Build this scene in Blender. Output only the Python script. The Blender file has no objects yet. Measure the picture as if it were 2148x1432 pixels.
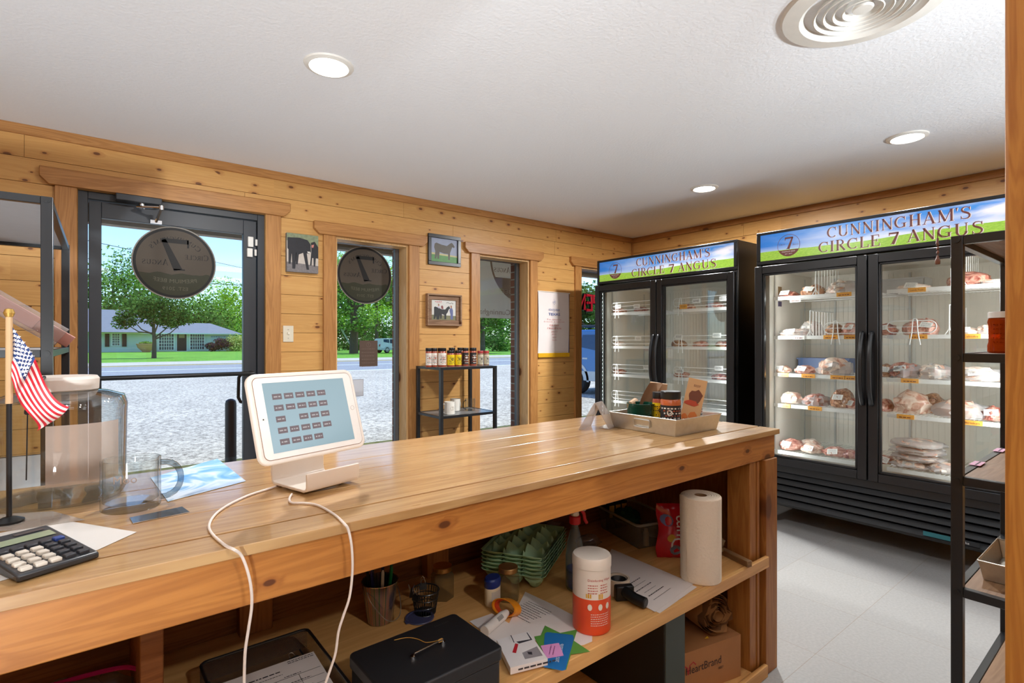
import bpy, math, random
from mathutils import Vector, Matrix, noise as mn

R = math.radians
SC = bpy.context.scene
COL = SC.collection

# ------------------------------------------------------------------ camera, world, sun, exposure
FPX, YAW, CAMZ = 1121.0, R(38.6), 1.25
SN, CS = math.sin(YAW), math.cos(YAW)
cam_d = bpy.data.cameras.new('camera')
cam_d.sensor_width = 36.0
cam_d.lens = 36.0 * FPX / 2148.0
cam_d.clip_start = 0.05
cam_d.clip_end = 600
cam = bpy.data.objects.new('camera', cam_d)
cam.location = (0, 0, CAMZ)
cam.rotation_euler = (R(90), 0, -YAW)
COL.objects.link(cam)
SC.camera = cam

SC.view_settings.view_transform = 'Standard'
SC.view_settings.look = 'None'
SC.view_settings.gamma = 1.0
SC.view_settings.use_curve_mapping = False
SC.view_settings.exposure = 0.0
SC.cycles.use_denoising = True
SC.cycles.max_bounces = 10
SC.cycles.diffuse_bounces = 4
SC.cycles.glossy_bounces = 4
SC.cycles.transmission_bounces = 8
SC.cycles.transparent_max_bounces = 24
SC.cycles.sample_clamp_indirect = 8.0
SC.cycles.caustics_reflective = False
SC.cycles.caustics_refractive = False

world = bpy.data.worlds.new('world')
SC.world = world
world.use_nodes = True
wn = world.node_tree.nodes
wl = world.node_tree.links
wn.clear()
w_out = wn.new('ShaderNodeOutputWorld')
w_bg = wn.new('ShaderNodeBackground')
w_sky = wn.new('ShaderNodeTexSky')
w_sky.sky_type = 'NISHITA'
w_sky.sun_disc = False
w_sky.sun_elevation = R(58)
w_sky.sun_rotation = R(75)
w_sky.altitude = 0
w_sky.air_density = 1.0
w_sky.dust_density = 0.4
w_sky.ozone_density = 2.5
w_bg.inputs['Strength'].default_value = 0.30
w_tint = wn.new('ShaderNodeMix'); w_tint.data_type = 'RGBA'; w_tint.blend_type = 'MULTIPLY'; w_tint.inputs[0].default_value = 1.0
w_tint.inputs[7].default_value = (0.86, 0.98, 1.20, 1)
wl.new(w_sky.outputs[0], w_tint.inputs[6])
wl.new(w_tint.outputs[2], w_bg.inputs[0])
wl.new(w_bg.outputs[0], w_out.inputs[0])

def lamp(name, kind, loc, rot, energy, color=(1, 1, 1), **kw):
    d = bpy.data.lights.new(name, kind)
    d.energy = energy
    d.color = color
    for k, v in kw.items():
        setattr(d, k, v)
    o = bpy.data.objects.new(name, d)
    o.location = loc
    o.rotation_euler = rot
    COL.objects.link(o)
    return o

# the sun stands high to the right
sun_dir = Vector((0.50, 0.14, 1.10)).normalized()
sun = lamp('sun', 'SUN', (10, -10, 30), sun_dir.to_track_quat('Z', 'Y').to_euler(), 4.8, (1.0, 0.96, 0.90), angle=R(0.6))

# added uplights, unseen behind the camera, brighten the ceiling; their cans are added too
FILL_UPLIGHTS = [((-1.0, -1.7, .32), (-.35, 1.2), 740), ((1.5, -1.7, 1.3), (1.75, 1.2), 300), ((3.1, -2.6, 1.1), (3.1, 1.2), 700)]
for _a, _b, _e in FILL_UPLIGHTS:
    _d = Vector((_b[0] - _a[0], _b[1] - _a[1], 0)).normalized() * math.cos(R(37)) + Vector((0, 0, math.sin(R(37))))
    lamp('fill_uplight', 'SPOT', Vector(_a) + _d * .02, _d.to_track_quat('-Z', 'Y').to_euler(), _e, (.87, .95, 1.0), spot_size=R(58 if _a[0] > 0 else 66), spot_blend=.8, shadow_soft_size=.1)

# ------------------------------------------------------------------ pixel -> place helpers
def ray(px, py):
    u = (px - 1074.0) / FPX
    w = (716.0 - py) / FPX
    return (SN + CS * u, CS - SN * u, w)
def PZ(px, py, z):
    r = ray(px, py); t = (z - CAMZ) / r[2]
    return Vector((r[0] * t, r[1] * t, z))
def PY(px, py, Y):
    r = ray(px, py); t = Y / r[1]
    return Vector((r[0] * t, Y, CAMZ + r[2] * t))
def PX(px, py, X):
    r = ray(px, py); t = X / r[0]
    return Vector((X, r[1] * t, CAMZ + r[2] * t))

# ------------------------------------------------------------------ materials
def lin(c):
    def f(v):
        v /= 255.0
        return v / 12.92 if v <= 0.04045 else ((v + 0.055) / 1.055) ** 2.4
    return (f(c[0]), f(c[1]), f(c[2]), 1.0)

MATS = {}
def new_mat(name):
    m = bpy.data.materials.new(name)
    m.use_nodes = True
    nt = m.node_tree
    nt.nodes.clear()
    out = nt.nodes.new('ShaderNodeOutputMaterial')
    return m, nt, out

def N(nt, kind, **kw):
    n = nt.nodes.new(kind)
    for k, v in kw.items():
        if k in n.inputs.keys():
            n.inputs[k].default_value = v
        else:
            setattr(n, k, v)
    return n

def math_node(nt, op, a, b=None, c=None):
    n = nt.nodes.new('ShaderNodeMath'); n.operation = op
    for i, v in enumerate((a, b, c)):
        if v is None: continue
        if isinstance(v, (int, float)): n.inputs[i].default_value = v
        else: nt.links.new(v, n.inputs[i])
    return n.outputs[0]

def mixc(nt, fac, a, b, mode='MIX'):
    n = nt.nodes.new('ShaderNodeMix'); n.data_type = 'RGBA'; n.blend_type = mode
    if isinstance(fac, (int, float)): n.inputs[0].default_value = fac
    else: nt.links.new(fac, n.inputs[0])
    for i, v in ((6, a), (7, b)):
        if isinstance(v, tuple): n.inputs[i].default_value = v
        else: nt.links.new(v, n.inputs[i])
    return n.outputs[2]

def bsdf(nt, out, color=None, rough=0.5, metal=0.0, spec=0.5, coat=0.0, trans=0.0, emit=None, estr=0.0):
    b = nt.nodes.new('ShaderNodeBsdfPrincipled')
    if color is not None:
        if isinstance(color, tuple): b.inputs['Base Color'].default_value = color
        else: nt.links.new(color, b.inputs['Base Color'])
    if isinstance(rough, (int, float)): b.inputs['Roughness'].default_value = rough
    else: nt.links.new(rough, b.inputs['Roughness'])
    b.inputs['Metallic'].default_value = metal
    b.inputs['Specular IOR Level'].default_value = spec
    b.inputs['Coat Weight'].default_value = coat
    b.inputs['Coat Roughness'].default_value = 0.12
    b.inputs['Transmission Weight'].default_value = trans
    if emit is not None:
        if isinstance(emit, tuple): b.inputs['Emission Color'].default_value = emit
        else: nt.links.new(emit, b.inputs['Emission Color'])
        b.inputs['Emission Strength'].default_value = estr
    nt.links.new(b.outputs[0], out.inputs[0])
    return b

def bump(nt, b, height, strength=0.3, dist=0.01):
    n = nt.nodes.new('ShaderNodeBump')
    n.inputs['Strength'].default_value = strength
    n.inputs['Distance'].default_value = dist
    nt.links.new(height, n.inputs['Height'])
    nt.links.new(n.outputs[0], b.inputs['Normal'])

def flat(name, rgb, rough=0.5, metal=0.0, spec=0.5, coat=0.0, var=0.06, scale=30.0, bmp=0.0):
    """plain procedural surface: one colour with faint noise in tone and gloss"""
    if name in MATS: return MATS[name]
    m, nt, out = new_mat(name)
    tc = N(nt, 'ShaderNodeTexCoord')
    nz = N(nt, 'ShaderNodeTexNoise', Scale=scale, Detail=3.0)
    nt.links.new(tc.outputs['Object'], nz.inputs['Vector'])
    c = lin(rgb)
    lo = tuple(v * (1 - var) for v in c[:3]) + (1,)
    hi = tuple(min(1, v * (1 + var)) for v in c[:3]) + (1,)
    col = mixc(nt, nz.outputs[0], lo, hi)
    b = bsdf(nt, out, col, rough, metal, spec, coat)
    if bmp: bump(nt, b, nz.outputs[0], bmp, 0.004)
    MATS[name] = m
    return m

def emis(name, rgb, strength):
    if name in MATS: return MATS[name]
    m, nt, out = new_mat(name)
    e = N(nt, 'ShaderNodeEmission', Strength=strength)
    e.inputs['Color'].default_value = lin(rgb)
    nt.links.new(e.outputs[0], out.inputs[0])
    MATS[name] = m
    return m

def pane(name, tint=(240, 248, 246), ior=1.45, rough=0.0, body=None, mixb=0.0):
    """thin glazing: see-through with a mirror reflection that grows towards grazing"""
    if name in MATS: return MATS[name]
    m, nt, out = new_mat(name)
    ge = N(nt, 'ShaderNodeNewGeometry')
    dt = N(nt, 'ShaderNodeVectorMath', operation='DOT_PRODUCT')
    nt.links.new(ge.outputs['Incoming'], dt.inputs[0]); nt.links.new(ge.outputs['Normal'], dt.inputs[1])
    c = math_node(nt, 'SUBTRACT', 1.0, math_node(nt, 'ABSOLUTE', dt.outputs['Value']))
    r0 = ((ior - 1) / (ior + 1)) ** 2
    fr = math_node(nt, 'MULTIPLY_ADD', math_node(nt, 'POWER', c, 5.0), 1 - r0, r0)
    tr = N(nt, 'ShaderNodeBsdfTransparent'); tr.inputs[0].default_value = lin(tint)
    gl = N(nt, 'ShaderNodeBsdfGlossy', Roughness=rough)
    mx = N(nt, 'ShaderNodeMixShader')
    nt.links.new(fr, mx.inputs[0])
    nt.links.new(tr.outputs[0], mx.inputs[1])
    nt.links.new(gl.outputs[0], mx.inputs[2])
    last = mx
    if body is not None:
        df = N(nt, 'ShaderNodeBsdfDiffuse'); df.inputs[0].default_value = lin(body)
        m2 = N(nt, 'ShaderNodeMixShader'); m2.inputs[0].default_value = mixb
        nt.links.new(mx.outputs[0], m2.inputs[1]); nt.links.new(df.outputs[0], m2.inputs[2])
        last = m2
    nt.links.new(last.outputs[0], out.inputs[0])
    MATS[name] = m
    return m

def clear(name, tint=(250, 252, 252), edge=(150, 158, 162), ior=1.6, k=.55):
    """clear glass wall: see-through face on, darker and mirror-like where the wall is seen edge on"""
    if name in MATS: return MATS[name]
    m, nt, out = new_mat(name)
    ge = N(nt, 'ShaderNodeNewGeometry')
    dt = N(nt, 'ShaderNodeVectorMath', operation='DOT_PRODUCT')
    nt.links.new(ge.outputs['Incoming'], dt.inputs[0]); nt.links.new(ge.outputs['Normal'], dt.inputs[1])
    c = math_node(nt, 'SUBTRACT', 1.0, math_node(nt, 'ABSOLUTE', dt.outputs['Value']))
    tr = N(nt, 'ShaderNodeBsdfTransparent')
    nt.links.new(mixc(nt, math_node(nt, 'MULTIPLY', math_node(nt, 'POWER', c, 3.0), k), lin(tint), lin(edge)), tr.inputs[0])
    gl = N(nt, 'ShaderNodeBsdfGlossy', Roughness=0.02)
    r0 = ((ior - 1) / (ior + 1)) ** 2
    fr = math_node(nt, 'MULTIPLY_ADD', math_node(nt, 'POWER', c, 3.5), .75, r0)
    mx = N(nt, 'ShaderNodeMixShader')
    nt.links.new(fr, mx.inputs[0]); nt.links.new(tr.outputs[0], mx.inputs[1]); nt.links.new(gl.outputs[0], mx.inputs[2])
    nt.links.new(mx.outputs[0], out.inputs[0])
    MATS[name] = m
    return m

def glass(name, tint=(245, 250, 248), rough=0.0, ior=1.45):
    if name in MATS: return MATS[name]
    m, nt, out = new_mat(name)
    g = N(nt, 'ShaderNodeBsdfGlass', IOR=ior, Roughness=rough)
    g.inputs[0].default_value = lin(tint)
    tr = N(nt, 'ShaderNodeBsdfTransparent'); mx = N(nt, 'ShaderNodeMixShader'); mx.inputs[0].default_value = .45
    nt.links.new(g.outputs[0], mx.inputs[1]); nt.links.new(tr.outputs[0], mx.inputs[2]); nt.links.new(mx.outputs[0], out.inputs[0])
    MATS[name] = m
    return m

def wood(name, light, dark, knot=(96, 52, 24), along='X', across='Z', row=0.0, row0=0.0, rough=0.45, coat=0.0,
         knots=0.35, kscale=2.2, grain=1.0, seed=0.0, spec=0.4, tonevar=0.16, con=1.0, ksize=1.0):
    """pine boards: long grain, board to board tone, oval knots"""
    if name in MATS: return MATS[name]
    m, nt, out = new_mat(name)
    tc = N(nt, 'ShaderNodeTexCoord')
    sp = N(nt, 'ShaderNodeSeparateXYZ')
    nt.links.new(tc.outputs['Object'], sp.inputs[0])
    ax = {'X': 0, 'Y': 1, 'Z': 2}
    L = sp.outputs[ax[along]]; A = sp.outputs[ax[across]]
    B = sp.outputs[3 - ax[along] - ax[across]]
    if row > 0:
        ri = math_node(nt, 'FLOOR', math_node(nt, 'DIVIDE', math_node(nt, 'SUBTRACT', A, row0), row))
        wnn = N(nt, 'ShaderNodeTexWhiteNoise', noise_dimensions='1D')
        nt.links.new(ri, wnn.inputs['W'])
        rnd = wnn.outputs['Value']
        L2 = math_node(nt, 'ADD', L, math_node(nt, 'MULTIPLY', rnd, 37.0 + seed))
        seg = math_node(nt, 'FLOOR', math_node(nt, 'DIVIDE', L2, 1.7))
        wn2 = N(nt, 'ShaderNodeTexWhiteNoise', noise_dimensions='2D')
        cmb0 = N(nt, 'ShaderNodeCombineXYZ')
        nt.links.new(seg, cmb0.inputs[0]); nt.links.new(ri, cmb0.inputs[1])
        nt.links.new(cmb0.outputs[0], wn2.inputs['Vector'])
        tone = wn2.outputs['Value']
        L2 = math_node(nt, 'ADD', L2, math_node(nt, 'MULTIPLY', tone, 11.0))
    else:
        L2 = math_node(nt, 'ADD', L, seed)
        tone = None
    A2 = math_node(nt, 'ADD', A, B)
    # grain space
    cg = N(nt, 'ShaderNodeCombineXYZ')
    nt.links.new(math_node(nt, 'MULTIPLY', L2, 0.9), cg.inputs[0])
    nt.links.new(math_node(nt, 'MULTIPLY', A, 13.0), cg.inputs[1])
    nt.links.new(math_node(nt, 'MULTIPLY', B, 13.0), cg.inputs[2])
    n1 = N(nt, 'ShaderNodeTexNoise', Scale=1.6 * grain, Detail=5.0, Distortion=0.6)
    nt.links.new(cg.outputs[0], n1.inputs['Vector'])
    # knots
    ck = N(nt, 'ShaderNodeCombineXYZ')
    nt.links.new(math_node(nt, 'MULTIPLY', L2, 1.0), ck.inputs[0])
    nt.links.new(math_node(nt, 'MULTIPLY', A, 1.9), ck.inputs[1])
    vo = N(nt, 'ShaderNodeTexVoronoi', voronoi_dimensions='2D', Scale=kscale * 1.7)
    nt.links.new(ck.outputs[0], vo.inputs['Vector'])
    sc = N(nt, 'ShaderNodeSeparateColor')
    nt.links.new(vo.outputs['Color'], sc.inputs[0])
    pick = math_node(nt, 'LESS_THAN', sc.outputs[0], knots)
    size = math_node(nt, 'ADD', math_node(nt, 'MULTIPLY', sc.outputs[1], 0.085 * ksize), 0.045 * ksize)
    rel = math_node(nt, 'DIVIDE', vo.outputs['Distance'], size)
    rp = N(nt, 'ShaderNodeMapRange', interpolation_type='SMOOTHSTEP')
    rp.inputs['From Min'].default_value = 0.75; rp.inputs['From Max'].default_value = 1.25
    rp.inputs['To Min'].default_value = 1.0; rp.inputs['To Max'].default_value = 0.0
    nt.links.new(rel, rp.inputs['Value'])
    kmask = math_node(nt, 'MULTIPLY', rp.outputs[0], pick)
    halo = N(nt, 'ShaderNodeMapRange', interpolation_type='SMOOTHSTEP')
    halo.inputs['From Min'].default_value = 0.8; halo.inputs['From Max'].default_value = 3.2
    halo.inputs['To Min'].default_value = 1.0; halo.inputs['To Max'].default_value = 0.0
    nt.links.new(rel, halo.inputs['Value'])
    hmask = math_node(nt, 'MULTIPLY', halo.outputs[0], pick)
    # rings bend round the knots
    ph = math_node(nt, 'ADD', math_node(nt, 'MULTIPLY', n1.outputs[0], 46.0 * grain), math_node(nt, 'MULTIPLY', hmask, 7.0))
    ring = math_node(nt, 'MULTIPLY_ADD', math_node(nt, 'SINE', ph), 0.5, 0.5)
    fine = N(nt, 'ShaderNodeTexNoise', Scale=9.0, Detail=3.0)
    nt.links.new(cg.outputs[0], fine.inputs['Vector'])
    g = math_node(nt, 'ADD', math_node(nt, 'MULTIPLY', ring, 0.28), math_node(nt, 'MULTIPLY', n1.outputs[0], 0.45))
    g = math_node(nt, 'ADD', g, math_node(nt, 'MULTIPLY', fine.outputs[0], 0.3))
    cr = N(nt, 'ShaderNodeMapRange')
    cr.inputs['From Min'].default_value = 0.55 - 0.3 / con; cr.inputs['From Max'].default_value = 0.55 + 0.3 / con
    nt.links.new(g, cr.inputs['Value'])
    col = mixc(nt, cr.outputs[0], lin(light), lin(dark))
    if tone is not None:
        tv = math_node(nt, 'ADD', math_node(nt, 'MULTIPLY', tone, tonevar * 2), 1.0 - tonevar)
        cc = N(nt, 'ShaderNodeCombineColor')
        for i in range(3): nt.links.new(tv, cc.inputs[i])
        col = mixc(nt, 1.0, col, cc.outputs[0], 'MULTIPLY')
    warm = lin((dark[0] * 0.86, dark[1] * 0.72, dark[2] * 0.6))
    col = mixc(nt, math_node(nt, 'MULTIPLY', hmask, 0.5), col, warm)
    col = mixc(nt, math_node(nt, 'MULTIPLY', kmask, 0.88), col, lin(knot))
    rr = math_node(nt, 'MULTIPLY_ADD', fine.outputs[0], 0.2, rough - 0.1)
    b = bsdf(nt, out, col, rr, 0, spec, coat)
    bump(nt, b, g, 0.12, 0.002)
    MATS[name] = m
    return m

# ------------------------------------------------------------------ mesh builder
class MB:
    def __init__(s): s.v = []; s.f = []; s.m = []; s.cur = 0; s.T = None
    def mat(s, i): s.cur = i; return s
    def xf(s, M=None): s.T = M; return s
    def add(s, verts, faces):
        n = len(s.v)
        for p in verts:
            p = Vector(p)
            if s.T is not None: p = s.T @ p
            s.v.append(p)
        for f in faces:
            s.f.append([n + i for i in f]); s.m.append(s.cur)
        return s
    def box(s, x0, x1, y0, y1, z0, z1):
        v = [(x0, y0, z0), (x1, y0, z0), (x1, y1, z0), (x0, y1, z0), (x0, y0, z1), (x1, y0, z1), (x1, y1, z1), (x0, y1, z1)]
        return s.add(v, [(0, 3, 2, 1), (4, 5, 6, 7), (0, 1, 5, 4), (1, 2, 6, 5), (2, 3, 7, 6), (3, 0, 4, 7)])
    def prism(s, poly, z0, z1, M=None):
        """poly (x,y) counter-clockwise, extruded in z; M maps to place"""
        n = len(poly)
        v = [Vector((p[0], p[1], z0)) for p in poly] + [Vector((p[0], p[1], z1)) for p in poly]
        if M is not None: v = [M @ p for p in v]
        f = [tuple(range(n - 1, -1, -1)), tuple(range(n, 2 * n))]
        f += [(i, (i + 1) % n, n + (i + 1) % n, n + i) for i in range(n)]
        return s.add(v, f)
    def poly(s, pts):
        return s.add(pts, [tuple(range(len(pts)))])
    def cyl(s, p0, p1, r0, r1=None, n=16, caps=True):
        r1 = r0 if r1 is None else r1
        p0 = Vector(p0); p1 = Vector(p1)
        d = (p1 - p0).normalized()
        a = d.orthogonal().normalized(); b = d.cross(a)
        v = []
        for p, r in ((p0, r0), (p1, r1)):
            for i in range(n):
                t = 2 * math.pi * i / n
                v.append(p + (a * math.cos(t) + b * math.sin(t)) * r)
        f = [(i, (i + 1) % n, n + (i + 1) % n, n + i) for i in range(n)]
        if caps: f += [tuple(range(n - 1, -1, -1)), tuple(range(n, 2 * n))]
        return s.add(v, f)
    def tube(s, pts, r, n=8, closed=False, caps=True):
        pts = [Vector(p) for p in pts]
        m = len(pts)
        rr = r if isinstance(r, (list, tuple)) else [r] * m
        v = []
        d0 = (pts[1] - pts[0]).normalized()
        a = d0.orthogonal().normalized()
        for i, p in enumerate(pts):
            if closed: d = (pts[(i + 1) % m] - pts[i - 1])
            else: d = pts[min(i + 1, m - 1)] - pts[max(i - 1, 0)]
            if d.length < 1e-9: d = d0
            d = d.normalized()
            a = a - d * a.dot(d)
            if a.length < 1e-6: a = d.orthogonal()
            a.normalize(); b = d.cross(a)
            for k in range(n):
                t = 2 * math.pi * k / n
                v.append(p + (a * math.cos(t) + b * math.sin(t)) * rr[i])
        f = []
        for i in range(m if closed else m - 1):
            j = (i + 1) % m
            for k in range(n):
                f.append((i * n + k, i * n + (k + 1) % n, j * n + (k + 1) % n, j * n + k))
        if not closed and caps:
            f += [tuple(range(n - 1, -1, -1)), tuple(range((m - 1) * n, m * n))]
        return s.add(v, f)
    def lathe(s, prof, n=32, c=(0, 0, 0), sx=1.0, sy=1.0):
        """prof: (r, z) list from first to last; r=0 closes"""
        v = []; rows = []
        for r, z in prof:
            if r < 1e-7:
                rows.append([len(v)]); v.append((c[0], c[1], c[2] + z))
            else:
                rows.append(list(range(len(v), len(v) + n)))
                for i in range(n):
                    t = 2 * math.pi * i / n
                    v.append((c[0] + r * math.cos(t) * sx, c[1] + r * math.sin(t) * sy, c[2] + z))
        f = []
        for a, b in zip(rows, rows[1:]):
            for i in range(n):
                j = (i + 1) % n
                if len(a) == 1 and len(b) == 1: continue
                if len(a) == 1: f.append((a[0], b[j], b[i]))
                elif len(b) == 1: f.append((a[i], a[j], b[0]))
                else: f.append((a[i], a[j], b[j], b[i]))
        return s.add(v, f)
    def grid(s, fn, nu, nv):
        v = [fn(i / nu, j / nv) for j in range(nv + 1) for i in range(nu + 1)]
        f = []
        for j in range(nv):
            for i in range(nu):
                a = j * (nu + 1) + i
                f.append((a, a + 1, a + nu + 2, a + nu + 1))
        return s.add(v, f)
    def blob(s, c, r, n=14, amp=0.15, freq=3.0, seed=0.0, flatb=True):
        """lumpy ellipsoid with a flattened underside"""
        c = Vector(c); rx, ry, rz = r
        v = []; rows = []
        m = n // 2 + 1
        for j in range(m + 1):
            ph = math.pi * j / m
            if j in (0, m):
                ring = [(0, 0, math.cos(ph))]
            else:
                ring = [(math.sin(ph) * math.cos(2 * math.pi * i / n), math.sin(ph) * math.sin(2 * math.pi * i / n), math.cos(ph)) for i in range(n)]
            rows.append(list(range(len(v), len(v) + len(ring))))
            for p in ring:
                q = Vector(p)
                k = 1 + amp * mn.noise(q * freq + Vector((seed, seed * 1.7, 3.1)))
                q = Vector((q.x * rx, q.y * ry, q.z * rz)) * k
                if flatb: q.z = max(q.z, -rz * 0.55)
                v.append(c + q)
        f = []
        for a, b in zip(rows, rows[1:]):
            for i in range(n):
                j = (i + 1) % n
                if len(a) == 1: f.append((a[0], b[i], b[j]))
                elif len(b) == 1: f.append((a[i], b[0], a[j]))
                else: f.append((a[i], b[i], b[j], a[j]))
        return s.add(v, f)
    def build(s, name, mats, parent=None, smooth=True, bevel=0.0, seg=1, loc=None, angle=32):
        me = bpy.data.meshes.new(name)
        me.from_pydata([tuple(p) for p in s.v], [], s.f)
        if not isinstance(mats, (list, tuple)): mats = [mats]
        for m in mats: me.materials.append(m)
        if len(mats) > 1: me.polygons.foreach_set('material_index', s.m)
        if smooth:
            me.polygons.foreach_set('use_smooth', [True] * len(me.polygons))
            me.set_sharp_from_angle(angle=R(angle))
        me.update()
        o = bpy.data.objects.new(name, me)
        if parent is not None: o.parent = parent
        if loc is not None: o.location = loc
        COL.objects.link(o)
        if bevel > 0:
            b = o.modifiers.new('bevel', 'BEVEL')
            b.width = bevel; b.segments = seg; b.limit_method = 'ANGLE'; b.angle_limit = R(40)
        return o

def tag(o, label=None, cat=None, group=None, kind=None):
    if label: o['label'] = label
    if cat: o['category'] = cat
    if group: o['group'] = group
    if kind: o['kind'] = kind
    return o
def thing(name, label, cat, loc=(0, 0, 0), rz=0.0, group=None, parent=None):
    o = bpy.data.objects.new(name, None)
    o.empty_display_size = 0.05
    o.location = loc; o.rotation_euler = (0, 0, rz)
    COL.objects.link(o)
    return tag(o, label, cat, group)
def struct(o, label=None):
    o['kind'] = 'structure'
    if label: o['label'] = label
    return o
def copy_tree(o, parent=None):
    c = o.copy(); COL.objects.link(c)
    if parent is not None: c.parent = parent
    for ch in [x for x in bpy.data.objects if x.parent == o]:
        copy_tree(ch, c)
    return c
def WB(t):
    """mesh builder that takes world coordinates for a part of thing t"""
    b = MB(); b.T = (Matrix.Translation(t.location) @ Matrix.Rotation(t.rotation_euler.z, 4, 'Z')).inverted(); return b
def rrect(w, h, r, n=5):
    p = []
    for cx, cy, a0 in ((w / 2 - r, h / 2 - r, 0), (-w / 2 + r, h / 2 - r, 90), (-w / 2 + r, -h / 2 + r, 180), (w / 2 - r, -h / 2 + r, 270)):
        for i in range(n + 1):
            a = R(a0 + 90 * i / n); p.append((cx + r * math.cos(a), cy + r * math.sin(a)))
    return p
def smooth_line(pts, k=6):
    """Catmull-Rom through the points"""
    pts = [Vector(p) for p in pts]; out = []
    for i in range(len(pts) - 1):
        p0 = pts[max(i - 1, 0)]; p1 = pts[i]; p2 = pts[i + 1]; p3 = pts[min(i + 2, len(pts) - 1)]
        for j in range(k):
            t = j / k
            out.append(.5 * ((2 * p1) + (-p0 + p2) * t + (2 * p0 - 5 * p1 + 4 * p2 - p3) * t * t + (-p0 + 3 * p1 - 3 * p2 + p3) * t ** 3))
    return out + [pts[-1]]
def frame_M(o, u, v):
    """matrix whose x,y axes are u,v and z their normal, at o"""
    u = Vector(u).normalized(); v = Vector(v).normalized(); w = u.cross(v)
    M = Matrix((u, v, w)).transposed().to_4x4()
    M.translation = Vector(o)
    return M

# ------------------------------------------------------------------ lettering
_tc = {}
def sans(text):
    """built-in font outline as (verts2d, faces), cap height about 0.73, left at 0"""
    if text in _tc: return _tc[text]
    cu = bpy.data.curves.new('t', 'FONT'); cu.body = text; cu.resolution_u = 2
    ob = bpy.data.objects.new('t', cu); COL.objects.link(ob)
    dg = bpy.context.evaluated_depsgraph_get(); dg.update()
    me = bpy.data.meshes.new_from_object(ob.evaluated_get(dg))
    vs = [(p.co.x, p.co.y) for p in me.vertices]; fs = [tuple(p.vertices) for p in me.polygons]
    bpy.data.objects.remove(ob); bpy.data.curves.remove(cu); bpy.data.meshes.remove(me)
    _tc[text] = (vs, fs)
    return vs, fs

def _path(pts, wd):
    """strip polygons along a 2-D line with its own width at each point"""
    vs = []; n = len(pts)
    for i, p in enumerate(pts):
        a = pts[max(i - 1, 0)]; b = pts[min(i + 1, n - 1)]
        dx, dy = b[0] - a[0], b[1] - a[1]; l = math.hypot(dx, dy) or 1
        w = (wd[i] if isinstance(wd, (list, tuple)) else wd) / 2
        vs += [(p[0] - dy / l * w, p[1] + dx / l * w), (p[0] + dy / l * w, p[1] - dx / l * w)]
    return vs, [(2 * i, 2 * i + 1, 2 * i + 3, 2 * i + 2) for i in range(n - 1)]
TK, TN = 0.15, 0.05
def _stem(x, w=TK, y0=0.0, y1=1.0, st=True, sb=True):
    out = [_path([(x, y0), (x, y1)], w)]
    if st: out.append(_path([(x - w / 2 - 0.07, y1 - 0.02), (x + w / 2 + 0.07, y1 - 0.02)], 0.04))
    if sb: out.append(_path([(x - w / 2 - 0.07, y0 + 0.02), (x + w / 2 + 0.07, y0 + 0.02)], 0.04))
    return out
def _arc(cx, cy, rx, ry, a0, a1, tk=TK, tn=TN, n=18):
    pts = []; wd = []
    for i in range(n + 1):
        a = R(a0 + (a1 - a0) * i / n)
        pts.append((cx + rx * math.cos(a), cy + ry * math.sin(a)))
        wd.append(tn + (tk - tn) * abs(math.cos(a)) ** 1.5)
    return [_path(pts, wd)]
def _s(pts, wd): return [_path(pts, wd)]
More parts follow.
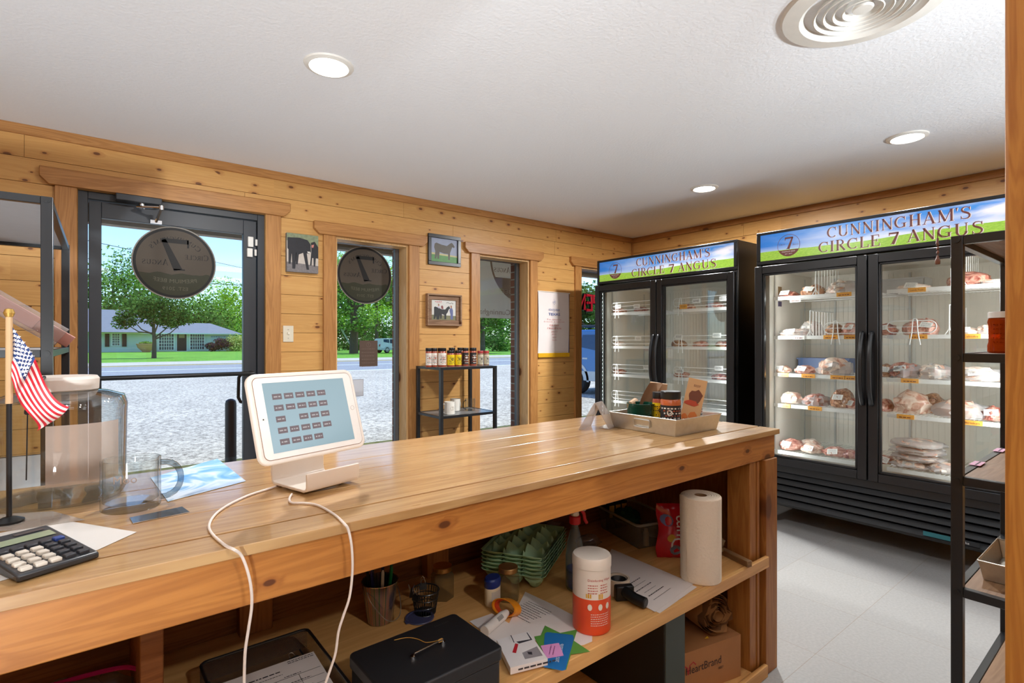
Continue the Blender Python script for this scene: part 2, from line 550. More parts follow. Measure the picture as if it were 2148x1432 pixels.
def _glyph(c):
    g = []
    if c == 'C': g = _arc(.46, .5, .38, .46, 48, 312) + _s([(.74, .66), (.74, .97)], .05); w = .86
    elif c == 'G': g = _arc(.46, .5, .38, .46, 48, 300) + _s([(.74, .68), (.74, .97)], .05) + _s([(.72, .06), (.72, .4)], TK * .9) + _s([(.52, .4), (.86, .4)], .045); w = .95
    elif c == 'U': g = _stem(.18, TK, .3, 1, True, False) + _stem(.72, .06, .3, 1, True, False) + _arc(.45, .32, .27, .3, 180, 360); w = .92
    elif c == 'N': g = _stem(.17, .06) + _stem(.75, .06, 0, 1, True, False) + _s([(.15, .98), (.75, .02)], TK); w = .93
    elif c == 'I': g = _stem(.19); w = .39
    elif c == 'H': g = _stem(.19) + _stem(.71) + _s([(.19, .52), (.71, .52)], .05); w = .9
    elif c == 'A': g = _s([(.12, 0), (.44, 1.0)], .055) + _s([(.42, 1.02), (.76, 0)], TK) + _s([(.24, .33), (.62, .33)], .05) + _s([(0, .02), (.25, .02)], .04) + _s([(.6, .02), (.92, .02)], .04); w = .9
    elif c == 'M': g = _stem(.17, .055) + _stem(.95, TK) + _s([(.16, 1), (.54, .05)], TK) + _s([(.54, .05), (.92, 1)], .05); w = 1.12
    elif c == 'S':
        p = [(.62, .78), (.58, .9), (.44, .96), (.28, .95), (.17, .86), (.15, .73), (.22, .62), (.38, .53), (.54, .44), (.63, .32), (.62, .17), (.52, .06), (.36, .03), (.2, .06), (.12, .17)]
        g = _s(p, [.04, .05, .06, .07, .1, .12, .14, .16, .15, .13, .11, .08, .06, .05, .04]) + _s([(.63, .7), (.63, .97)], .04) + _s([(.11, .02), (.11, .28)], .04); w = .76
    elif c == 'R': g = _stem(.19) + _arc(.36, .74, .24, .23, 90, -90, TK * .9) + _s([(.19, .97), (.36, .97)], .05) + _s([(.19, .51), (.36, .51)], .05) + _s([(.38, .5), (.74, .0)], TK) + _s([(.66, .02), (.86, .02)], .04); w = .85
    elif c == 'P': g = _stem(.19) + _arc(.36, .72, .26, .25, 90, -90, TK * .9) + _s([(.19, .97), (.36, .97)], .05) + _s([(.19, .47), (.36, .47)], .05); w = .74
    elif c == 'B': g = _stem(.19) + _arc(.36, .74, .22, .23, 90, -90, TK * .9) + _arc(.38, .26, .26, .24, 90, -90, TK * .9) + _s([(.19, .97), (.36, .97)], .05) + _s([(.19, .51), (.38, .51)], .05) + _s([(.19, .03), (.38, .03)], .05); w = .76
    elif c == 'D': g = _stem(.19) + _arc(.36, .5, .38, .47, 90, -90) + _s([(.19, .97), (.36, .97)], .05) + _s([(.19, .03), (.36, .03)], .05); w = .88
    elif c == 'L': g = _stem(.19) + _s([(.12, .025), (.7, .025)], .05) + _s([(.68, 0), (.68, .25)], .05); w = .74
    elif c == 'E': g = _stem(.19) + _s([(.12, .025), (.68, .025)], .05) + _s([(.67, 0), (.67, .25)], .05) + _s([(.12, .975), (.64, .975)], .05) + _s([(.63, .78), (.63, 1)], .05) + _s([(.2, .52), (.5, .52)], .05) + _s([(.5, .4), (.5, .64)], .045); w = .76
    elif c == 'F': g = _stem(.19) + _s([(.12, .975), (.64, .975)], .05) + _s([(.63, .78), (.63, 1)], .05) + _s([(.2, .52), (.5, .52)], .05) + _s([(.5, .4), (.5, .64)], .045); w = .68
    elif c == 'T': g = _stem(.4, TK, 0, 1, False, True) + _s([(.06, .975), (.74, .975)], .05) + _s([(.07, .76), (.07, 1)], .05) + _s([(.73, .76), (.73, 1)], .05); w = .8
    elif c == 'O' or c == '0': g = _arc(.46, .5, .38, .46, 0, 360); w = .92
    elif c == '7': g = _s([(.08, .93), (.74, .93)], .14) + _s([(.09, .74), (.09, 1)], .05) + _s([(.70, .95), (.34, .0)], [.12, .22]) + _s([(.17, .02), (.45, .02)], .04); w = .74
    elif c == '2': g = _arc(.36, .7, .24, .26, 170, -20, TK * .9) + _s([(.58, .62), (.1, .06)], [.12, .04]) + _s([(.08, .05), (.64, .05)], .1) + _s([(.63, 0), (.63, .25)], .04); w = .72
    elif c == '1': g = _stem(.3, .13) + _s([(.1, .84), (.3, .98)], .05); w = .55
    elif c == '9': g = _arc(.34, .68, .22, .28, 0, 360, TK * .9) + _s([(.56, .66), (.5, .3), (.25, .02)], [.13, .1, .04]); w = .68
    elif c == "'": g = _s([(.1, 1), (.08, .72)], [.11, .03]); w = .2
    elif c == '.': g = _s([(.06, .0), (.06, .12)], .12); w = .18
    else: w = .4
    return g, w
def serif(text, small=0.0):
    """engraved-style capitals, cap height 1; small>0 sets lower-case letters as small capitals"""
    x = 0; V = []; F = []
    for ch in text:
        k = 1.0
        if small and ch.islower(): k = small
        g, w = _glyph(ch.upper())
        for vs, fs in g:
            n = len(V)
            V += [(x + p[0] * k, p[1] * k) for p in vs]
            F += [tuple(n + i for i in f) for f in fs]
        x += (w + 0.06) * k
    return V, F
def put_text(mb, geo, M, height=1.0, center=True, cap=1.0, width=None, z=0.0, mirror=False, bend=None):
    vs, fs = geo
    if not vs: return
    x0 = min(p[0] for p in vs); x1 = max(p[0] for p in vs)
    k = height / cap; kx = k
    if width: kx = width / (x1 - x0)
    off = (x0 + x1) / 2 if center else x0
    pts = []
    for p in vs:
        x = (p[0] - off) * kx; y = p[1] * k
        if bend:
            rad = bend; a = x / rad; rr = rad + y if rad > 0 else rad + y
            x, y = rr * math.sin(a), rr * math.cos(a) - rad
        if mirror: x = -x
        pts.append(M @ Vector((x, y, z)))
    if mirror: fs = [tuple(reversed(f)) for f in fs]
    mb.add(pts, fs)
def scribble(mb, M, x0, x1, y, h=0.004, seed=0, z=0.0006, lines=1, gap=0.01, wt=0.0008, fill=1.0):
    """rows of small unreadable writing"""
    rg = random.Random(seed)
    for l in range(lines):
        x = x0
        yy = y - l * gap
        xe = x1 - (x1 - x0) * (1 - fill) * rg.random()
        while x < xe:
            w = rg.uniform(0.6, 2.2) * h
            w = min(w, xe - x)
            mb.add([M @ Vector(q) for q in ((x, yy, z), (x + w, yy, z), (x + w, yy + h * .6, z), (x, yy + h * .6, z))], [(0, 1, 2, 3)])
            x += w + h * .45
# ------------------------------------------------------------------ shared materials
PINE = wood('pine_wall', (221, 173, 106), (195, 141, 76), along='X', across='Z', row=0.136, row0=0.088, rough=0.42, knots=0.42, kscale=3.4, ksize=.8, tonevar=0.06, con=.55)
PINEY = wood('pine_wall_side', (221, 173, 106), (195, 141, 76), along='Y', across='Z', row=0.136, row0=0.088, rough=0.42, knots=0.42, kscale=3.4, ksize=.8, tonevar=0.06, seed=5, con=.55)
TRIMX = wood('cedar_trim_x', (194, 140, 82), (158, 106, 56), along='X', across='Z', rough=0.4, knots=0.25, kscale=1.2, seed=3.3)
TRIMZ = wood('cedar_trim_z', (194, 140, 82), (158, 106, 56), along='Z', across='X', rough=0.4, knots=0.25, kscale=1.2, seed=1.3)
TRIMY = wood('cedar_trim_y', (194, 140, 82), (158, 106, 56), along='Y', across='Z', rough=0.4, knots=0.25, kscale=1.2, seed=7.3)
BLACK = flat('black_metal', (26, 27, 30), 0.3, 0.0, 0.5)
BLACKP = flat('black_plastic', (20, 21, 23), 0.35)
DOORM = flat('bronze_door_metal', (52, 56, 62), 0.4, 0.0, 0.5, var=0.04)
WHITE = flat('white_plastic', (236, 234, 228), 0.4)
CREAM = flat('ivory_plastic', (226, 218, 196), 0.4)
STEEL = flat('brushed_steel', (200, 200, 198), 0.28, 1.0)
CHROME = flat('chrome', (225, 226, 228), 0.12, 1.0, var=0.02)
GLASSP = pane('window_glass', (243, 249, 247))
GRAYF = flat('window_frame_gray', (96, 98, 102), 0.4)
PAPER = flat('white_paper', (212, 206, 200), 0.75, var=0.02)
INK = flat('black_ink', (40, 38, 40), 0.6)

def floor_mat():
    m, nt, out = new_mat('vinyl_tile_floor')
    tc = N(nt, 'ShaderNodeTexCoord')
    br = N(nt, 'ShaderNodeTexBrick', Scale=1.0, offset=0.0)
    br.inputs['Mortar Size'].default_value = 0.0012
    br.inputs['Brick Width'].default_value = 0.457; br.inputs['Row Height'].default_value = 0.457
    br.inputs['Color1'].default_value = lin((168, 167, 164)); br.inputs['Color2'].default_value = lin((162, 161, 159))
    br.inputs['Mortar'].default_value = lin((150, 140, 128))
    nt.links.new(tc.outputs['Object'], br.inputs['Vector'])
    nz = N(nt, 'ShaderNodeTexNoise', Scale=90.0, Detail=4.0)
    nt.links.new(tc.outputs['Object'], nz.inputs['Vector'])
    cr = N(nt, 'ShaderNodeMapRange'); cr.inputs['From Min'].default_value = 0.35; cr.inputs['From Max'].default_value = 0.7
    cr.inputs['To Min'].default_value = 0.9; cr.inputs['To Max'].default_value = 1.04
    nt.links.new(nz.outputs[0], cr.inputs['Value'])
    cc = N(nt, 'ShaderNodeCombineColor')
    for i in range(3): nt.links.new(cr.outputs[0], cc.inputs[i])
    col = mixc(nt, 1.0, br.outputs['Color'], cc.outputs[0], 'MULTIPLY')
    bsdf(nt, out, col, 0.38, 0, 0.4)
    return m
def plaster_mat():
    m, nt, out = new_mat('textured_ceiling_paint')
    tc = N(nt, 'ShaderNodeTexCoord')
    nz = N(nt, 'ShaderNodeTexNoise', Scale=70.0, Detail=4.0)
    nt.links.new(tc.outputs['Object'], nz.inputs['Vector'])
    b = bsdf(nt, out, lin((244, 246, 250)), 0.85, 0, 0.2)
    bump(nt, b, nz.outputs[0], 0.35, 0.006)
    return m
def brick_mat():
    m, nt, out = new_mat('red_brown_brick')
    tc = N(nt, 'ShaderNodeTexCoord')
    mp = N(nt, 'ShaderNodeMapping'); mp.inputs['Rotation'].default_value = (R(90), 0, 0)
    nt.links.new(tc.outputs['Object'], mp.inputs[0])
    br = N(nt, 'ShaderNodeTexBrick', Scale=1.0)
    br.inputs['Mortar Size'].default_value = 0.006
    br.inputs['Brick Width'].default_value = 0.21; br.inputs['Row Height'].default_value = 0.075
    br.inputs['Color1'].default_value = lin((150, 96, 82)); br.inputs['Color2'].default_value = lin((126, 80, 70))
    br.inputs['Mortar'].default_value = lin((170, 160, 150))
    nt.links.new(mp.outputs[0], br.inputs['Vector'])
    bsdf(nt, out, br.outputs['Color'], 0.85, 0, 0.2)
    return m
FLOORM = floor_mat(); PLAST = plaster_mat(); BRICK = brick_mat()

WY, WX, CEIL = 3.97, 4.95, 2.44
XL, YB = -1.7, -4.2
# ---- floor, ceiling
b = MB(); b.box(XL - .2, WX + .2, YB - .2, WY + .28, -0.12, 0.0)
struct(b.build('floor', FLOORM))
b = MB(); b.box(XL - .2, WX + .2, YB - .2, WY + .28, CEIL, CEIL + 0.1)
struct(b.build('ceiling', PLAST))

# ---- front wall of horizontal boards with its openings
OPEN = [(-0.035, 0.975, 0.0, 2.13), (1.467, 2.075, 0.06, 2.04), (2.783, 3.384, 0.06, 2.04), (4.095, 4.70, 0.06, 2.04)]
rg = random.Random(4)
def boards(mb, a0, a1, opens, put):
    z = 0.088 - 0.136
    while z < CEIL:
        z0, z1 = max(0, z + 0.0012), min(CEIL, z + 0.136 - 0.0012)
        if z1 > z0:
            edges = sorted({z0, z1} | {o[k] for o in opens for k in (2, 3) if z0 < o[k] < z1})
            for e0, e1 in zip(edges, edges[1:]):
                mid = (e0 + e1) / 2
                spans = [(a0, a1)]
                for o in opens:
                    if o[2] < mid < o[3]:
                        ns = []
                        for s0, s1 in spans:
                            if o[1] <= s0 or o[0] >= s1: ns.append((s0, s1)); continue
                            if o[0] > s0: ns.append((s0, o[0]))
                            if o[1] < s1: ns.append((o[1], s1))
                        spans = ns
                for s0, s1 in spans:
                    x = s0
                    while x < s1:
                        x2 = min(s1, x + rg.uniform(1.2, 2.6))
                        if s1 - x2 < 0.35: x2 = s1
                        put(mb, x + (0.0007 if x > s0 else 0), x2 - (0.0007 if x2 < s1 else 0), e0, e1)
                        x = x2
        z += 0.136
DARKGAP = flat('board_gap', (92, 60, 34), 0.9)
b = MB(); boards(b, XL, WX, OPEN, lambda m, a, c, z0, z1: m.box(a, c, WY, WY + 0.018, z0, z1))
b.mat(1)
def wallmass(mb, put):
    xs = sorted({XL, WX} | {v for o in OPEN for v in o[:2]})
    for x0, x1 in zip(xs, xs[1:]):
        o = [q for q in OPEN if q[0] <= (x0 + x1) / 2 <= q[1]]
        if o:
            if o[0][2] > 0: put(mb, x0, x1, 0, o[0][2])
            put(mb, x0, x1, o[0][3], CEIL)
        else: put(mb, x0, x1, 0, CEIL)
wallmass(b, lambda m, x0, x1, z0, z1: m.box(x0, x1, WY + 0.019, WY + 0.1, z0, z1))
wf = struct(b.build('wall_front', [PINE, DARKGAP], bevel=0.0015))
b = MB(); wallmass(b, lambda m, x0, x1, z0, z1: m.box(x0 - (0.0 if x0 == XL else .0), x1, WY + 0.17, WY + 0.29, z0 - (.15 if z0 == 0 else 0), CEIL + .35 if z1 == CEIL else z1))
struct(b.build('wall_outside', BRICK))
b = MB(); boards(b, YB, WY, [], lambda m, a, c, z0, z1: m.box(WX, WX + 0.018, a, c, z0, z1))
b.mat(1); b.box(WX + 0.019, WX + 0.15, YB, WY + .1, 0, CEIL)
struct(b.build('wall_right', [PINEY, DARKGAP], bevel=0.0015))
b = MB(); boards(b, YB, WY, [], lambda m, a, c, z0, z1: m.box(XL - 0.018, XL, a, c, z0, z1))
b.mat(1); b.box(XL - .15, XL - 0.019, YB, WY + .1, 0, CEIL)
struct(b.build('wall_left', [PINEY, DARKGAP]))
b = MB(); boards(b, XL, WX, [], lambda m, a, c, z0, z1: m.box(a, c, YB - 0.018, YB, z0, z1))
b.mat(1); b.box(XL, WX, YB - .15, YB - 0.019, 0, CEIL)
struct(b.build('wall_back', [PINE, DARKGAP]))
# crown boards and corner strip
b = MB(); b.box(XL, WX, WY - 0.02, WY, CEIL - 0.055, CEIL); struct(b.build('trim_1', TRIMX, bevel=0.002))
b = MB(); b.box(WX - 0.02, WX, YB, WY - 0.02, CEIL - 0.055, CEIL); struct(b.build('trim_2', TRIMY, bevel=0.002))
b = MB(); b.box(WX - 0.02, WX, WY - 0.02, WY, 0, CEIL - 0.055); struct(b.build('trim_3', TRIMZ, bevel=0.002))
# doorway post close to the camera on the right
b = MB(); b.box(1.0, 1.14, -0.55, 0.154, 0, CEIL); b.box(1.14, 1.26, -0.9, 0.08, 0, CEIL)
struct(b.build('trim_4', wood('post_wood', (198, 134, 56), (160, 94, 28), along='Z', across='Y', rough=0.55, knots=0.1, kscale=1.0, grain=1.4, seed=9), bevel=0.006, seg=2))
# baseboards
b = MB(); b.box(0.975 + .1, 1.36, WY - .015, WY, 0, .09); b.box(2.18, 2.68, WY - .015, WY, 0, .09); b.box(3.49, 3.99, WY - .015, WY, 0, .09)
struct(b.build('baseboard_front', TRIMX))

def header(mb, x0, x1, z0, z1, yf, th, cut=0.04):
    poly = [(x0 + cut, z0), (x1 - cut, z0), (x1, z0 + cut), (x1, z1), (x0, z1), (x0, z0 + cut)]
    M = Matrix(((1, 0, 0, 0), (0, 0, -1, yf), (0, 1, 0, 0), (0, 0, 0, 1)))
    mb.prism(poly, 0, th, M)

# ---- door 1
d1 = thing('door_1', None, None, (0.47, WY, 0)); struct(d1, 'dark metal framed glass shop door with a push bar')
del_ = None
def L(x): return x - 0.47
def dbox(mb, x0, x1, y0, y1, z0, z1): mb.box(L(x0), L(x1), y0 - WY, y1 - WY, z0, z1)
b = MB()
dbox(b, -0.035, 0.012, 3.985, 4.10, 0, 2.13); dbox(b, 0.93, 0.975, 3.985, 4.10, 0, 2.13); dbox(b, 0.012, 0.93, 3.985, 4.10, 2.085, 2.13)
b.build('door_frame', DOORM, d1, bevel=0.002)
b = MB()
dbox(b, 0.015, 0.075, 4.005, 4.05, 0.01, 2.08); dbox(b, 0.845, 0.927, 4.005, 4.05, 0.01, 2.08)
dbox(b, 0.075, 0.845, 4.005, 4.05, 1.985, 2.08); dbox(b, 0.075, 0.845, 4.005, 4.05, 0.01, 0.26)
leaf = b.build('door_leaf', DOORM, d1, bevel=0.002)
b = MB(); dbox(b, 0.075, 0.845, 4.024, 4.03, 0.26, 1.985)
b.build('glass_pane', GLASSP, leaf, smooth=False)
b = MB()
pz0 = PY(211, 809, 3.93).z; pz1 = PY(503, 799, 3.93).z
b.tube([(L(.045), .035, 1.035), (L(.05), -.045, 1.035), (L(.42), -.05, 1.035), (L(.86), -.05, 1.035), (L(.885), -.045, 1.035), (L(.89), .035, 1.035)], 0.014, 10)
b.build('push_bar', BLACKP, leaf)
b = MB()
hp = [(.885, .085, 1.04), (.86, .12, 1.035), (.835, .125, 1.0), (.832, .125, .90), (.832, .125, .86), (.845, .12, .83), (.885, .085, .82)]
b.tube([(L(x), y, z) for x, y, z in hp], 0.011, 10)
b.build('pull_handle', BLACKP, leaf)
b = MB()
for (x, z) in ((.87, 1.9), (.865, 1.83)):
    dbox(b, x, x + .035, 3.985, 4.006, z, z + (.07 if z > 1.85 else .06))
    dbox(b, x + .045, x + .06, 3.98, 3.99, z + .01, z + .055)
b.build('door_sensor', WHITE, leaf, bevel=0.004, seg=2)
# closer
b = MB(); dbox(b, .14, .37, 3.915, 3.985, 2.088, 2.128)
cl = b.build('door_closer', DOORM, d1, bevel=0.004)
b = MB()
b.tube([(L(.27), -.02, 2.075), (L(.245), -.03, 2.065), (L(.36), -.12, 2.06)], .008, 8)
b.tube([(L(.36), -.12, 2.06), (L(.345), .02, 1.995)], .008, 8)
b.cyl((L(.27), -.02, 2.09), (L(.27), -.02, 2.055), .018)
b.cyl((L(.36), -.12, 2.07), (L(.36), -.12, 2.045), .014)
dbox(b, .315, .375, 3.985, 4.004, 1.985, 2.005)
b.build('closer_arm', CHROME, cl)
b = MB()
dbox(b, -0.135, -0.037, WY - .022, WY, 0, 2.13); dbox(b, 0.977, 1.075, WY - .022, WY, 0, 2.13)
b.build('door_casing', TRIMZ, d1, bevel=0.002)
b = MB(); header(b, L(-.2), L(1.135), 2.13, 2.225, 0, .034); b.build('door_header', TRIMX, d1, bevel=0.003)
b = MB(); dbox(b, -0.037, -0.034, WY, 3.99, 0, 2.13); dbox(b, .974, .977, WY - .022, 3.99, 0, 2.13)
b.build('door_jamb', PINE, d1)

# ---- windows
LIGHTJ = wood('jamb_wood', (226, 188, 134), (200, 154, 96), along='Z', across='Y', rough=0.5, knots=0.12, kscale=1.4, seed=2)
for n, (x0, x1, z0, z1) in enumerate(OPEN[1:], 1):
    w = thing('window_%d' % n, None, None, ((x0 + x1) / 2, WY, 0))
    struct(w, ['narrow full-height window with a round decal beside the door', 'narrow full-height window behind the black metal shelf', 'narrow full-height window behind the left cooler'][n - 1])
    cx = (x0 + x1) / 2
    def wb(mb, a, c, y0, y1, e, g): mb.box(a - cx, c - cx, y0, y1, e, g)
    b = MB(); wb(b, x0, x0 + .016, 0, .13, z0, z1); wb(b, x1 - .016, x1, 0, .13, z0, z1); wb(b, x0 + .016, x1 - .016, 0, .13, z1 - .016, z1); wb(b, x0 + .016, x1 - .016, 0, .13, z0, z0 + .016)
    b.build('jamb', LIGHTJ, w)
    b = MB(); wb(b, x0 + .016, x0 + .05, .131, .17, z0, z1); wb(b, x1 - .05, x1 - .016, .131, .17, z0, z1); wb(b, x0 + .05, x1 - .05, .131, .17, z1 - .018, z1); wb(b, x0 + .05, x1 - .05, .131, .17, z0, z0 + .05)
    b.build('window_frame', GRAYF, w, bevel=0.003)
    b = MB(); wb(b, x0 + .05, x1 - .05, .148, .154, z0 + .05, z1 - .018)
    b.build('glass_pane', GLASSP, w, smooth=False)
    b = MB(); wb(b, x0 - .093, x0, -.022, 0, 0, z1); wb(b, x1, x1 + .093, -.022, 0, 0, z1); wb(b, x0, x1, -.022, 0, 0, z0)
    b.build('casing', TRIMZ, w, bevel=0.002)
    b = MB(); header(b, x0 - .165 - cx, x1 + .165 - cx, z1, z1 + .092, 0, .034); b.build('window_header', TRIMX, w, bevel=0.003)

# ---- ceiling lights and vent
LAMPE = emis('lamp_diffuser', (255, 250, 240), 14.0)
for i, (x, y, lab) in enumerate([(.821, 2.293, 'round recessed ceiling light nearest the door'), (3.738, .9955, 'round recessed ceiling light above the right cooler end of the aisle'),
                 (3.749, 2.308, 'round recessed ceiling light nearest the room corner'), (.82, -1.6, 'round recessed ceiling light behind the counter')]):
    t = thing('recessed_ceiling_light', lab, 'ceiling light', (x, y, CEIL), group='recessed ceiling lights')
    b = MB(); b.lathe([(.076, -.004), (.082, -.012), (.1, -.006), (.104, 0)], 40); b.build('trim_ring', WHITE, t)
    b = MB(); b.lathe([(0, -.007), (.078, -.006)], 40); b.build('diffuser', LAMPE, t)
    lamp('downlight_lamp', 'AREA', (x, y, CEIL - .02), (0, 0, 0), (34, 34, 84, 40)[i], (.98, .98, .98), shape='DISK', size=.15)
t = thing('ceiling_vent', 'round white ceiling air vent of nested cone rings', 'vent', (2.149, .703, CEIL))
b = MB(); b.lathe([(.262, 0), (.255, -.012), (.2, -.02), (.185, -.008), (.178, .06)], 48); b.build('outer_ring', WHITE, t)
for i, (r0, r1) in enumerate(((.156, .138), (.126, .108), (.096, .078), (.066, .05))):
    b = MB(); b.lathe([(r1, .045), (r1 + .004, .02), (r0 - .01, -.015), (r0, -.02), (r0 - .004, -.022), (r1 + .0, .018), (r1 - .004, .045)], 40); b.build('cone_ring', WHITE, t)
b = MB(); b.lathe([(0, -.02), (.03, -.018), (.034, -.012), (.02, .03)], 24); b.build('center_cap', WHITE, t)
b = MB(); b.lathe([(0, .05), (.178, .058)], 32); b.build('duct_back', flat('duct_dark', (36, 37, 38), .6, bmp=.5), t)

for _a, _b, _e in FILL_UPLIGHTS:  # cans added to go with the unseen fill uplights
    t = thing('added_uplight_can', 'added white floor-standing fill light can, unseen behind the camera', 'added fill light', (_a[0], _a[1], 0), group='added fill uplights')
    h_ = _a[2] - .12
    b = MB(); b.lathe([(0, 0), (.12, 0), (.12, .015), (.015, .02), (.015, h_ - .1), (.06, h_ - .07), (.11, h_), (.105, h_), (.055, h_ - .065), (0, h_ - .07)], 24); b.build('can', WHITE, t)
# added glowing panels, unseen behind the camera, to brighten the room
FILL_PANEL = emis('fill_panel_glow', (246, 250, 255), 5.0)
for x, y in ((-.6, -.9), (1.9, -1.5), (-.3, -2.9), (2.2, -3.1)):
    t = thing('added_fill_panel', 'added flat white ceiling fill panel, unseen behind the camera', 'ceiling light', (x, y, CEIL), group='added ceiling fill panels')
    b = MB(); b.box(-.62, .62, -.32, .32, -.03, 0); b.build('panel_frame', WHITE, t)
    b = MB(); b.box(-.6, .6, -.3, .3, -.034, -.0301); b.build('diffuser', FILL_PANEL, t, smooth=False)
# ------------------------------------------------------------------ outdoors
G = -0.15
def ground_mat(name, c1, c2, scale, det=6, crack=0.0, big=0.0, rough=0.9):
    m, nt, out = new_mat(name)
    tc = N(nt, 'ShaderNodeTexCoord')
    nz = N(nt, 'ShaderNodeTexNoise', Scale=scale, Detail=det, Roughness=0.75)
    nt.links.new(tc.outputs['Object'], nz.inputs['Vector'])
    mr = N(nt, 'ShaderNodeMapRange'); mr.inputs['From Min'].default_value = 0.36; mr.inputs['From Max'].default_value = 0.64
    nt.links.new(nz.outputs[0], mr.inputs['Value'])
    col = mixc(nt, mr.outputs[0], lin(c1), lin(c2))
    n2 = N(nt, 'ShaderNodeTexNoise', Scale=0.35, Detail=4.0, Distortion=1.5)
    nt.links.new(tc.outputs['Object'], n2.inputs['Vector'])
    m2 = N(nt, 'ShaderNodeMapRange'); m2.inputs['From Min'].default_value = 0.35; m2.inputs['From Max'].default_value = 0.65
    m2.inputs['To Min'].default_value = 1.0 - big; m2.inputs['To Max'].default_value = 1.0 + big
    nt.links.new(n2.outputs[0], m2.inputs['Value'])
    cc = N(nt, 'ShaderNodeCombineColor')
    for i in range(3): nt.links.new(m2.outputs[0], cc.inputs[i])
    col = mixc(nt, 1.0, col, cc.outputs[0], 'MULTIPLY')
    b = bsdf(nt, out, col, rough, 0, 0.2)
    bump(nt, b, nz.outputs[0], 0.5, 0.01)
    return m
ASPH = ground_mat('parking_asphalt', (108, 100, 94), (240, 228, 216), 17, 9, big=0.08)
ROADM = ground_mat('road_asphalt', (132, 134, 142), (168, 168, 176), 14, 6, big=0.04)
CONC = ground_mat('concrete', (176, 170, 160), (206, 200, 190), 20, 6, big=0.05)
GRASS = ground_mat('lawn_grass', (74, 128, 34), (132, 186, 66), 6, 8, big=0.18)
YELL = flat('yellow_road_paint', (232, 196, 72), .7)
WLINE = flat('white_road_paint', (236, 236, 236), .7)

cy0 = PZ(211, 762, G).y; cy1 = PZ(211, 769, G).y            # far curb strip
b = MB(); b.box(-60, 160, WY + .29, 25.0, G - .3, G); struct(b.build('parking_lot', ASPH, smooth=False))
b = MB(); b.box(-120, 260, 25.0, cy1, G - .3, G - .004); struct(b.build('road', ROADM, smooth=False))
b = MB(); b.box(-120, 260, cy1, cy0, G - .3, G + .03); struct(b.build('curb', CONC, smooth=False))
b = MB(); b.box(-200, 400, cy0, 330, G - .3, G); struct(b.build('lawn', GRASS, smooth=False))
y = PZ(211, 796, G).y
b = MB(); b.box(-120, 260, y, y + .35, G - .004, G + .004); struct(b.build('road_line', WLINE))
b = MB(); b.box(-120, 260, cy1 - .5, cy1 - .1, G - .004, G + .004); struct(b.build('road_line', YELL))
y = PZ(560, 770, G).y
b = MB(); b.box(-20, 260, y, y + .3, G - .004, G + .004); struct(b.build('road_line', WLINE))
b = MB(); b.box(-8, 14, WY + .29, 6.25, G - .2, -.03); b.mat(1); b.box(-8, 14, 6.25, 6.42, G - .2, -.028)
struct(b.build('sidewalk', [CONC, YELL], smooth=False))
# canopy over the walk
CANM = flat('canopy_soffit', (176, 160, 136), .8); CANB = flat('canopy_beam', (128, 110, 88), .7)
b = MB()
b.box(-8, 14, WY + .29, 7.0, 2.66, 2.72)
for k in range(9): b.mat(0).box(-8, 14, 4.4 + k * .3, 4.42 + k * .3, 2.645, 2.66)
b.mat(1).box(-8, 14, 6.86, 7.0, 2.455, 2.72); b.mat(1).box(-8, 14, 5.4, 5.5, 2.55, 2.66)
b.mat(0).box(-8, 14, WY + .29, 7.05, 2.72, 2.9)
struct(b.build('canopy', [CANM, CANB], smooth=False))
# bollard at the walk
t = thing('bollard', 'dark brown rounded steel bollard outside the glass door', 'bollard', PZ(484, 985, -.03))
b = MB(); b.lathe([(.052, 0), (.052, .66), (.045, .69), (.025, .705), (0, .71)], 20); b.build('post', flat('bollard_paint', (62, 50, 44), .45), t)
b = MB(); b.lathe([(.075, 0), (.075, .012), (.052, .014)], 20); b.build('base_plate', BLACK, t)

# trees -------------------------------------------------------------
BARK = flat('tree_bark', (92, 78, 64), .9, var=.3, scale=6, bmp=.6)
def leafmat(name, c, tr=.25):
    m, nt, out = new_mat(name)
    df = N(nt, 'ShaderNodeBsdfDiffuse'); df.inputs[0].default_value = lin(c)
    tl = N(nt, 'ShaderNodeBsdfTranslucent'); tl.inputs[0].default_value = lin((min(255, c[0] + 40), min(255, c[1] + 40), c[2]))
    mx = N(nt, 'ShaderNodeMixShader'); mx.inputs[0].default_value = tr
    nt.links.new(df.outputs[0], mx.inputs[1]); nt.links.new(tl.outputs[0], mx.inputs[2]); nt.links.new(mx.outputs[0], out.inputs[0])
    return m
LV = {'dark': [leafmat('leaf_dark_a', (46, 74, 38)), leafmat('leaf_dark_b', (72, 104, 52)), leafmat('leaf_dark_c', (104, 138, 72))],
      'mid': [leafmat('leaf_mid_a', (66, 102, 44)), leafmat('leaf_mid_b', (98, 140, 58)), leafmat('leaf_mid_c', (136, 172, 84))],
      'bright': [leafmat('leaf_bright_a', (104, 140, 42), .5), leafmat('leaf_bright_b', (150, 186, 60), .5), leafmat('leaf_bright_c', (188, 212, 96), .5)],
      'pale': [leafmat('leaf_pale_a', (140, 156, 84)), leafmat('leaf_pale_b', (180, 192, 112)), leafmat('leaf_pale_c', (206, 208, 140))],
      'purple': [leafmat('leaf_purple_a', (74, 52, 66)), leafmat('leaf_purple_b', (96, 70, 84)), leafmat('leaf_purple_c', (84, 92, 62))]}
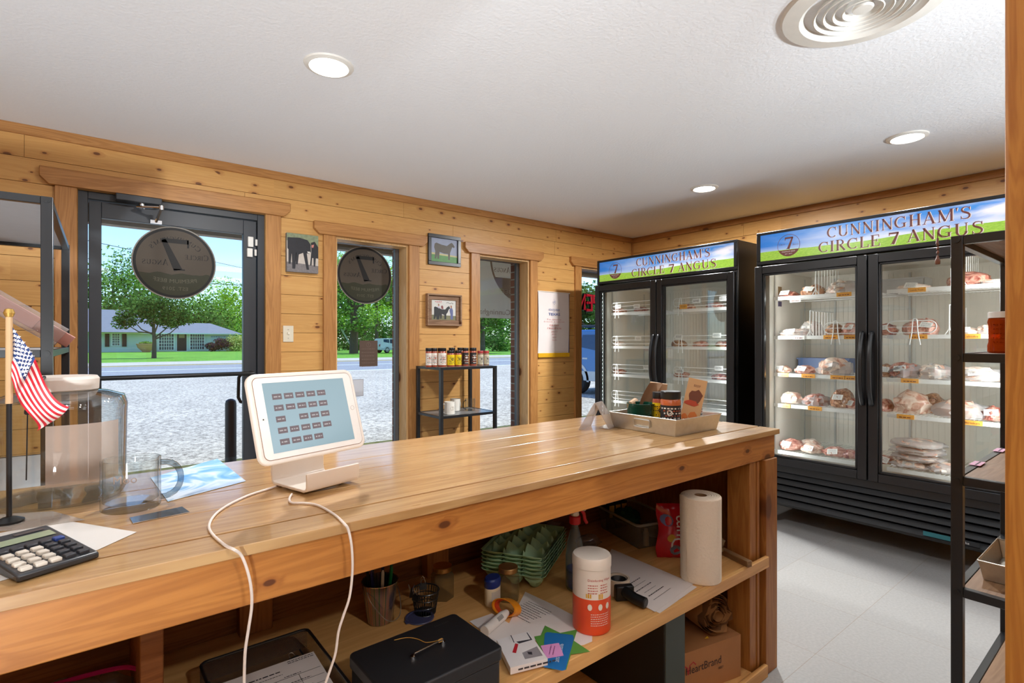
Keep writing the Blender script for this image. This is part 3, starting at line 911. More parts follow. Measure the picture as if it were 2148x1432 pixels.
def leaves(mb, blobs, n, size, rg):
    tot = sum(b[3] * b[3] for b in blobs)
    for (x, y, z, r, *sq) in blobs:
        k = int(n * r * r / tot)
        fz = sq[0] if sq else .8
        for _ in range(k):
            d = Vector((rg.gauss(0, 1), rg.gauss(0, 1), rg.gauss(0, 1))).normalized()
            rr = r * (rg.random() ** .45) * (1 + .18 * mn.noise(d * 2.6 + Vector((x, y, z))))
            p = Vector((x, y, z)) + Vector((d.x, d.y, d.z * fz)) * rr
            u = Vector((rg.gauss(0, 1), rg.gauss(0, 1), rg.gauss(0, .7))).normalized()
            v = u.orthogonal().normalized()
            s = size * rg.uniform(.5, 1.15)
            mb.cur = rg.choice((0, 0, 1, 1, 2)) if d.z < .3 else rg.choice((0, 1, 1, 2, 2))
            mb.add([p - u * s, p - v * s * .55, p + u * s, p + v * s * .55], [(0, 1, 2, 3)])
def tree(name, label, loc, blobs, kind, n, size, trunk, seed, cat='tree', group=None, branches=True):
    rg = random.Random(seed)
    t = thing(name, label, cat, loc, group=group)
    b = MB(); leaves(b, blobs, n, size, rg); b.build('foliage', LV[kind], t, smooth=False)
    if trunk:
        r, h = trunk
        b = MB()
        b.tube([(0, 0, 0), (r * .2, 0, h * .4), (-r * .2, r * .1, h * .75), (0, 0, h)], [r * 1.25, r, r * .8, r * .55], 9)
        if branches:
            for bl in blobs[:7]:
                p = Vector(bl[:3]); s = Vector((0, 0, h * rg.uniform(.45, .8)))
                b.tube([s, s.lerp(p, .5) + Vector((0, 0, -.1 * h)), p], [r * .5, r * .3, r * .12], 6)
        b.build('trunk', BARK, t)
    return t
# small shade tree on the lawn
p = PZ(323, 751, G)
rg = random.Random(2)
bl = [(-1.7, 0, 3.5, 1.1), (-.8, .6, 4.3, 1.25), (.6, -.4, 4.6, 1.25), (1.7, .3, 4.0, 1.1), (0, 0, 3.7, 1.3), (2.3, 0, 3.3, .75), (-2.1, .2, 3.0, .8), (1.2, 0, 3.1, .9)]
tree('shade_tree', 'small spreading shade tree on the lawn in front of the pale house', p, bl, 'dark', 4600, .14, (.15, 3.4), 11)
# trees behind the house, by their crown in the view: (px, top y, distance Y, radius, kind, label)
for i, (px, ty, Yd, r, kind, lab) in enumerate([
        (196, 545, 112, 8, 'dark', 'dark tree behind the house at the left edge of the door glass'),
        (238, 500, 130, 8.5, 'mid', 'tallest tree behind the house, left of the round door decal'),
        (282, 515, 148, 7, 'dark', 'tall dark tree behind the house roof, left of the round decal'),
        (345, 560, 166, 9, 'mid', 'tree behind the house mostly hidden by the round decal'),
        (408, 612, 112, 6.5, 'dark', 'low dark tree behind the house, just right of the round decal'),
        (440, 600, 130, 7, 'mid', 'mid green tree behind the right roof end'),
        (472, 572, 148, 6, 'bright', 'pointed bright green tree at the right of the door glass'),
        (512, 590, 166, 8, 'mid', 'broad green tree beyond the right end of the house')]):
    top = PY(px, ty, Yd); h = top.z - G
    base = Vector((top.x, Yd, G))
    rg = random.Random(40 + i)
    bl = [(0, 0, h - r * .7, r * .75)]
    for k in range(9):
        a = rg.uniform(0, 6.28); q = rg.uniform(.3, 1.0)
        bl.append((math.cos(a) * r * q, math.sin(a) * r * .7 * q, h - r * rg.uniform(.9, 2.0), r * rg.uniform(.35, .6)))
    bl.append((0, 0, max(h - 2.2 * r, 2.5), r * 1.05))
    bl.append((r * .4, -1, 3.0, r * .8))
    tree('background_tree', lab, base, bl, kind, 3400, .42, (.35, h * .6), 60 + i, group='trees behind the pale house')
# wood line to the right, seen through the narrow windows
for i, (px, ty, Yd, r, kind, lab) in enumerate([
        (700, 500, 72, 5.5, 'bright', 'bright yellow-green tree at the left of the first narrow window'),
        (742, 520, 60, 4.6, 'mid', 'thick-trunked tree in the middle of the first narrow window'),
        (790, 505, 84, 6.5, 'bright', 'bright green tree behind the white sport utility car'),
        (832, 520, 98, 6.5, 'bright', 'bright tree at the right of the first narrow window'),
        (880, 560, 60, 5.5, 'mid', 'green tree standing between the first and second windows'),
        (765, 610, 112, 8, 'dark', 'dark tree at the back of the first narrow window'),
        (1012, 600, 50, 5.5, 'mid', 'green tree at the left of the second narrow window'),
        (1052, 590, 64, 5.5, 'mid', 'green tree at the right of the second narrow window'),
        (1095, 600, 80, 5, 'dark', 'dark tree behind the second window casing'),
        (1215, 560, 38, 5, 'dark', 'dark leafy tree in the left part of the third window'),
        (1262, 570, 52, 5, 'mid', 'green tree above the blue car in the third window')]):
    top = PY(px, ty, Yd); h = top.z - G
    base = Vector((top.x, Yd, G)); rg = random.Random(140 + i)
    bl = []
    zz = h - r * .6
    while zz > 3.6:
        for k in range(3):
            a = rg.uniform(0, 6.28); q = rg.uniform(.2, .8)
            bl.append((math.cos(a) * r * q, math.sin(a) * r * q, zz, r * rg.uniform(.35, .55)))
        zz -= r * .42
    tree('woodline_tree', lab, base, bl, kind, 3000, .28, (.42 if i == 1 else .25, h * .7), 160 + i, group='trees across the road to the right')
# hedges
for i, (px, Yd, w, h, kind, name, lab, sz) in enumerate([
        (720, 80, 6, 2.8, 'dark', 'hedge', 'dark hedge row behind the leaning pole', .25), (805, 86, 7, 3.0, 'dark', 'hedge', 'dark hedge row behind the white car', .25),
        (1015, 62, 5, 3.2, 'mid', 'hedge', 'green hedge low in the second window', .22), (1062, 64, 5, 3.2, 'mid', 'hedge', 'green hedge right in the second window', .22)]):
    base = PY(px, 716, Yd); base.z = G
    rg = random.Random(200 + i)
    bl = [(rg.uniform(-w, w), rg.uniform(-1, 1), rg.uniform(.5, h * .7), h * .45) for _ in range(12)]
    tree(name, lab, base, bl, kind, 2200, sz, None, 210 + i, cat='hedge', group='hedges across the road')

for i, (xa, xb, Yd, h, lab) in enumerate(((36, 76, 122, 8.5, 'long dark hedge line far behind the trees in the first narrow window'), (80, 150, 122, 8.5, 'long dark hedge line far behind the trees in the second and third windows'), (-30, 50, 200, 12.0, 'dark tree line far behind the pale house'))):
    rg = random.Random(400 + i); n_ = int((xb - xa) / 2.2)
    bl = [(-(xb - xa) / 2 + (xb - xa) * (k + .5) / n_, rg.uniform(-1, 1), h * rg.uniform(.3, .6), h * .45) for k in range(n_)]
    tree('hedge', lab, Vector(((xa + xb) / 2, Yd, G)), bl, 'dark', 5200, .55, None, 420 + i, cat='hedge')
# house -------------------------------------------------------------
HY = 87.0
HW = flat('house_siding', (212, 226, 216), .7, var=.04, scale=2); HT = flat('house_trim', (240, 240, 236), .6)
HR = flat('roof_shingle', (126, 130, 142), .85, var=.12, scale=3); HS = flat('shutter_brown', (86, 52, 44), .6)
HG = flat('house_window_dark', (58, 62, 78), .2); HD = flat('house_door', (70, 46, 40), .5); HSH = flat('soffit_white', (222, 226, 224), .7)
hb = PY(300, 737, HY)
t = thing('house', 'single-storey pale green house with a grey shingle roof and brown shutters', 'house', (9, HY, G))
def hx(px): return PY(px, 716, HY).x - 9
def hz(px, py): return PY(px, py, HY).z - G
x0h, x1h = -22.0, hx(490)
eave = hz(300, 697)
b = MB(); b.box(x0h, x1h, 0, 10, -.1, eave); b.build('wall', HW, t, smooth=False)
b = MB()
ov = .9
def hip(mb, x0, x1, y0, y1, z0, z1, ins):
    ym = (y0 + y1) / 2
    v = [(x0, y0, z0), (x1, y0, z0), (x1, y1, z0), (x0, y1, z0), (x0 + ins, ym, z1), (x1 - ins, ym, z1)]
    mb.add(v, [(0, 1, 5, 4), (1, 2, 5), (2, 3, 4, 5), (3, 0, 4), (0, 3, 2, 1)])
hip(b, hx(345), x1h + ov, -ov, 10, eave - .05, hz(440, 676), 3.2)
hip(b, x0h, hx(385), -ov - .0, 14, eave - .05, hz(211, 655) + .7, 6.0)
hip(b, x0h - 4, hx(300), -2.2, 8, eave - .02, eave + 2.2, 7.5)
b.build('roof', HR, t, smooth=False)
b = MB(); b.box(x0h, x1h + ov, -ov, -ov + .1, eave - .2, eave - .04); b.build('fascia', HT, t, smooth=False)
def hwin(px0, px1, py0, py1, nx, nz, shutters=None):
    a, c = hx(px0), hx(px1); z0, z1 = hz((px0 + px1) / 2, py1), hz((px0 + px1) / 2, py0)
    b = MB(); b.box(a, c, -.12, -.02, z0, z1); w = b.build('window', HT, t, smooth=False)
    b = MB(); b.box(a + .15, c - .15, -.14, -.12, z0 + .12, z1 - .12); b.build('pane', HG, w, smooth=False)
    b = MB()
    for i in range(1, nx): xx = a + .15 + (c - a - .3) * i / nx; b.box(xx - .035, xx + .035, -.17, -.141, z0 + .12, z1 - .12)
    for i in range(1, nz): zz = z0 + .12 + (z1 - z0 - .24) * i / nz; b.box(a + .15, c - .15, -.17, -.141, zz - .035, zz + .035)
    b.build('muntin', HT, w, smooth=False)
    if shutters:
        for s0, s1 in shutters:
            b = MB(); b.box(hx(s0), hx(s1), -.1, -.02, z0 - .05, z1 + .05)
            for k in range(10): zz = z0 + (z1 - z0) * k / 10; b.box(hx(s0) + .1, hx(s1) - .1, -.12, -.1, zz, zz + .07)
            b.build('shutter', HS, t, smooth=False)
hwin(233, 253, 697.5, 726, 4, 5, ((220, 229.5), (256, 265.5)))
hwin(331, 366.5, 698.5, 735, 6, 5); hwin(396.5, 430, 698.5, 734, 6, 5)
b = MB(); b.box(hx(369), hx(393), -.1, -.02, 0, hz(380, 699)); dm = b.build('door', HT, t, smooth=False)
b = MB(); b.box(hx(371), hx(391), -.14, -.1, 0.1, hz(380, 700.5)); b.mat(1)
b.box(hx(375), hx(387), -.16, -.14, 1.9, 2.45); b.build('door_panel', [HD, flat('door_lite', (170, 140, 96), .3)], dm, smooth=False)
M = frame_M((hx(462), -.06, hz(462, 711)), (1, 0, 0), (0, 0, 1))
b = MB(); b.box(hx(443), hx(480), -.05, -.01, hz(460, 717), hz(460, 704)); b.mat(1)
scribble(b, M, -1.2, 1.1, .28, .16, 3, z=.02, lines=1); scribble(b, M, -.8, .9, -.12, .13, 5, z=.02, lines=1)
b.build('wall_sign', [flat('pale_blue_sign', (196, 222, 226), .6), flat('sign_writing', (86, 120, 170), .6)], t, smooth=False)
for i, (px0, px1, kind, h, lab) in enumerate([(437, 452, 'purple', 1.5, 'dark purple shrub left under the house sign'), (455, 476, 'purple', 2.0, 'purple leafy shrub under the house sign'),
                                         (482, 500, 'pale', 2.6, 'pale yellow-green shrub at the house corner'), (498, 520, 'pale', 2.9, 'pale yellow-green shrub right of the house corner')]):
    base = PY((px0 + px1) / 2, 716, 84.5); base.z = G; w = (px1 - px0) / 2 * .072
    rg = random.Random(300 + i)
    tree('shrub', lab, base, [(rg.uniform(-w, w) * .7, rg.uniform(-.5, .5), rg.uniform(.4, h * .75), h * .38) for _ in range(8)], kind, 900, .17, None, 310 + i, cat='shrub', group='shrubs along the pale house')
t = thing('potted_planter', 'round terracotta planter bowl on the lawn beside the shade tree', 'planter', PZ(307, 738.5, G))
b = MB(); b.lathe([(0, .0), (.45, 0), (.5, .15), (.95, .6), (1.05, .95), (1.12, 1.0), (1.12, 1.12), (1.0, 1.12), (.95, 1.0), (0, 1.0)], 24); b.build('pot', flat('terracotta', (206, 150, 116), .7), t)
b = MB(); leaves(b, [(0, 0, 1.15, .8, .4)], 260, .13, random.Random(5)); b.build('plants', LV['mid'], t, smooth=False)

# vehicles ----------------------------------------------------------
TIRE = flat('tire_rubber', (28, 28, 30), .8); RIM = flat('alloy_rim', (190, 192, 196), .3, .8)
CG = flat('car_glass', (44, 66, 96), .08, 0, .8)
def vehicle(name, label, loc, rz, paint, low, Lc=4.9, W=1.95, H=1.8, rack=False):
    """nose towards local +x, wheels on z=0"""
    t = thing(name, label, 'car', loc, rz)
    hl = Lc / 2
    P = [(-hl, .45), (-hl, .95), (-hl + .1, 1.08), (-hl + .28, H - .16), (-hl + .42, H - .04), (-hl + .9, H), (.35, H), (.62, H - .05), (1.25, 1.12), (hl - .25, 1.0), (hl - .05, .85), (hl, .6), (hl - .02, .38), (-hl + .05, .36)]
    def half(z): return W / 2 if z < 1.05 else W / 2 - (z - 1.05) * .22
    b = MB(); n = len(P)
    v = [(x, -half(z), z) for x, z in P] + [(x, half(z), z) for x, z in P]
    b.add(v, [tuple(range(n)), tuple(range(2 * n - 1, n - 1, -1))] + [(i, n + i, n + (i + 1) % n, (i + 1) % n) for i in range(n)])
    b.build('body', paint, t, bevel=.05, seg=2, angle=25)
    for s in (-1, 1):
        b = MB()
        for (a, c) in ((-hl + .45, -1.2), (-1.12, -.28), (-.2, .62)):
            e = .5 if a == -.2 else 0
            q = [(a, 1.1), (c + e, 1.1), (c + (.05 if e else 0), H - .14), (a + .06, H - .14)]
            pts = [(x, s * (half(z) + .008), z) for x, z in q]
            b.poly(pts if s < 0 else pts[::-1])
        b.build('side_window', CG, t, smooth=False)
        b = MB(); y0, y1 = (W / 2 - .02, W / 2 + .015) if s > 0 else (-W / 2 - .015, -W / 2 + .02)
        b.box(-hl + .1, hl - .2, y0, y1, .36, .62); b.build('side_cladding', low, t, bevel=.01)
        for xx in (-.95, .1):
            b = MB(); b.box(xx, xx + .18, s * W / 2 - .02, s * W / 2 + .025, .93, .97); b.build('door_handle', low, t)
    for xw in (-hl + .95, hl - .95):
        for s in (-1, 1):
            b = MB(); M = Matrix.Translation((xw, s * (W / 2 - .1), .37)) @ Matrix.Rotation(R(90), 4, 'X')
            b.xf(M); b.lathe([(0, -.1), (.34, -.11), (.37, -.08), (.37, .08), (.34, .11), (.24, .12), (0, .1)], 28)
            w = b.build('wheel', TIRE, t)
            b = MB(); b.xf(M); zs = -s * .125
            b.lathe([(.2, zs), (.235, zs), (.235, zs * .8)], 28)
            for k in range(7):
                a = 2 * math.pi * k / 7; ca, sa = math.cos(a), math.sin(a)
                b.add([(ca * .03 - sa * .03, sa * .03 + ca * .03, zs), (ca * .03 + sa * .03, sa * .03 - ca * .03, zs), (ca * .21 + sa * .02, sa * .21 - ca * .02, zs), (ca * .21 - sa * .02, sa * .21 + ca * .02, zs)], [(0, 1, 2, 3)])
            b.build('rim', RIM, w, smooth=False)
            b = MB(); b.xf(M)
            arc = [R(a) for a in range(-5, 186, 10)]; zf = -s * .115
            pts = [(.40 * math.cos(a), .40 * math.sin(a)) for a in arc] + [(.48 * math.cos(a), .48 * math.sin(a)) for a in reversed(arc)]
            for i in range(len(arc) - 1):
                b.add([(pts[i][0], -pts[i][1] if False else pts[i][1], zf), (pts[i + 1][0], pts[i + 1][1], zf), (pts[-2 - i][0], pts[-2 - i][1], zf), (pts[-1 - i][0], pts[-1 - i][1], zf)], [(0, 1, 2, 3)])
            b.build('wheel_arch', low, t, smooth=False)
    b = MB(); b.box(hl - .06, hl + .02, -W / 2 + .15, -W / 2 + .5, .72, .88); b.box(hl - .06, hl + .02, W / 2 - .5, W / 2 - .15, .72, .88); b.build('headlight', WHITE, t)
    b = MB(); b.box(-hl - .02, -hl + .06, -W / 2 + .05, -W / 2 + .3, .8, 1.05); b.box(-hl - .02, -hl + .06, W / 2 - .3, W / 2 - .05, .8, 1.05); b.build('taillight', flat('taillight_red', (170, 30, 30), .3), t)
    if rack:
        b = MB()
        for s in (-1, 1): b.tube([(-hl + .7, s * (W / 2 - .25), H), (-hl + .8, s * (W / 2 - .25), H + .1), (.2, s * (W / 2 - .25), H + .1), (.35, s * (W / 2 - .25), H)], .025, 8)
        b.tube([(-1.2, -W / 2 + .25, H + .09), (-1.2, W / 2 - .25, H + .09)], .025, 8); b.tube([(-.1, -W / 2 + .25, H + .09), (-.1, W / 2 - .25, H + .09)], .025, 8)
        b.build('roof_rack', BLACK, t)
    return t
q = PZ(791, 740, G)
vehicle('car', 'white sport utility car parked across the road, seen in the first narrow window', (q.x + 2.2, q.y, G), R(6), flat('white_car_paint', (238, 240, 242), .2, coat=.5), flat('white_car_trim', (206, 208, 212), .4))
bc = vehicle('car', 'blue car with silver lower trim parked outside the third window', (11.35, 9.02, G), R(-90), flat('blue_car_paint', (40, 104, 172), .2, coat=.6), flat('silver_car_trim', (206, 208, 210), .3), Lc=4.3, H=1.72, rack=True)
# leaning guy-wire pole, power lines
b = MB(); a = PZ(746, 741, G); c = PY(716, 690, a.y)
b.cyl(a, c, .09, .09, 8); tag(b.build('leaning_pole', flat('pole_grey', (196, 200, 190), .6)), 'pale leaning pole in front of the trees in the first window', 'pole')
for i, (x0, y0, x1, y1) in enumerate(((150, 497, 300, 529), (300, 516, 560, 573), (300, 588, 620, 603))):
    b = MB(); b.tube([PY(x0, y0, 60), PY(x1, y1, 60)], .028, 6)
    tag(b.build('power_line', BLACK), ['thin power line in the sky left of the round door decal', 'thin power line above the trees right of the round door decal', 'lowest power line crossing the treetops in the door glass'][i], 'power line', 'overhead power lines')
# ------------------------------------------------------------------ sales counter
CT = 0.914; SH = 0.45; SB = 0.045
X0C, X1C, YF, YR = -1.25, 2.09, 0.965, 1.66
TOPW = wood('counter_top_wood', (198, 158, 106), (164, 118, 68), along='X', across='Y', rough=0.32, coat=0.7, con=1.15, spec=.6, knots=0.16, kscale=1.1, seed=4, grain=.8)
APRW = wood('counter_apron_wood', (202, 134, 64), (164, 100, 42), knot=(86, 44, 24), along='X', across='Z', rough=0.42, coat=0.1, knots=0.62, kscale=3.0, seed=12)
POSTW = wood('counter_post_wood', (180, 122, 62), (148, 88, 38), along='Z', across='X', rough=0.45, knots=0.3, kscale=1.3, seed=8)
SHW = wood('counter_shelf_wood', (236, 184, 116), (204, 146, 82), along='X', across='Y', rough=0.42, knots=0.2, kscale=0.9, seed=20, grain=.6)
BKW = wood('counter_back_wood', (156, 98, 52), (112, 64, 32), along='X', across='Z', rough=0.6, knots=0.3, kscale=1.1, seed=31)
ct = thing('sales_counter', 'long honey-coloured pine board counter with open shelves behind', 'counter', (0.42, 1.31, 0))
ys = [YF, 1.047, 1.204, 1.344, 1.472, YR]
for i, (a, c) in enumerate(zip(ys, ys[1:])):
    b = WB(ct); b.box(X0C, X1C + (0, .004, -.003, .002, 0)[i], a + (.005 if i == 1 else .0018 if i else 0), c - .0018 - (.0015 if i == 0 else 0), CT - .019, CT)
    b.build('top_board', TOPW, ct, bevel=0.0012)
b = WB(ct); b.box(X0C, X1C - .04, YF + .036, YR - .04, CT - .03, CT - .0195); b.build('gap_shade_board', flat('gap_shade_brown', (70, 42, 22), .8), ct)  # added dark underlay: the shade in the board gaps, put in as colour
b = WB(ct); b.box(X0C, X1C - .012, YF + .014, YF + .034, CT - .108, CT - .0192); b.build('apron', APRW, ct, bevel=.002)
b = WB(ct); b.box(X1C - .032, X1C - .012, YF + .035, YR - .02, CT - .108, CT - .0192)
b.build('apron', wood('counter_end_wood', (202, 134, 64), (164, 100, 42), along='Y', across='Z', rough=.42, knots=.5, seed=2), ct, bevel=.002)
def cpost(x0, x1, y0, y1, z0=0, z1=CT - .02, m=None, name='post'):
    b = WB(ct); b.box(x0, x1, y0, y1, z0, z1); return b.build(name, m or POSTW, ct, bevel=.002)
cpost(1.99, 2.078, YF + .004, YF + .04, 0, CT - .109)
cpost(1.965, 1.989, YF + .035, YF + .06, 0, CT - .11)
cpost(1.90, 1.945, YF + .02, YF + .109, 0, CT - .109)
cpost(1.948, 1.964, YF + .016, YF + .075, 0, CT - .11)
cpost(1.9, 1.99, YR - .075, YR - .03, 0, CT - .02)
cpost(2.045, 2.06, YF + .04, YR - .02, 0, CT - .11, name='end_panel')
for x in (.325, .90, -.4): cpost(x, x + .085, YR - .075, YR - .036, SH, CT - .02, wood('counter_stud_wood', (176, 118, 66), (134, 82, 42), along='Z', across='X', rough=.5, knots=.3, seed=17), name='stud')
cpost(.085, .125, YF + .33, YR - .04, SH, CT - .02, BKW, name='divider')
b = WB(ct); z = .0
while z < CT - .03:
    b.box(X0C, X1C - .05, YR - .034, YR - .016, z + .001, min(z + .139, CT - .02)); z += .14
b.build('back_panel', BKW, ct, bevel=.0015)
b = WB(ct); b.box(X0C, 1.899, YF + .008, YR - .036, SH - .018, SH); b.build('shelf', SHW, ct, bevel=.002)
b = WB(ct); b.box(X0C, 1.989, YF - .008, YF + .008, SH - .04, SH + .0); b.build('shelf_lip', SHW, ct, bevel=.002)
b = WB(ct); b.box(X0C, 1.899, YF + .012, YR - .036, SB - .018, SB); b.build('shelf', SHW, ct, bevel=.002)
b = WB(ct); b.box(X0C, 1.989, YF - .004, YF + .012, 0, SB + .0); b.build('shelf_lip', SHW, ct, bevel=.002)

# ------------------------------------------------------------------ tablet stand
ST = flat('stand_white', (232, 220, 208), .38, var=.03)
ps = thing('tablet_stand', 'white point-of-sale tablet on a bent stand on the counter', 'tablet stand', (.4215, 1.268, CT), R(15.8))
b = MB()
prof = [(-.073, .048), (-.073, .018), (-.068, .009), (-.058, .006), (.058, .006), (.068, .012), (.072, .026), (.072, .13)]
def offs(p, t):
    out = []
    for i in range(len(p)):
        a = p[max(i - 1, 0)]; c = p[min(i + 1, len(p) - 1)]
        dx, dy = c[0] - a[0], c[1] - a[1]; l = math.hypot(dx, dy)
        out.append((p[i][0] - dy / l * t, p[i][1] + dx / l * t))
    return out
poly = prof + offs(prof, .0065)[::-1]
n = len(poly); v = [(-.069, y, z) for y, z in poly] + [(.069, y, z) for y, z in poly]; f = []
k = len(prof)
for i in range(k - 1):
    f += [(i, i + 1, n - 2 - i, n - 1 - i), (n + i, 2 * n - 1 - i, 2 * n - 2 - i, n + i + 1)]
f += [(i, n + i, n + (i + 1) % n, (i + 1) % n) for i in range(n)]
b.add(v, f); b.build('stand', ST, ps, bevel=.0012)
b = MB(); b.lathe([(0, 0), (.062, 0), (.064, .003), (.062, .006), (0, .006)], 40, sx=1.0, sy=.9); b.build('turntable', flat('stand_grey', (150, 146, 142), .5), ps)
TM = Matrix.Translation((.379, 1.178, 1.094)) @ Matrix.Rotation(R(17), 4, 'Z') @ Matrix.Rotation(R(90 - 17.6), 4, 'X')
b = WB(ps); b.T = b.T @ TM
b.prism(rrect(.258, .186, .02), -.008, .006); hs = b.build('case', ST, ps, bevel=.004, seg=3)
b = WB(ps); b.T = b.T @ TM; b.prism(rrect(.07, .09, .01), -.034, -.0085)
b.tube([(0, -.02, -.02), (0, -.035, -.05), (.0, -.05, -.075)], .014, 10); b.build('mount', ST, ps)
b = WB(ps); b.T = b.T @ TM; b.prism(rrect(.238, .167, .012), .006, .0072)
b.mat(1)
rr_, ri_ = rrect(.2405, .1695, .013), rrect(.238, .167, .012)
v = [(x, y, .0064) for x, y in rr_] + [(x, y, .0064) for x, y in ri_]; q = len(rr_)
b.add(v, [(i, (i + 1) % q, q + (i + 1) % q, q + i) for i in range(q)])
tb = b.build('tablet', [flat('tablet_white_bezel', (236, 228, 220), .25), flat('seam_brown', (150, 112, 88), .6)], ps)
m, nt, out = new_mat('tablet_screen')
bb = bsdf(nt, out, lin((60, 70, 76)), .12, 0, .5, emit=lin((176, 206, 216)), estr=.62); SCRN = m
TILE = flat('screen_tile', (150, 130, 134), .4); TILED = flat('screen_tile_dark', (104, 90, 94), .4)
m, nt, out = new_mat('screen_tile_lit'); bsdf(nt, out, lin((60, 52, 54)), .3, emit=lin((150, 128, 132)), estr=.4); TILE = m
m, nt, out = new_mat('screen_tile_text'); bsdf(nt, out, lin((90, 90, 90)), .3, emit=lin((215, 205, 205)), estr=.5); TTX = m
b = WB(ps); b.T = b.T @ TM
b.box(-.1, .098, -.072, .072, .0073, .0078)
b.mat(1)
rows = [(5, 0, ()), (5, 0, ()), (5, 0, (1,)), (5, 0, ()), (4, 0, ())]
for r_, (nn, _, skip) in enumerate(rows):
    for c_ in range(nn):
        if c_ in skip: continue
        x = -.083 + c_ * .0265; y = .042 - r_ * .0235
        b.mat(1); b.box(x, x + .021, y - .006, y + .006, .0078, .0081)
        b.mat(2); scribble(b, Matrix(), x + .003, x + .018, y - .0015, .0045, r_ * 7 + c_, z=.0083)
b.build('screen', [SCRN, TILE, TTX], tb, smooth=False)
b = WB(ps); b.T = b.T @ TM
b.lathe([(.0052, .0073), (.0052, .0077), (.0045, .0077), (.0045, .0073)], 24, c=(.109, 0, 0)); b.build('home_button', flat('home_ring', (190, 176, 164), .3), tb)
b = WB(ps); b.T = b.T @ TM; b.lathe([(0, .0076), (.0016, .0075)], 12, c=(-.1095, -.002, 0)); b.build('camera_dot', INK, tb)

CORD = flat('white_cord', (232, 218, 208), .45)
def cord(lab, top, hang, yh, r=.0024):
    pts = [PZ(x, y, CT + r + .0005) for x, y in top] + [PY(x, y, yh) for x, y in hang]
    b = MB(); b.tube(smooth_line(pts, 6), r, 8); o = b.build('charging_cord', CORD); tag(o, lab, 'cord', 'white charging cords'); return o
cord('white cord running from the tablet stand over the counter edge on its right', [(612, 1036), (607, 1046), (612, 1054), (640, 1055), (668, 1060), (700, 1078), (722, 1098)],
     [(731, 1112), (738, 1150), (739, 1200), (733, 1252), (720, 1292), (710, 1325), (704, 1368), (694, 1400), (680, 1440)], YF - .012)
cord('white cord looping left of the tablet stand and hanging over the counter front', [(590, 1016), (560, 1026), (520, 1039), (480, 1058), (452, 1078), (439, 1100), (444, 1118), (470, 1142), (490, 1152)],
     [(505, 1163), (517, 1190), (526, 1228), (528, 1270), (521, 1320), (514, 1370), (512, 1440)], YF - .012)

# ------------------------------------------------------------------ left end of the counter
CLR = clear('clear_glass'); CLRH = clear('glass_handle', (206, 214, 218), (70, 80, 86), 1.7, 1.0)
def lathe_glass(outer, inner):
    return outer + inner[::-1]
# big lidded jar
p = PZ(128, 1045, CT)
t = thing('glass_jar', 'large clear glass jar with a pale lid standing behind the small flag', 'jar', p, R(-12))
b = MB(); jo = [(0, .004), (.09, 0), (.112, .004), (.119, .016), (.117, .06), (.119, .17), (.12, .2), (.114, .217), (.085, .228), (.06, .232), (.058, .25)]
b.lathe(jo + [(r - .0035 if r > .01 else 0, z + (.004 if z < .02 else (-.003 if .2 < z < .235 else 0))) for r, z in jo[::-1]], 64)
def squarish(q, k=.55):
    r = math.hypot(q.x, q.y)
    if r < .07: return q
    a = math.atan2(q.y, q.x); n_ = 3.4
    f = 1 / ((abs(math.cos(a)) ** n_ + abs(math.sin(a)) ** n_) ** (1 / n_)); f = 1 + (f - 1) * k * min(1, (r - .07) / .04)
    return Vector((q.x * f * .96, q.y * f * .96, q.z))
b.v = [squarish(q) for q in b.v]
b.build('jar_body', CLR, t)
b = MB(); b.lathe([(.0625, .232), (.065, .234), (.066, .256), (.062, .262), (0, .263)], 48); b.build('lid', flat('pale_lid', (226, 214, 204), .35, var=.02), t)
b = MB(); b.tube(smooth_line([(-.012, -.06, .264), (-.014, -.069, .258), (-.016, -.069, .235), (-.02, -.078, .224), (-.022, -.112, .212)]), .0032, 8)
b.blob((-.022, -.117, .2), (.006, .005, .009), 8); b.tube([(-.022, -.119, .195), (-.023, -.122, .07)], .0012, 6); b.build('tie', BLACK, t)
LABM = pane('frosted_label', (226, 210, 198), body=(206, 186, 172), mixb=.5)
b = MB(); b.grid(lambda u, v: squarish(Vector((.1215 * math.cos(R(-88 + 62 * u)), .1215 * math.sin(R(-88 + 62 * u)), .05 + .12 * v))), 16, 1)
b.build('label', LABM, t)
# green bundle at the very edge
p = Vector((-.222, 1.6, CT))
t = thing('green_cord_bundle', 'coil of bright green cord at the far left end of the counter', 'cord', p)
b = MB()
for k in range(6): 
    b.tube([(.05 * math.cos(R(a)), .04 * math.sin(R(a)), .006 + .011 * k) for a in range(0, 360, 15)], .006, 7, closed=True)
b.build('coil', flat('green_cord', (10, 130, 70), .5), t)
b = MB(); b.blob((.0, .0, .10), (.05, .04, .04), 14, .2); b.build('wrap', BLACKP, t)
# flag
p = Vector((-.110, 1.35, CT))
fl = thing('small_flag', 'small american flag on a stick with a gold ball tip', 'flag', p)
topz = PY(20, 664, p.y).z - CT
px18 = PY(16, 716, p.y).x - p.x
b = MB(); b.cyl((0, 0, .012), (0, 0, topz * .58), .0042, .004, 10); b.build('pole', BLACK, fl)
b = MB(); b.cyl((0, 0, topz * .58), (0, 0, topz), .0055, .005, 10); b.build('sleeve', flat('tan_dowel', (196, 160, 120), .5), fl)
b = MB(); b.lathe([(0, topz - .004), (.006, topz), (.0085, topz + .007), (.006, topz + .014), (0, topz + .016)], 16); b.build('finial', flat('gold_finial', (206, 168, 92), .3, .8), fl)
b = MB(); b.lathe([(0, 0), (.022, 0), (.022, .006), (.01, .012), (0, .014)], 20); b.build('foot', BLACKP, fl)
RED = flat('flag_red', (204, 30, 48), .7); FWH = flat('flag_white', (238, 226, 222), .7); BLU = flat('flag_blue', (34, 62, 120), .7)
b = MB(); Lf, Hf = .205, .098
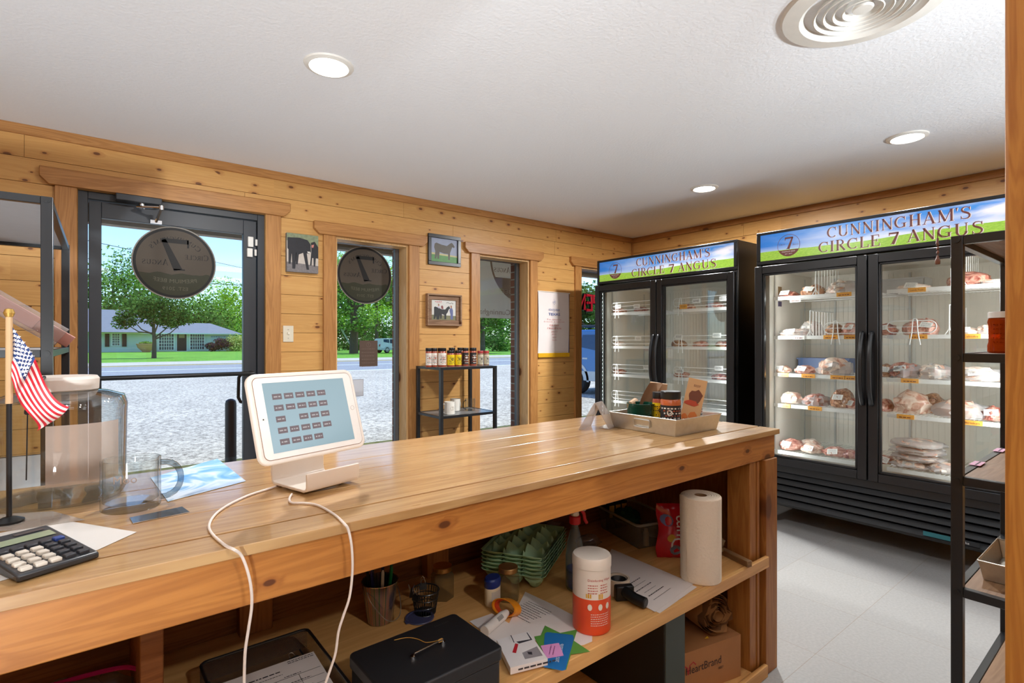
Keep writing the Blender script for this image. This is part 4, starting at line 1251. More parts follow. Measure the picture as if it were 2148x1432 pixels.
def flag_pt(s, t_):
    # s along the fly, t_ down the hoist; the cloth droops away from the pole
    s_ = s * Lf; dz = s_ * .72 + .012 * math.sin(s * 9) * s
    x = .004 + s_ * (.36 - .08 * t_) + .012 * math.sin(s * 7 + t_ * 2.2) * s - .028 * t_ * s
    y = .020 * math.sin(s * 11 + t_ * 4.0) * min(1, s * 2.5) + .008 * math.sin(t_ * 5 + s * 3)
    return (x, y - .002, topz - .018 - Hf * t_ * (1 - .12 * s) - dz * (1 - .25 * t_))
nu, nv = 44, 26
b.grid(flag_pt, nu, nv)
b.m = []
for j in range(nv):
    for i in range(nu):
        st = (j * 13) // nv
        b.m.append(2 if (st < 7 and i / nu < .42) else (0 if st % 2 == 0 else 1))
for r_ in range(6):
    for c_ in range(6):
        s = .035 + .065 * c_; t_ = .04 + .083 * r_
        if (r_ + c_) % 1 == 0:
            q = Vector(flag_pt(s, t_)); b.mat(1)
            for dy in (-.0012, .0012):
                pts = []
                for a in range(10):
                    rad = .0042 if a % 2 == 0 else .002
                    pts.append(q + Vector((rad * math.sin(a * math.pi / 5), dy, rad * math.cos(a * math.pi / 5))))
                b.poly(pts)
b.build('flag_cloth', [RED, FWH, BLU], fl, angle=80)
# glass mug
def mug_mesh(b, r, h, tw, wall=.0035, base=.008, handle=-1, hz=None):
    b.lathe([(0, 0), (r - .003, 0), (r, .003), (r, h - .001), (r - wall / 2, h + .0005), (r - wall, h - .001), (r - wall, base + .003), (r - wall - .004, base), (0, base)], 48)
def mug_handle(b, r, h, hr=.0045, ang=0, ry=None, out=.033):
    ca, sa = math.cos(ang), math.sin(ang); pts = []
    for i in range(15):
        a = R(90 - 180 * i / 14)
        d = r - .001 + out * math.cos(a) ** .8 if math.cos(a) > 0 else r - .001
        pts.append((ca * d, sa * d, h * .5 + h * .36 * math.sin(a)))
    b.tube(pts, hr, 10)
p = PZ(275, 1064, CT)
t = thing('glass_mug', 'clear glass mug standing in front of the large jar on the counter', 'mug', p, R(-14))
b = MB(); mug_mesh(b, .051, .1, 0, .004, .014); b.build('cup', CLR, t)
b = MB(); mug_handle(b, .051, .1, .006, R(10), out=.036); b.build('handle', CLRH, t)
b = MB(); M = frame_M((0, -.0518, .06), (1, 0, 0), (0, 0, 1))
vs, fs = sans('Moo'); 
put_text(b, sans('Moo'), Matrix.Translation((0, 0, 0)) @ M, .016, cap=.73)
b.v = [Vector((.0517 * math.sin(q.x / .0517), -.0517 * math.cos(q.x / .0517), q.z)) for q in b.v]
b.build('lettering', flat('mug_print', (176, 160, 150), .5), t)

def sheet(name, lab, cat, corners, z, mat, th=.0006, group=None, extra=None, mats=None, curl=0):
    pts = [PZ(x, y, z) for x, y in corners]
    c = sum(pts, Vector()) / len(pts)
    a2 = sum((pts[i].x * pts[(i + 1) % len(pts)].y - pts[(i + 1) % len(pts)].x * pts[i].y) for i in range(len(pts)))
    if a2 < 0: pts = pts[::-1]
    o = thing(name, lab, cat, (c.x, c.y, z), group=group)
    b = MB(); b.prism([(q.x - c.x, q.y - c.y) for q in pts], 0, th)
    b.build('sheet', mat, o, smooth=False)
    return o, c
PHOTO = None
def brochure_mat():
    m, nt, out = new_mat('glossy_brochure')
    tc = N(nt, 'ShaderNodeTexCoord'); nz = N(nt, 'ShaderNodeTexNoise', Scale=7.0, Detail=3.0, Distortion=1.2)
    nt.links.new(tc.outputs['Object'], nz.inputs['Vector'])
    cr = N(nt, 'ShaderNodeValToRGB'); e = cr.color_ramp.elements
    e[0].position = .38; e[0].color = lin((92, 150, 206)); e[1].position = .52; e[1].color = lin((236, 240, 244))
    k = e.new(.46); k.color = lin((150, 186, 214)); k = e.new(.68); k.color = lin((150, 160, 172))
    nt.links.new(nz.outputs[0], cr.inputs[0]); bsdf(nt, out, cr.outputs[0], .18, 0, .5, .4)
    return m
sheet('brochure', 'glossy blue and white printed sheet left of the tablet stand', 'paper', [(316, 1002), (456, 962), (516, 1009), (352, 1052)], CT + .0008, brochure_mat())
sheet('chrome_strip', 'narrow mirror-like metal strip lying beside the glass mug', 'strip', [(272, 1086), (382, 1063), (398, 1074), (279, 1098)], CT + .0008, CHROME, .001)
sheet('paper_sheet', 'white paper sheet under the black calculator', 'paper', [(-90, 1135), (138, 1092), (287, 1116), (190, 1160), (0, 1219), (-90, 1250)], CT + .0006, PAPER)
o, c = sheet('paper_sheet', 'thin clear plastic sleeve with paper behind the calculator', 'paper', [(-60, 1082), (110, 1072), (178, 1090), (30, 1112), (-70, 1120)], CT + .0016, pane('plastic_sleeve', (240, 236, 232), body=(220, 210, 200), mixb=.25))
# calculator
A_, B_, C_ = PZ(134, 1097, .932), PZ(209, 1147, .932), PZ(36, 1198, .932)
ux = (B_ - C_).normalized(); uy = (A_ - B_); Lc_ = uy.length; uy = Vector((-ux.y, ux.x, 0))
t = thing('calculator', 'black desk calculator with pale keys on a white sheet', 'calculator', (C_.x, C_.y, CT + .0014), math.atan2(ux.y, ux.x))
cw, cl_ = (B_ - C_).length, .172
b = MB()
v = [(0, 0, 0), (cw, 0, 0), (cw, cl_, 0), (0, cl_, 0), (0, 0, .010), (cw, 0, .010), (cw, cl_, .024), (0, cl_, .024)]
b.add(v, [(0, 3, 2, 1), (4, 5, 6, 7), (0, 1, 5, 4), (1, 2, 6, 5), (2, 3, 7, 6), (3, 0, 4, 7)])
b.build('body', flat('calculator_body', (52, 54, 58), .35), t, bevel=.003, seg=2)
def cz(y): return .0102 + .014 * y / cl_
b = MB()
for r_ in range(5):
    for c_ in range(5):
        x = .007 + c_ * (cw - .012) / 5; y = .008 + r_ * .0195; w_ = (cw - .012) / 5 - .004
        b.mat(1 if (c_ >= 3 or r_ == 4) else 0)
        if c_ >= 3 and r_ == 4: b.mat(2 if c_ == 4 else 1)
        b.box(x, x + w_, y, y + .0125, cz(y) - .001, cz(y) + .005)
b.build('key', [flat('pale_key', (212, 202, 188), .5), flat('dark_key', (48, 50, 56), .45), flat('blue_key', (44, 70, 140), .45)], t, bevel=.0012)
b = MB(); y0, y1 = .118, .142
b.add([(.008, y0, cz(y0) + .001), (cw - .008, y0, cz(y0) + .001), (cw - .008, y1, cz(y1) + .001), (.008, y1, cz(y1) + .001)], [(0, 1, 2, 3)])
b.build('display', flat('lcd_green', (146, 156, 128), .2), t)
b = MB(); y0, y1 = .15, .16
b.add([(cw * .5, y0, cz(y0) + .001), (cw - .012, y0, cz(y0) + .001), (cw - .012, y1, cz(y1) + .001), (cw * .5, y1, cz(y1) + .001)], [(0, 1, 2, 3)])
b.build('solar_panel', flat('solar_cell', (86, 78, 78), .2), t)

# ------------------------------------------------------------------ galvanized tray group
GALV = flat('galvanized_steel', (206, 202, 192), .34, .9, var=.12, scale=60)
def tray(name, lab, x0, x1, y0, y1, z, h, fl_=.012, loops=True):
    cx, cy = (x0 + x1) / 2, (y0 + y1) / 2
    t = thing(name, lab, 'tray', (cx, cy, z)); w, d = (x1 - x0) / 2, (y1 - y0) / 2
    b = MB()
    def ring(e, zz): return [(-w - e, -d - e, zz), (w + e, -d - e, zz), (w + e, d + e, zz), (-w - e, d + e, zz)]
    v = ring(0, 0) + ring(fl_, h) + ring(fl_ - .0025, h) + ring(-.0025, .0025)
    f = [(3, 2, 1, 0)] + [(4 * k + i, 4 * k + (i + 1) % 4, 4 * k + 4 + (i + 1) % 4, 4 * k + 4 + i) for k in range(3) for i in range(4)] + [(12, 13, 14, 15)]
    b.add(v, f); b.build('pan', GALV, t, bevel=.0015)
    b = MB(); b.tube([(w_, d_, h) for w_, d_ in ((-w - fl_, -d - fl_), (w + fl_, -d - fl_), (w + fl_, d + fl_), (-w - fl_, d + fl_))], .0022, 8, closed=True); b.build('rim', GALV, t)
    if loops:
        b = MB(); xx = -w - fl_ * .55
        b.tube([(xx - .004, -.038, h * .78), (xx - .005, .03, h * .78), (xx - .006, .034, h * .7), (xx - .004, .034, h * .38), (xx - .003, .03, h * .32), (xx - .003, -.036, h * .32), (xx - .004, -.04, h * .4), (xx - .006, -.04, h * .7)], .0022, 8, closed=True)
        b.build('handle', STEEL, t)
    return t
TX0, TX1, TY0, TY1 = 1.622, 1.892, 1.112, 1.392
tray('galvanized_tray', 'shallow galvanized tray of gift goods near the counter end', TX0, TX1, TY0, TY1, CT, .06)
b = MB(); rg = random.Random(9)
for i in range(1500):
    x, y, z = rg.uniform(TX0 + .006, TX1 - .006), rg.uniform(TY0 + .006, TY1 - .006), CT + rg.uniform(.006, .046 + .012 * mn.noise((i * .1, 0, 0)))
    a = rg.uniform(0, 6.28); l = rg.uniform(.008, .02); w = .0018; b.mat(rg.choice((0, 0, 1, 2)))
    d = Vector((math.cos(a), math.sin(a), rg.uniform(-.5, .5))) * l / 2; n_ = Vector((-math.sin(a), math.cos(a), rg.uniform(-.6, .6))) * w
    m_ = Vector((x, y, z)); k = Vector((0, 0, rg.uniform(.001, .004)))
    b.add([m_ - d - n_, m_ - n_ + k, m_ + n_ + k, m_ - d + n_, m_ + d - n_, m_ + d + n_], [(0, 1, 2, 3), (1, 4, 5, 2)])
o = b.build('shredded_paper', [flat('kraft_shred', (116, 70, 40), .8), flat('dark_shred', (78, 44, 26), .8), flat('light_shred', (158, 108, 66), .8)], smooth=False)
tag(o, 'brown crinkled paper shred filling the galvanized tray', 'shredded paper', kind='stuff')
# enamel mug
t = thing('enamel_mug', 'dark green speckled enamel mug in the galvanized tray', 'mug', (1.7, 1.322, CT + .02), R(-30))
GE = flat('green_enamel', (14, 74, 58), .12, 0, .6, .6, var=.5, scale=220)
b = MB(); b.lathe([(0, 0), (.046, 0), (.05, .004), (.0535, .072), (.055, .0745), (.0535, .076), (.0515, .074), (.048, .006), (0, .004)], 44); b.build('cup', GE, t)
b = MB(); mug_handle(b, .05, .074, .0055, 0, out=.03); b.build('handle', GE, t)
def spice(name, lab, x, y, z, r, h, lidm, fill, labm, marks=None, group=None, lh=.24, rz=0.0, gap=.16):
    t = thing(name, lab, 'spice jar', (x, y, z), rz, group)
    b = MB(); hb = h * (1 - lh)
    b.lathe([(0, 0), (r * .95, 0), (r, .003), (r, hb - .006), (r * .9, hb), (0, hb)], 28); b.build('jar_body', fill, t)
    b = MB(); b.lathe([(0, hb + .0005), (r * .98, hb + .0005), (r, hb + .002), (r, h - .002), (r * .96, h), (0, h)], 28); b.build('lid', lidm, t)
    if labm:
        b = MB(); b.grid(lambda u, v: ((r + .0007) * math.cos(R(-175 + 170 * u)), (r + .0007) * math.sin(R(-175 + 170 * u)), hb * (.12 + (1 - gap - .12) * v)), 20, 1)
        mats = [labm]
        if marks:
            mats += marks
            rg = random.Random(int(x * 1000) + int(y * 777))
            for k in range(7):
                zz = hb * (.2 + .08 * k); b.mat(1 + (k % len(marks)))
                a = rg.uniform(-150, -110)
                while a < -20:
                    da = rg.uniform(4, 14)
                    rr = r + .0011
                    q = [(rr * math.cos(R(aa)), rr * math.sin(R(aa)), z_) for aa, z_ in ((a, zz), (a + da, zz), (a + da, zz + hb * .045), (a, zz + hb * .045))]
                    b.add(q, [(0, 1, 2, 3)]); a += da + rg.uniform(3, 12)
            b.mat(1); rr = r + .0013; c0 = -92; pts = []
            for k in range(16):
                a = 2 * math.pi * k / 16; pts.append((rr * math.cos(R(c0 + 16 * math.cos(a))), rr * math.sin(R(c0 + 16 * math.cos(a))), hb * .56 + r * .3 * math.sin(a)))
            b.poly(pts)
        b.build('label', mats, t)
    return t
LIDK = flat('black_lid', (28, 28, 30), .3); SPO = flat('orange_seasoning', (186, 92, 40), .35, coat=.6, var=.12, scale=200); SPR = flat('red_seasoning', (168, 76, 48), .35, coat=.6, var=.15, scale=200)
LABK = flat('black_label', (40, 38, 40), .45); LABW = flat('white_label', (232, 226, 216), .5); LABY = flat('yellow_label', (238, 206, 20), .45); LABC = flat('cream_label', (206, 196, 170), .5)
spice('spice_jar', 'large orange seasoning jar with a black label in the galvanized tray', 1.682, 1.172, CT + .015, .036, .139, LIDK, SPO, LABK, [LABW, SPR], lh=.2, gap=.2, rz=R(-58))
spice('spice_jar', 'yellow-labelled seasoning jar behind the large orange jar in the tray', 1.745, 1.27, CT + .015, .024, .125, LIDK, SPR, LABY, [LABK], lh=.2, rz=R(-40))
spice('spice_jar', 'black-capped spice shaker behind the standing snack packet in the tray', 1.83, 1.165, CT + .015, .026, .15, LIDK, SPO, LABW, [LABK, SPR], lh=.22, gap=.3, rz=R(-50))
# snack packet
t = thing('snack_packet', 'tall tan snack packet with food pictures leaning in the tray', 'packet', (1.772, 1.156, CT + .03), R(-58))
b = MB(); MM = Matrix.Rotation(R(12), 4, 'Y') @ Matrix.Rotation(R(82), 4, 'X'); b.xf(MM)
b.box(-.034, .034, 0, .168, -.003, .003); b.mat(1)
rg = random.Random(3)
def blobpoly(b, cx, cy, rx, ry, z, seed, n=14):
    r2 = random.Random(seed); b.poly([(cx + rx * math.cos(2 * math.pi * i / n) * r2.uniform(.75, 1.1), cy + ry * math.sin(2 * math.pi * i / n) * r2.uniform(.75, 1.1), z) for i in range(n)])
blobpoly(b, .004, .1, .027, .03, .0034, 1); b.mat(2); blobpoly(b, -.006, .075, .026, .012, .0037, 2); b.mat(3); blobpoly(b, .008, .03, .018, .016, .0034, 4); blobpoly(b, -.02, .02, .012, .012, .0034, 6)
b.mat(1); put_text(b, sans('BEEF'), MM.inverted() @ MM @ Matrix.Translation((.002, .138, 0)), .009, cap=.73, z=.0036)
b.build('pouch', [flat('tan_packet', (206, 162, 112), .45), flat('packet_brown', (110, 58, 36), .4), flat('packet_red', (178, 66, 36), .4), flat('packet_orange', (206, 116, 50), .4)], t)
# kraft window box and pouch
KR = flat('kraft_card', (190, 154, 116), .7)
t = thing('kraft_window_box', 'kraft paper box with a dark window standing in the tray', 'box', (1.80, 1.335, CT + .02), R(-50))
b = MB(); MM = Matrix.Rotation(R(8), 4, 'Y'); b.xf(MM); b.box(-.033, .033, -.015, .015, 0, .15)
b.mat(1); b.box(-.02, .02, -.0165, -.015, .03, .12); b.build('box', [KR, flat('window_film', (84, 74, 62), .15)], t, bevel=.003)
t = thing('kraft_pouch', 'curved kraft paper pouch between the mug and the window box', 'pouch', (1.745, 1.35, CT + .02), R(-50))
b = MB(); b.grid(lambda u, v: (-.02 + .05 * u + .05 * v * v, -.012 + .012 * math.sin(u * 3.14), .15 * v), 8, 10); b.grid(lambda u, v: (-.02 + .05 * u + .05 * v * v, .004 + .006 * math.sin(u * 3.14), .15 * v), 8, 10)
b.build('pouch_paper', flat('kraft_dark', (142, 108, 78), .7), t)
t = thing('kraft_bundle', 'small rolled kraft paper bundle behind the green mug', 'paper roll', (1.72, 1.378, CT + .03), R(20))
b = MB(); b.cyl((-.03, 0, .055), (.035, 0, .062), .012, .014, 10); b.cyl((-.02, 0, 0), (-.02, 0, .05), .006); b.build('roll', KR, t)
# acrylic holder
t = thing('acrylic_card_holder', 'bent clear acrylic card holder left of the galvanized tray', 'card holder', (1.545, 1.405, CT), R(22))
AC = pane('clear_acrylic', (240, 240, 240), body=(206, 190, 180), mixb=.35)
b = MB()
def plate(p, q, r_, s_, th=.0025):
    p, q, r_, s_ = map(Vector, (p, q, r_, s_)); n_ = (q - p).cross(s_ - p).normalized() * th
    v = [p, q, r_, s_, p + n_, q + n_, r_ + n_, s_ + n_]
    b.add(v, [(0, 3, 2, 1), (4, 5, 6, 7), (0, 1, 5, 4), (1, 2, 6, 5), (2, 3, 7, 6), (3, 0, 4, 7)])
plate((-.0, -.045, .0), (.085, -.045, 0), (.05, .0, .1), (-.03, .0, .1)); plate((-.03, .002, .1), (.05, .002, .1), (.06, .05, 0), (-.07, .05, 0)); plate((0, -.045, .0), (.085, -.045, .0), (.09, -.005, .004), (.005, -.005, .004))
b.build('holder', AC, t)
# ------------------------------------------------------------------ things on the counter's inner shelf
Z = SH + .0006
SP = flat('shelf_paper', (232, 220, 212), .75, var=.02)
def rolled(name): pass
# paper towel roll
p = PZ(1470, 1211, Z)
t = thing('paper_towel_roll', 'full white paper towel roll standing at the right end of the counter shelf', 'paper towel roll', p)
TOW = flat('paper_towel', (238, 222, 200), .9, var=.03, scale=120, bmp=.4)
b = MB(); b.lathe([(.021, .28), (.064, .28), (.066, .277), (.066, .003), (.064, 0), (.021, 0)], 48)
for k in range(5): b.lathe([(.026 + k * .008, .2802), (.028 + k * .008, .2815), (.030 + k * .008, .2802)], 40)
b.build('roll', TOW, t)
b = MB(); b.lathe([(.0205, 0), (.0205, .2795), (.0185, .2795), (.0185, 0)], 32); b.build('core', flat('cardboard_core', (150, 112, 78), .8), t)
b = MB(); b.grid(lambda u, v: ((.0665 + .022 * u * (.3 + .7 * v)) * math.cos(R(130 + 45 * u)), (.0665 + .022 * u * (.3 + .7 * v)) * math.sin(R(130 + 45 * u)), .004 + v * (.274 + .016 * u)), 10, 8)
b.build('loose_sheet', TOW, t)
# disinfecting wipes
p = PZ(1241, 1313, Z)
t = thing('wipes_canister', 'white and orange canister of disinfecting wipes on the counter shelf', 'canister', p, R(-15))
OR = flat('wipes_orange', (232, 78, 34), .35); WW = flat('wipes_white', (238, 224, 208), .4)
b = MB(); b.lathe([(0, 0), (.05, 0), (.053, .004), (.053, .098)], 48); b.mat(1); b.lathe([(.053, .098), (.053, .176), (.0505, .177), (0, .177)], 48)
b.mat(2)
def cyltext(b, geo, r, zc, h, a0, width=None):
    n0 = len(b.v)
    vs, fs = geo
    x0 = min(q[0] for q in vs); x1 = max(q[0] for q in vs); k = h / .73
    kx = (width / (x1 - x0)) if width else k
    b.add([(r * math.sin(((q[0] - (x0 + x1) / 2) * kx) / r + a0), -r * math.cos(((q[0] - (x0 + x1) / 2) * kx) / r + a0), zc + q[1] * k) for q in vs], fs)
cyltext(b, sans('Disinfecting Wipes'), .0536, .148, .0065, -.1, .07)
rg = random.Random(6)
def cylbars(b, r, z0, n, gap, a0, a1, hh, seed):
    r2 = random.Random(seed)
    for k in range(n):
        a = a0; zz = z0 - k * gap
        while a < a1 - .04:
            w = r2.uniform(.04, .12); w = min(w, a1 - a)
            b.add([(r * math.sin(q), -r * math.cos(q), z_) for q, z_ in ((a, zz), (a + w, zz), (a + w, zz + hh), (a, zz + hh))], [(0, 1, 2, 3)]); a += w + .03
cylbars(b, .0536, .136, 4, .007, -.75, -.25, .002, 1); cylbars(b, .0536, .136, 4, .007, -.1, .35, .002, 2)
b.mat(3); cylbars(b, .0538, .103, 1, .01, -.85, -.55, .011, 3); cylbars(b, .0538, .1, 1, .01, -.2, .05, .014, 4)
b.mat(1)
for a in (-.65, -.1, .35):
    b.add([(.0537 * math.sin(a + .12 * math.cos(q * .7)), -.0537 * math.cos(a + .12 * math.cos(q * .7)), .078 + .009 * math.sin(q * .7)) for q in range(9)], [tuple(range(9))])
cylbars(b, .0537, .058, 6, .006, -.6, .4, .0018, 9)
b.build('canister_body', [OR, WW, flat('wipes_red_print', (196, 56, 40), .4), flat('wipes_yellow_print', (226, 166, 30), .4)], t)
b = MB(); b.lathe([(.0545, .177), (.0545, .2), (.051, .206), (.04, .208), (0, .2075)], 48); b.build('lid', WW, t)
# egg cartons, a stack of six
EG = flat('green_egg_carton', (158, 190, 148), .6, var=.08, scale=50)
fc = PZ(1137, 1243, Z); yaw = R(32)
ew, ed = .285, .2
def egg_mesh():
    nx, ny = 5, 3
    b = MB()
    def fn(u, v):
        cu, cv = (u * nx) % 1.0, (v * ny) % 1.0
        cup = (abs(math.sin(math.pi * u * nx)) ** .55) * (abs(math.sin(math.pi * v * ny)) ** .55)
        iu, iv = u * nx, v * ny
        post = 0
        if 0.2 < iu < nx - .2 and .2 < iv < ny - .2:
            du = abs(iu - round(iu)); dv = abs(iv - round(iv))
            post = (max(0, 1 - 2.4 * math.hypot(du, dv)) ** .6) * .02
        tap = .93 + .07 * (1 - cup)
        z = .046 - .044 * cup + post
        return ((u - .0) * ew, (v - .0) * ed, z)
    b.grid(fn, nx * 9, ny * 9)
    n = len(b.v)
    for e in ((0, 0, 1, 0), (1, 0, 1, 1), (1, 1, 0, 1), (0, 1, 0, 0)):
        b.grid(lambda u, v, e=e: (ew * (e[0] + (e[2] - e[0]) * u) + (.010 * v) * (1 if e[0] == 1 and e[2] == 1 else (-1 if e[0] == 0 and e[2] == 0 else 0)),
                                  ed * (e[1] + (e[3] - e[1]) * u) + (.010 * v) * (-1 if e[1] == 0 and e[3] == 0 else (1 if e[1] == 1 and e[3] == 1 else 0)),
                                  .046 + .006 * v - .008 * abs(math.sin(math.pi * u * (5 if e[1] == e[3] else 3))) * (1 - v)), 30, 1)
    return b
eb = egg_mesh()
e0 = None
for k in range(6):
    lab = ['green egg carton at the bottom of the stack', 'second green egg carton from the bottom of the stack', 'third green egg carton from the bottom of the stack', 'fourth green egg carton from the bottom of the stack',
           'second green egg carton from the top of the stack', 'topmost open green egg carton of the stack'][k]
    if e0 is None:
        e0 = eb.build('egg_carton', EG, None, loc=(fc.x, fc.y, Z)); e0.rotation_euler = (0, 0, yaw); o = e0
        s = e0.modifiers.new('solid', 'SOLIDIFY'); s.thickness = .0015; s.offset = 1
    else:
        o = e0.copy(); COL.objects.link(o); o.location = (fc.x, fc.y, Z + .0125 * k)
    tag(o, lab + ' on the counter shelf', 'egg carton', 'stacked green egg cartons')
# spray bottle
p = PZ(1206, 1232, Z)
t = thing('spray_bottle', 'clear spray bottle of blue liquid with a red and white trigger', 'spray bottle', p, R(150))
b = MB(); b.lathe([(0, 0), (.036, 0), (.04, .005), (.04, .1), (.032, .15), (.018, .19), (.0145, .2), (.0145, .215), (.012, .215), (.012, .2), (.016, .188), (.03, .148), (.0375, .1), (.0375, .008), (0, .004)], 32, sx=.75); b.build('bottle', pane('sprayer_clear', (232, 238, 240), body=(170, 180, 186), mixb=.12), t)
b = MB(); b.lathe([(0, .0045), (.0368, .009), (.0368, .062), (0, .062)], 32, sx=.75); b.build('liquid', pane('blue_liquid', (30, 90, 190), body=(20, 80, 180), mixb=.6), t)
b = MB(); b.lathe([(.0165, .208), (.0185, .21), (.0185, .232), (.0165, .234), (0, .234)], 24); b.build('collar', flat('sprayer_red', (196, 26, 34), .35), t)
b = MB(); b.box(-.035, .028, -.011, .011, .25, .275); b.cyl((0, 0, .234), (0, 0, .256), .0145, .011); b.cyl((-.035, 0, .264), (-.048, 0, .264), .008); b.build('sprayer_head', WW, t, bevel=.003)
b = MB(); b.tube([(-.02, 0, .252), (-.03, 0, .24), (-.033, 0, .22), (-.04, 0, .208)], .0055, 8); b.build('trigger', flat('sprayer_red', (196, 26, 34), .35), t)
# jars with gold lids, blue-capped tub
GOLD = flat('gold_lid', (196, 150, 92), .3, .85); THIN = pane('thin_jar_glass', (228, 224, 210), body=(150, 130, 96), mixb=.16)
for (px, py, lab, hh) in ((928, 1252, 'empty hexagonal glass jar with a gold lid beside the binder clip cup', .1), (1066, 1254, 'empty square glass jar with a gold lid in front of the egg cartons', .1)):
    t = thing('glass_jar', lab, 'jar', PZ(px, py, Z), R(20), 'gold-lidded glass jars')
    ns = 6 if px < 1000 else 4
    b = MB(); b.lathe([(0, 0), (.035, 0), (.036, .003), (.036, hh - .028), (.028, hh - .018), (.026, hh - .012)], ns if ns == 6 else 8); b.build('jar_body', THIN, t)
    b = MB(); b.lathe([(.029, hh - .016), (.0305, hh - .014), (.0305, hh - .002), (.029, hh), (.0, hh)], 32); b.build('lid', GOLD, t)
t = thing('petroleum_jelly_jar', 'small pale plastic tub with a dark blue lid on the counter shelf', 'tub', PZ(1033, 1266, Z), R(25))
b = MB(); b.lathe([(0, 0), (.026, 0), (.03, .006), (.031, .055), (.028, .06), (0, .06)], 28, sx=1.0, sy=.72); b.build('tub', flat('pale_tub', (214, 194, 160), .4), t)
b = MB(); b.lathe([(.03, .056), (.031, .058), (.031, .078), (.027, .083), (0, .083)], 28, sx=1.0, sy=.74); b.build('lid', flat('tub_blue', (24, 44, 110), .4), t)
b = MB(); b.grid(lambda u, v: (.0314 * math.cos(R(-150 + 80 * u)), .0314 * .74 * math.sin(R(-150 + 80 * u)), .014 + .034 * v), 10, 1); b.build('label', flat('tub_label', (190, 176, 160), .5), t)
# pen bucket
p = PZ(797, 1301, Z)
t = thing('metal_pail', 'small shiny rainbow-striped metal pail of pens', 'pail', p, R(20))
def holo():
    m, nt, out = new_mat('rainbow_tin')
    tc = N(nt, 'ShaderNodeTexCoord'); g = N(nt, 'ShaderNodeTexGradient', gradient_type='RADIAL'); nt.links.new(tc.outputs['Object'], g.inputs[0])
    nz = N(nt, 'ShaderNodeTexNoise', noise_dimensions='1D', Scale=1.0, Detail=3.0); nt.links.new(math_node(nt, 'MULTIPLY', g.outputs[1], 46.0), nz.inputs['W'])
    cr = N(nt, 'ShaderNodeValToRGB'); e = cr.color_ramp.elements
    e[0].position = .3; e[0].color = lin((120, 130, 120)); e[1].position = .72; e[1].color = lin((196, 190, 180))
    for pos, c in ((.4, (60, 130, 84)), (.46, (170, 160, 150)), (.52, (180, 130, 150)), (.58, (150, 150, 156)), (.64, (226, 150, 74))):
        k = e.new(pos); k.color = lin(c)
    nt.links.new(nz.outputs[0], cr.inputs[0]); bsdf(nt, out, cr.outputs[0], .22, .85)
    return m
b = MB(); b.lathe([(0, .001), (.034, .001), (.036, .004), (.051, .114), (.053, .115), (.0525, .117), (.05, .116), (.035, .006), (0, .004)], 40); b.build('pail_body', holo(), t)
b = MB(); b.tube(smooth_line([(-.05, 0, .1), (-.052, -.022, .075), (-.03, -.052, .03), (0, -.06, .018), (.03, -.052, .03), (.052, -.022, .075), (.05, 0, .1)], 5), .0013, 6); b.build('handle', STEEL, t)
rg = random.Random(8)
for k, (c, lab) in enumerate((((20, 90, 60), 'green'), ((30, 34, 70), 'dark blue'), ((60, 60, 64), 'grey'), ((24, 24, 26), 'black'), ((30, 30, 90), 'blue'), ((190, 190, 190), 'silver'), ((18, 120, 70), 'bright green'))):
    a = k * .9; o = Vector((.02 * math.cos(a), .02 * math.sin(a), .012)); e = Vector((.036 * math.cos(a), .036 * math.sin(a), .15))
    b = MB(); b.xf(Matrix.Translation(-o)); b.cyl(o, e, .0045, .0045, 8); b.cyl(e, e + (e - o).normalized() * .008, .0045, .002, 8)
    pen = b.build('pen', flat(lab.replace(' ', '_') + '_pen', c, .35), None, loc=p + o)
    tag(pen, lab + ' pen standing in the rainbow-striped pail', 'pen', 'pens in the small pail')
# binder clip cup with lid
p = PZ(892, 1284, Z)
t = thing('mesh_cup', 'small black mesh cup with binder clips clamped on its rim', 'cup', p)
b = MB()
for k in range(28):
    a = 2 * math.pi * k / 28; b.cyl((.03 * math.cos(a), .03 * math.sin(a), .002), (.04 * math.cos(a + .1), .04 * math.sin(a + .1), .066), .0007, n=4)
    b.cyl((.03 * math.cos(a), .03 * math.sin(a), .002), (.04 * math.cos(a - .1), .04 * math.sin(a - .1), .066), .0007, n=4)
for r_, z_ in ((.03, .002), (.0335, .024), (.037, .046), (.04, .067)): b.tube([(r_ * math.cos(R(a)), r_ * math.sin(R(a)), z_) for a in range(0, 360, 15)], .0014 if z_ < .06 else .0022, 6, closed=True)
b.lathe([(0, .002), (.03, .002)], 24); b.build('cup_body', BLACK, t)
for a, lab in ((70, 'binder clip at the back of the mesh cup rim'), (150, 'binder clip on the left of the mesh cup rim'), (200, 'binder clip at the front left of the mesh cup rim')):
    q = Vector((.04 * math.cos(R(a)), .04 * math.sin(R(a)), .064))
    bc_ = thing('binder_clip', 'black ' + lab, 'binder clip', p + q, R(a + 90), 'binder clips on the mesh cup')
    b = MB(); b.prism([(-.006, -.012), (.006, -.012), (.0015, .006), (-.0015, .006)], -.011, .011, Matrix(((0, 0, 1, 0), (1, 0, 0, 0), (0, 1, 0, 0), (0, 0, 0, 1)))); b.build('clip_body', BLACKP, bc_)
    for s in (-1, 1):
        b = MB(); b.tube([(-.007, s * .003, .005), (-.005, s * .008, .018), (0, s * .009, .022), (.005, s * .008, .018), (.007, s * .003, .005)], .0007, 6); b.build('wire_handle', STEEL, bc_)
p = PZ(876, 1292, Z)
t = thing('container_lid', 'round translucent blue lid lying in front of the mesh cup', 'lid', (p.x, p.y - .012, Z + .0))
b = MB(); b.lathe([(0, .002), (.034, .002), (.036, .004), (.041, .004), (.042, .002), (.041, 0), (0, 0)], 40); b.prism([(-.048, -.01), (-.038, -.012), (-.038, .01), (-.046, .006)], .001, .003); b.build('disc', flat('translucent_blue', (70, 72, 104), .3), t)
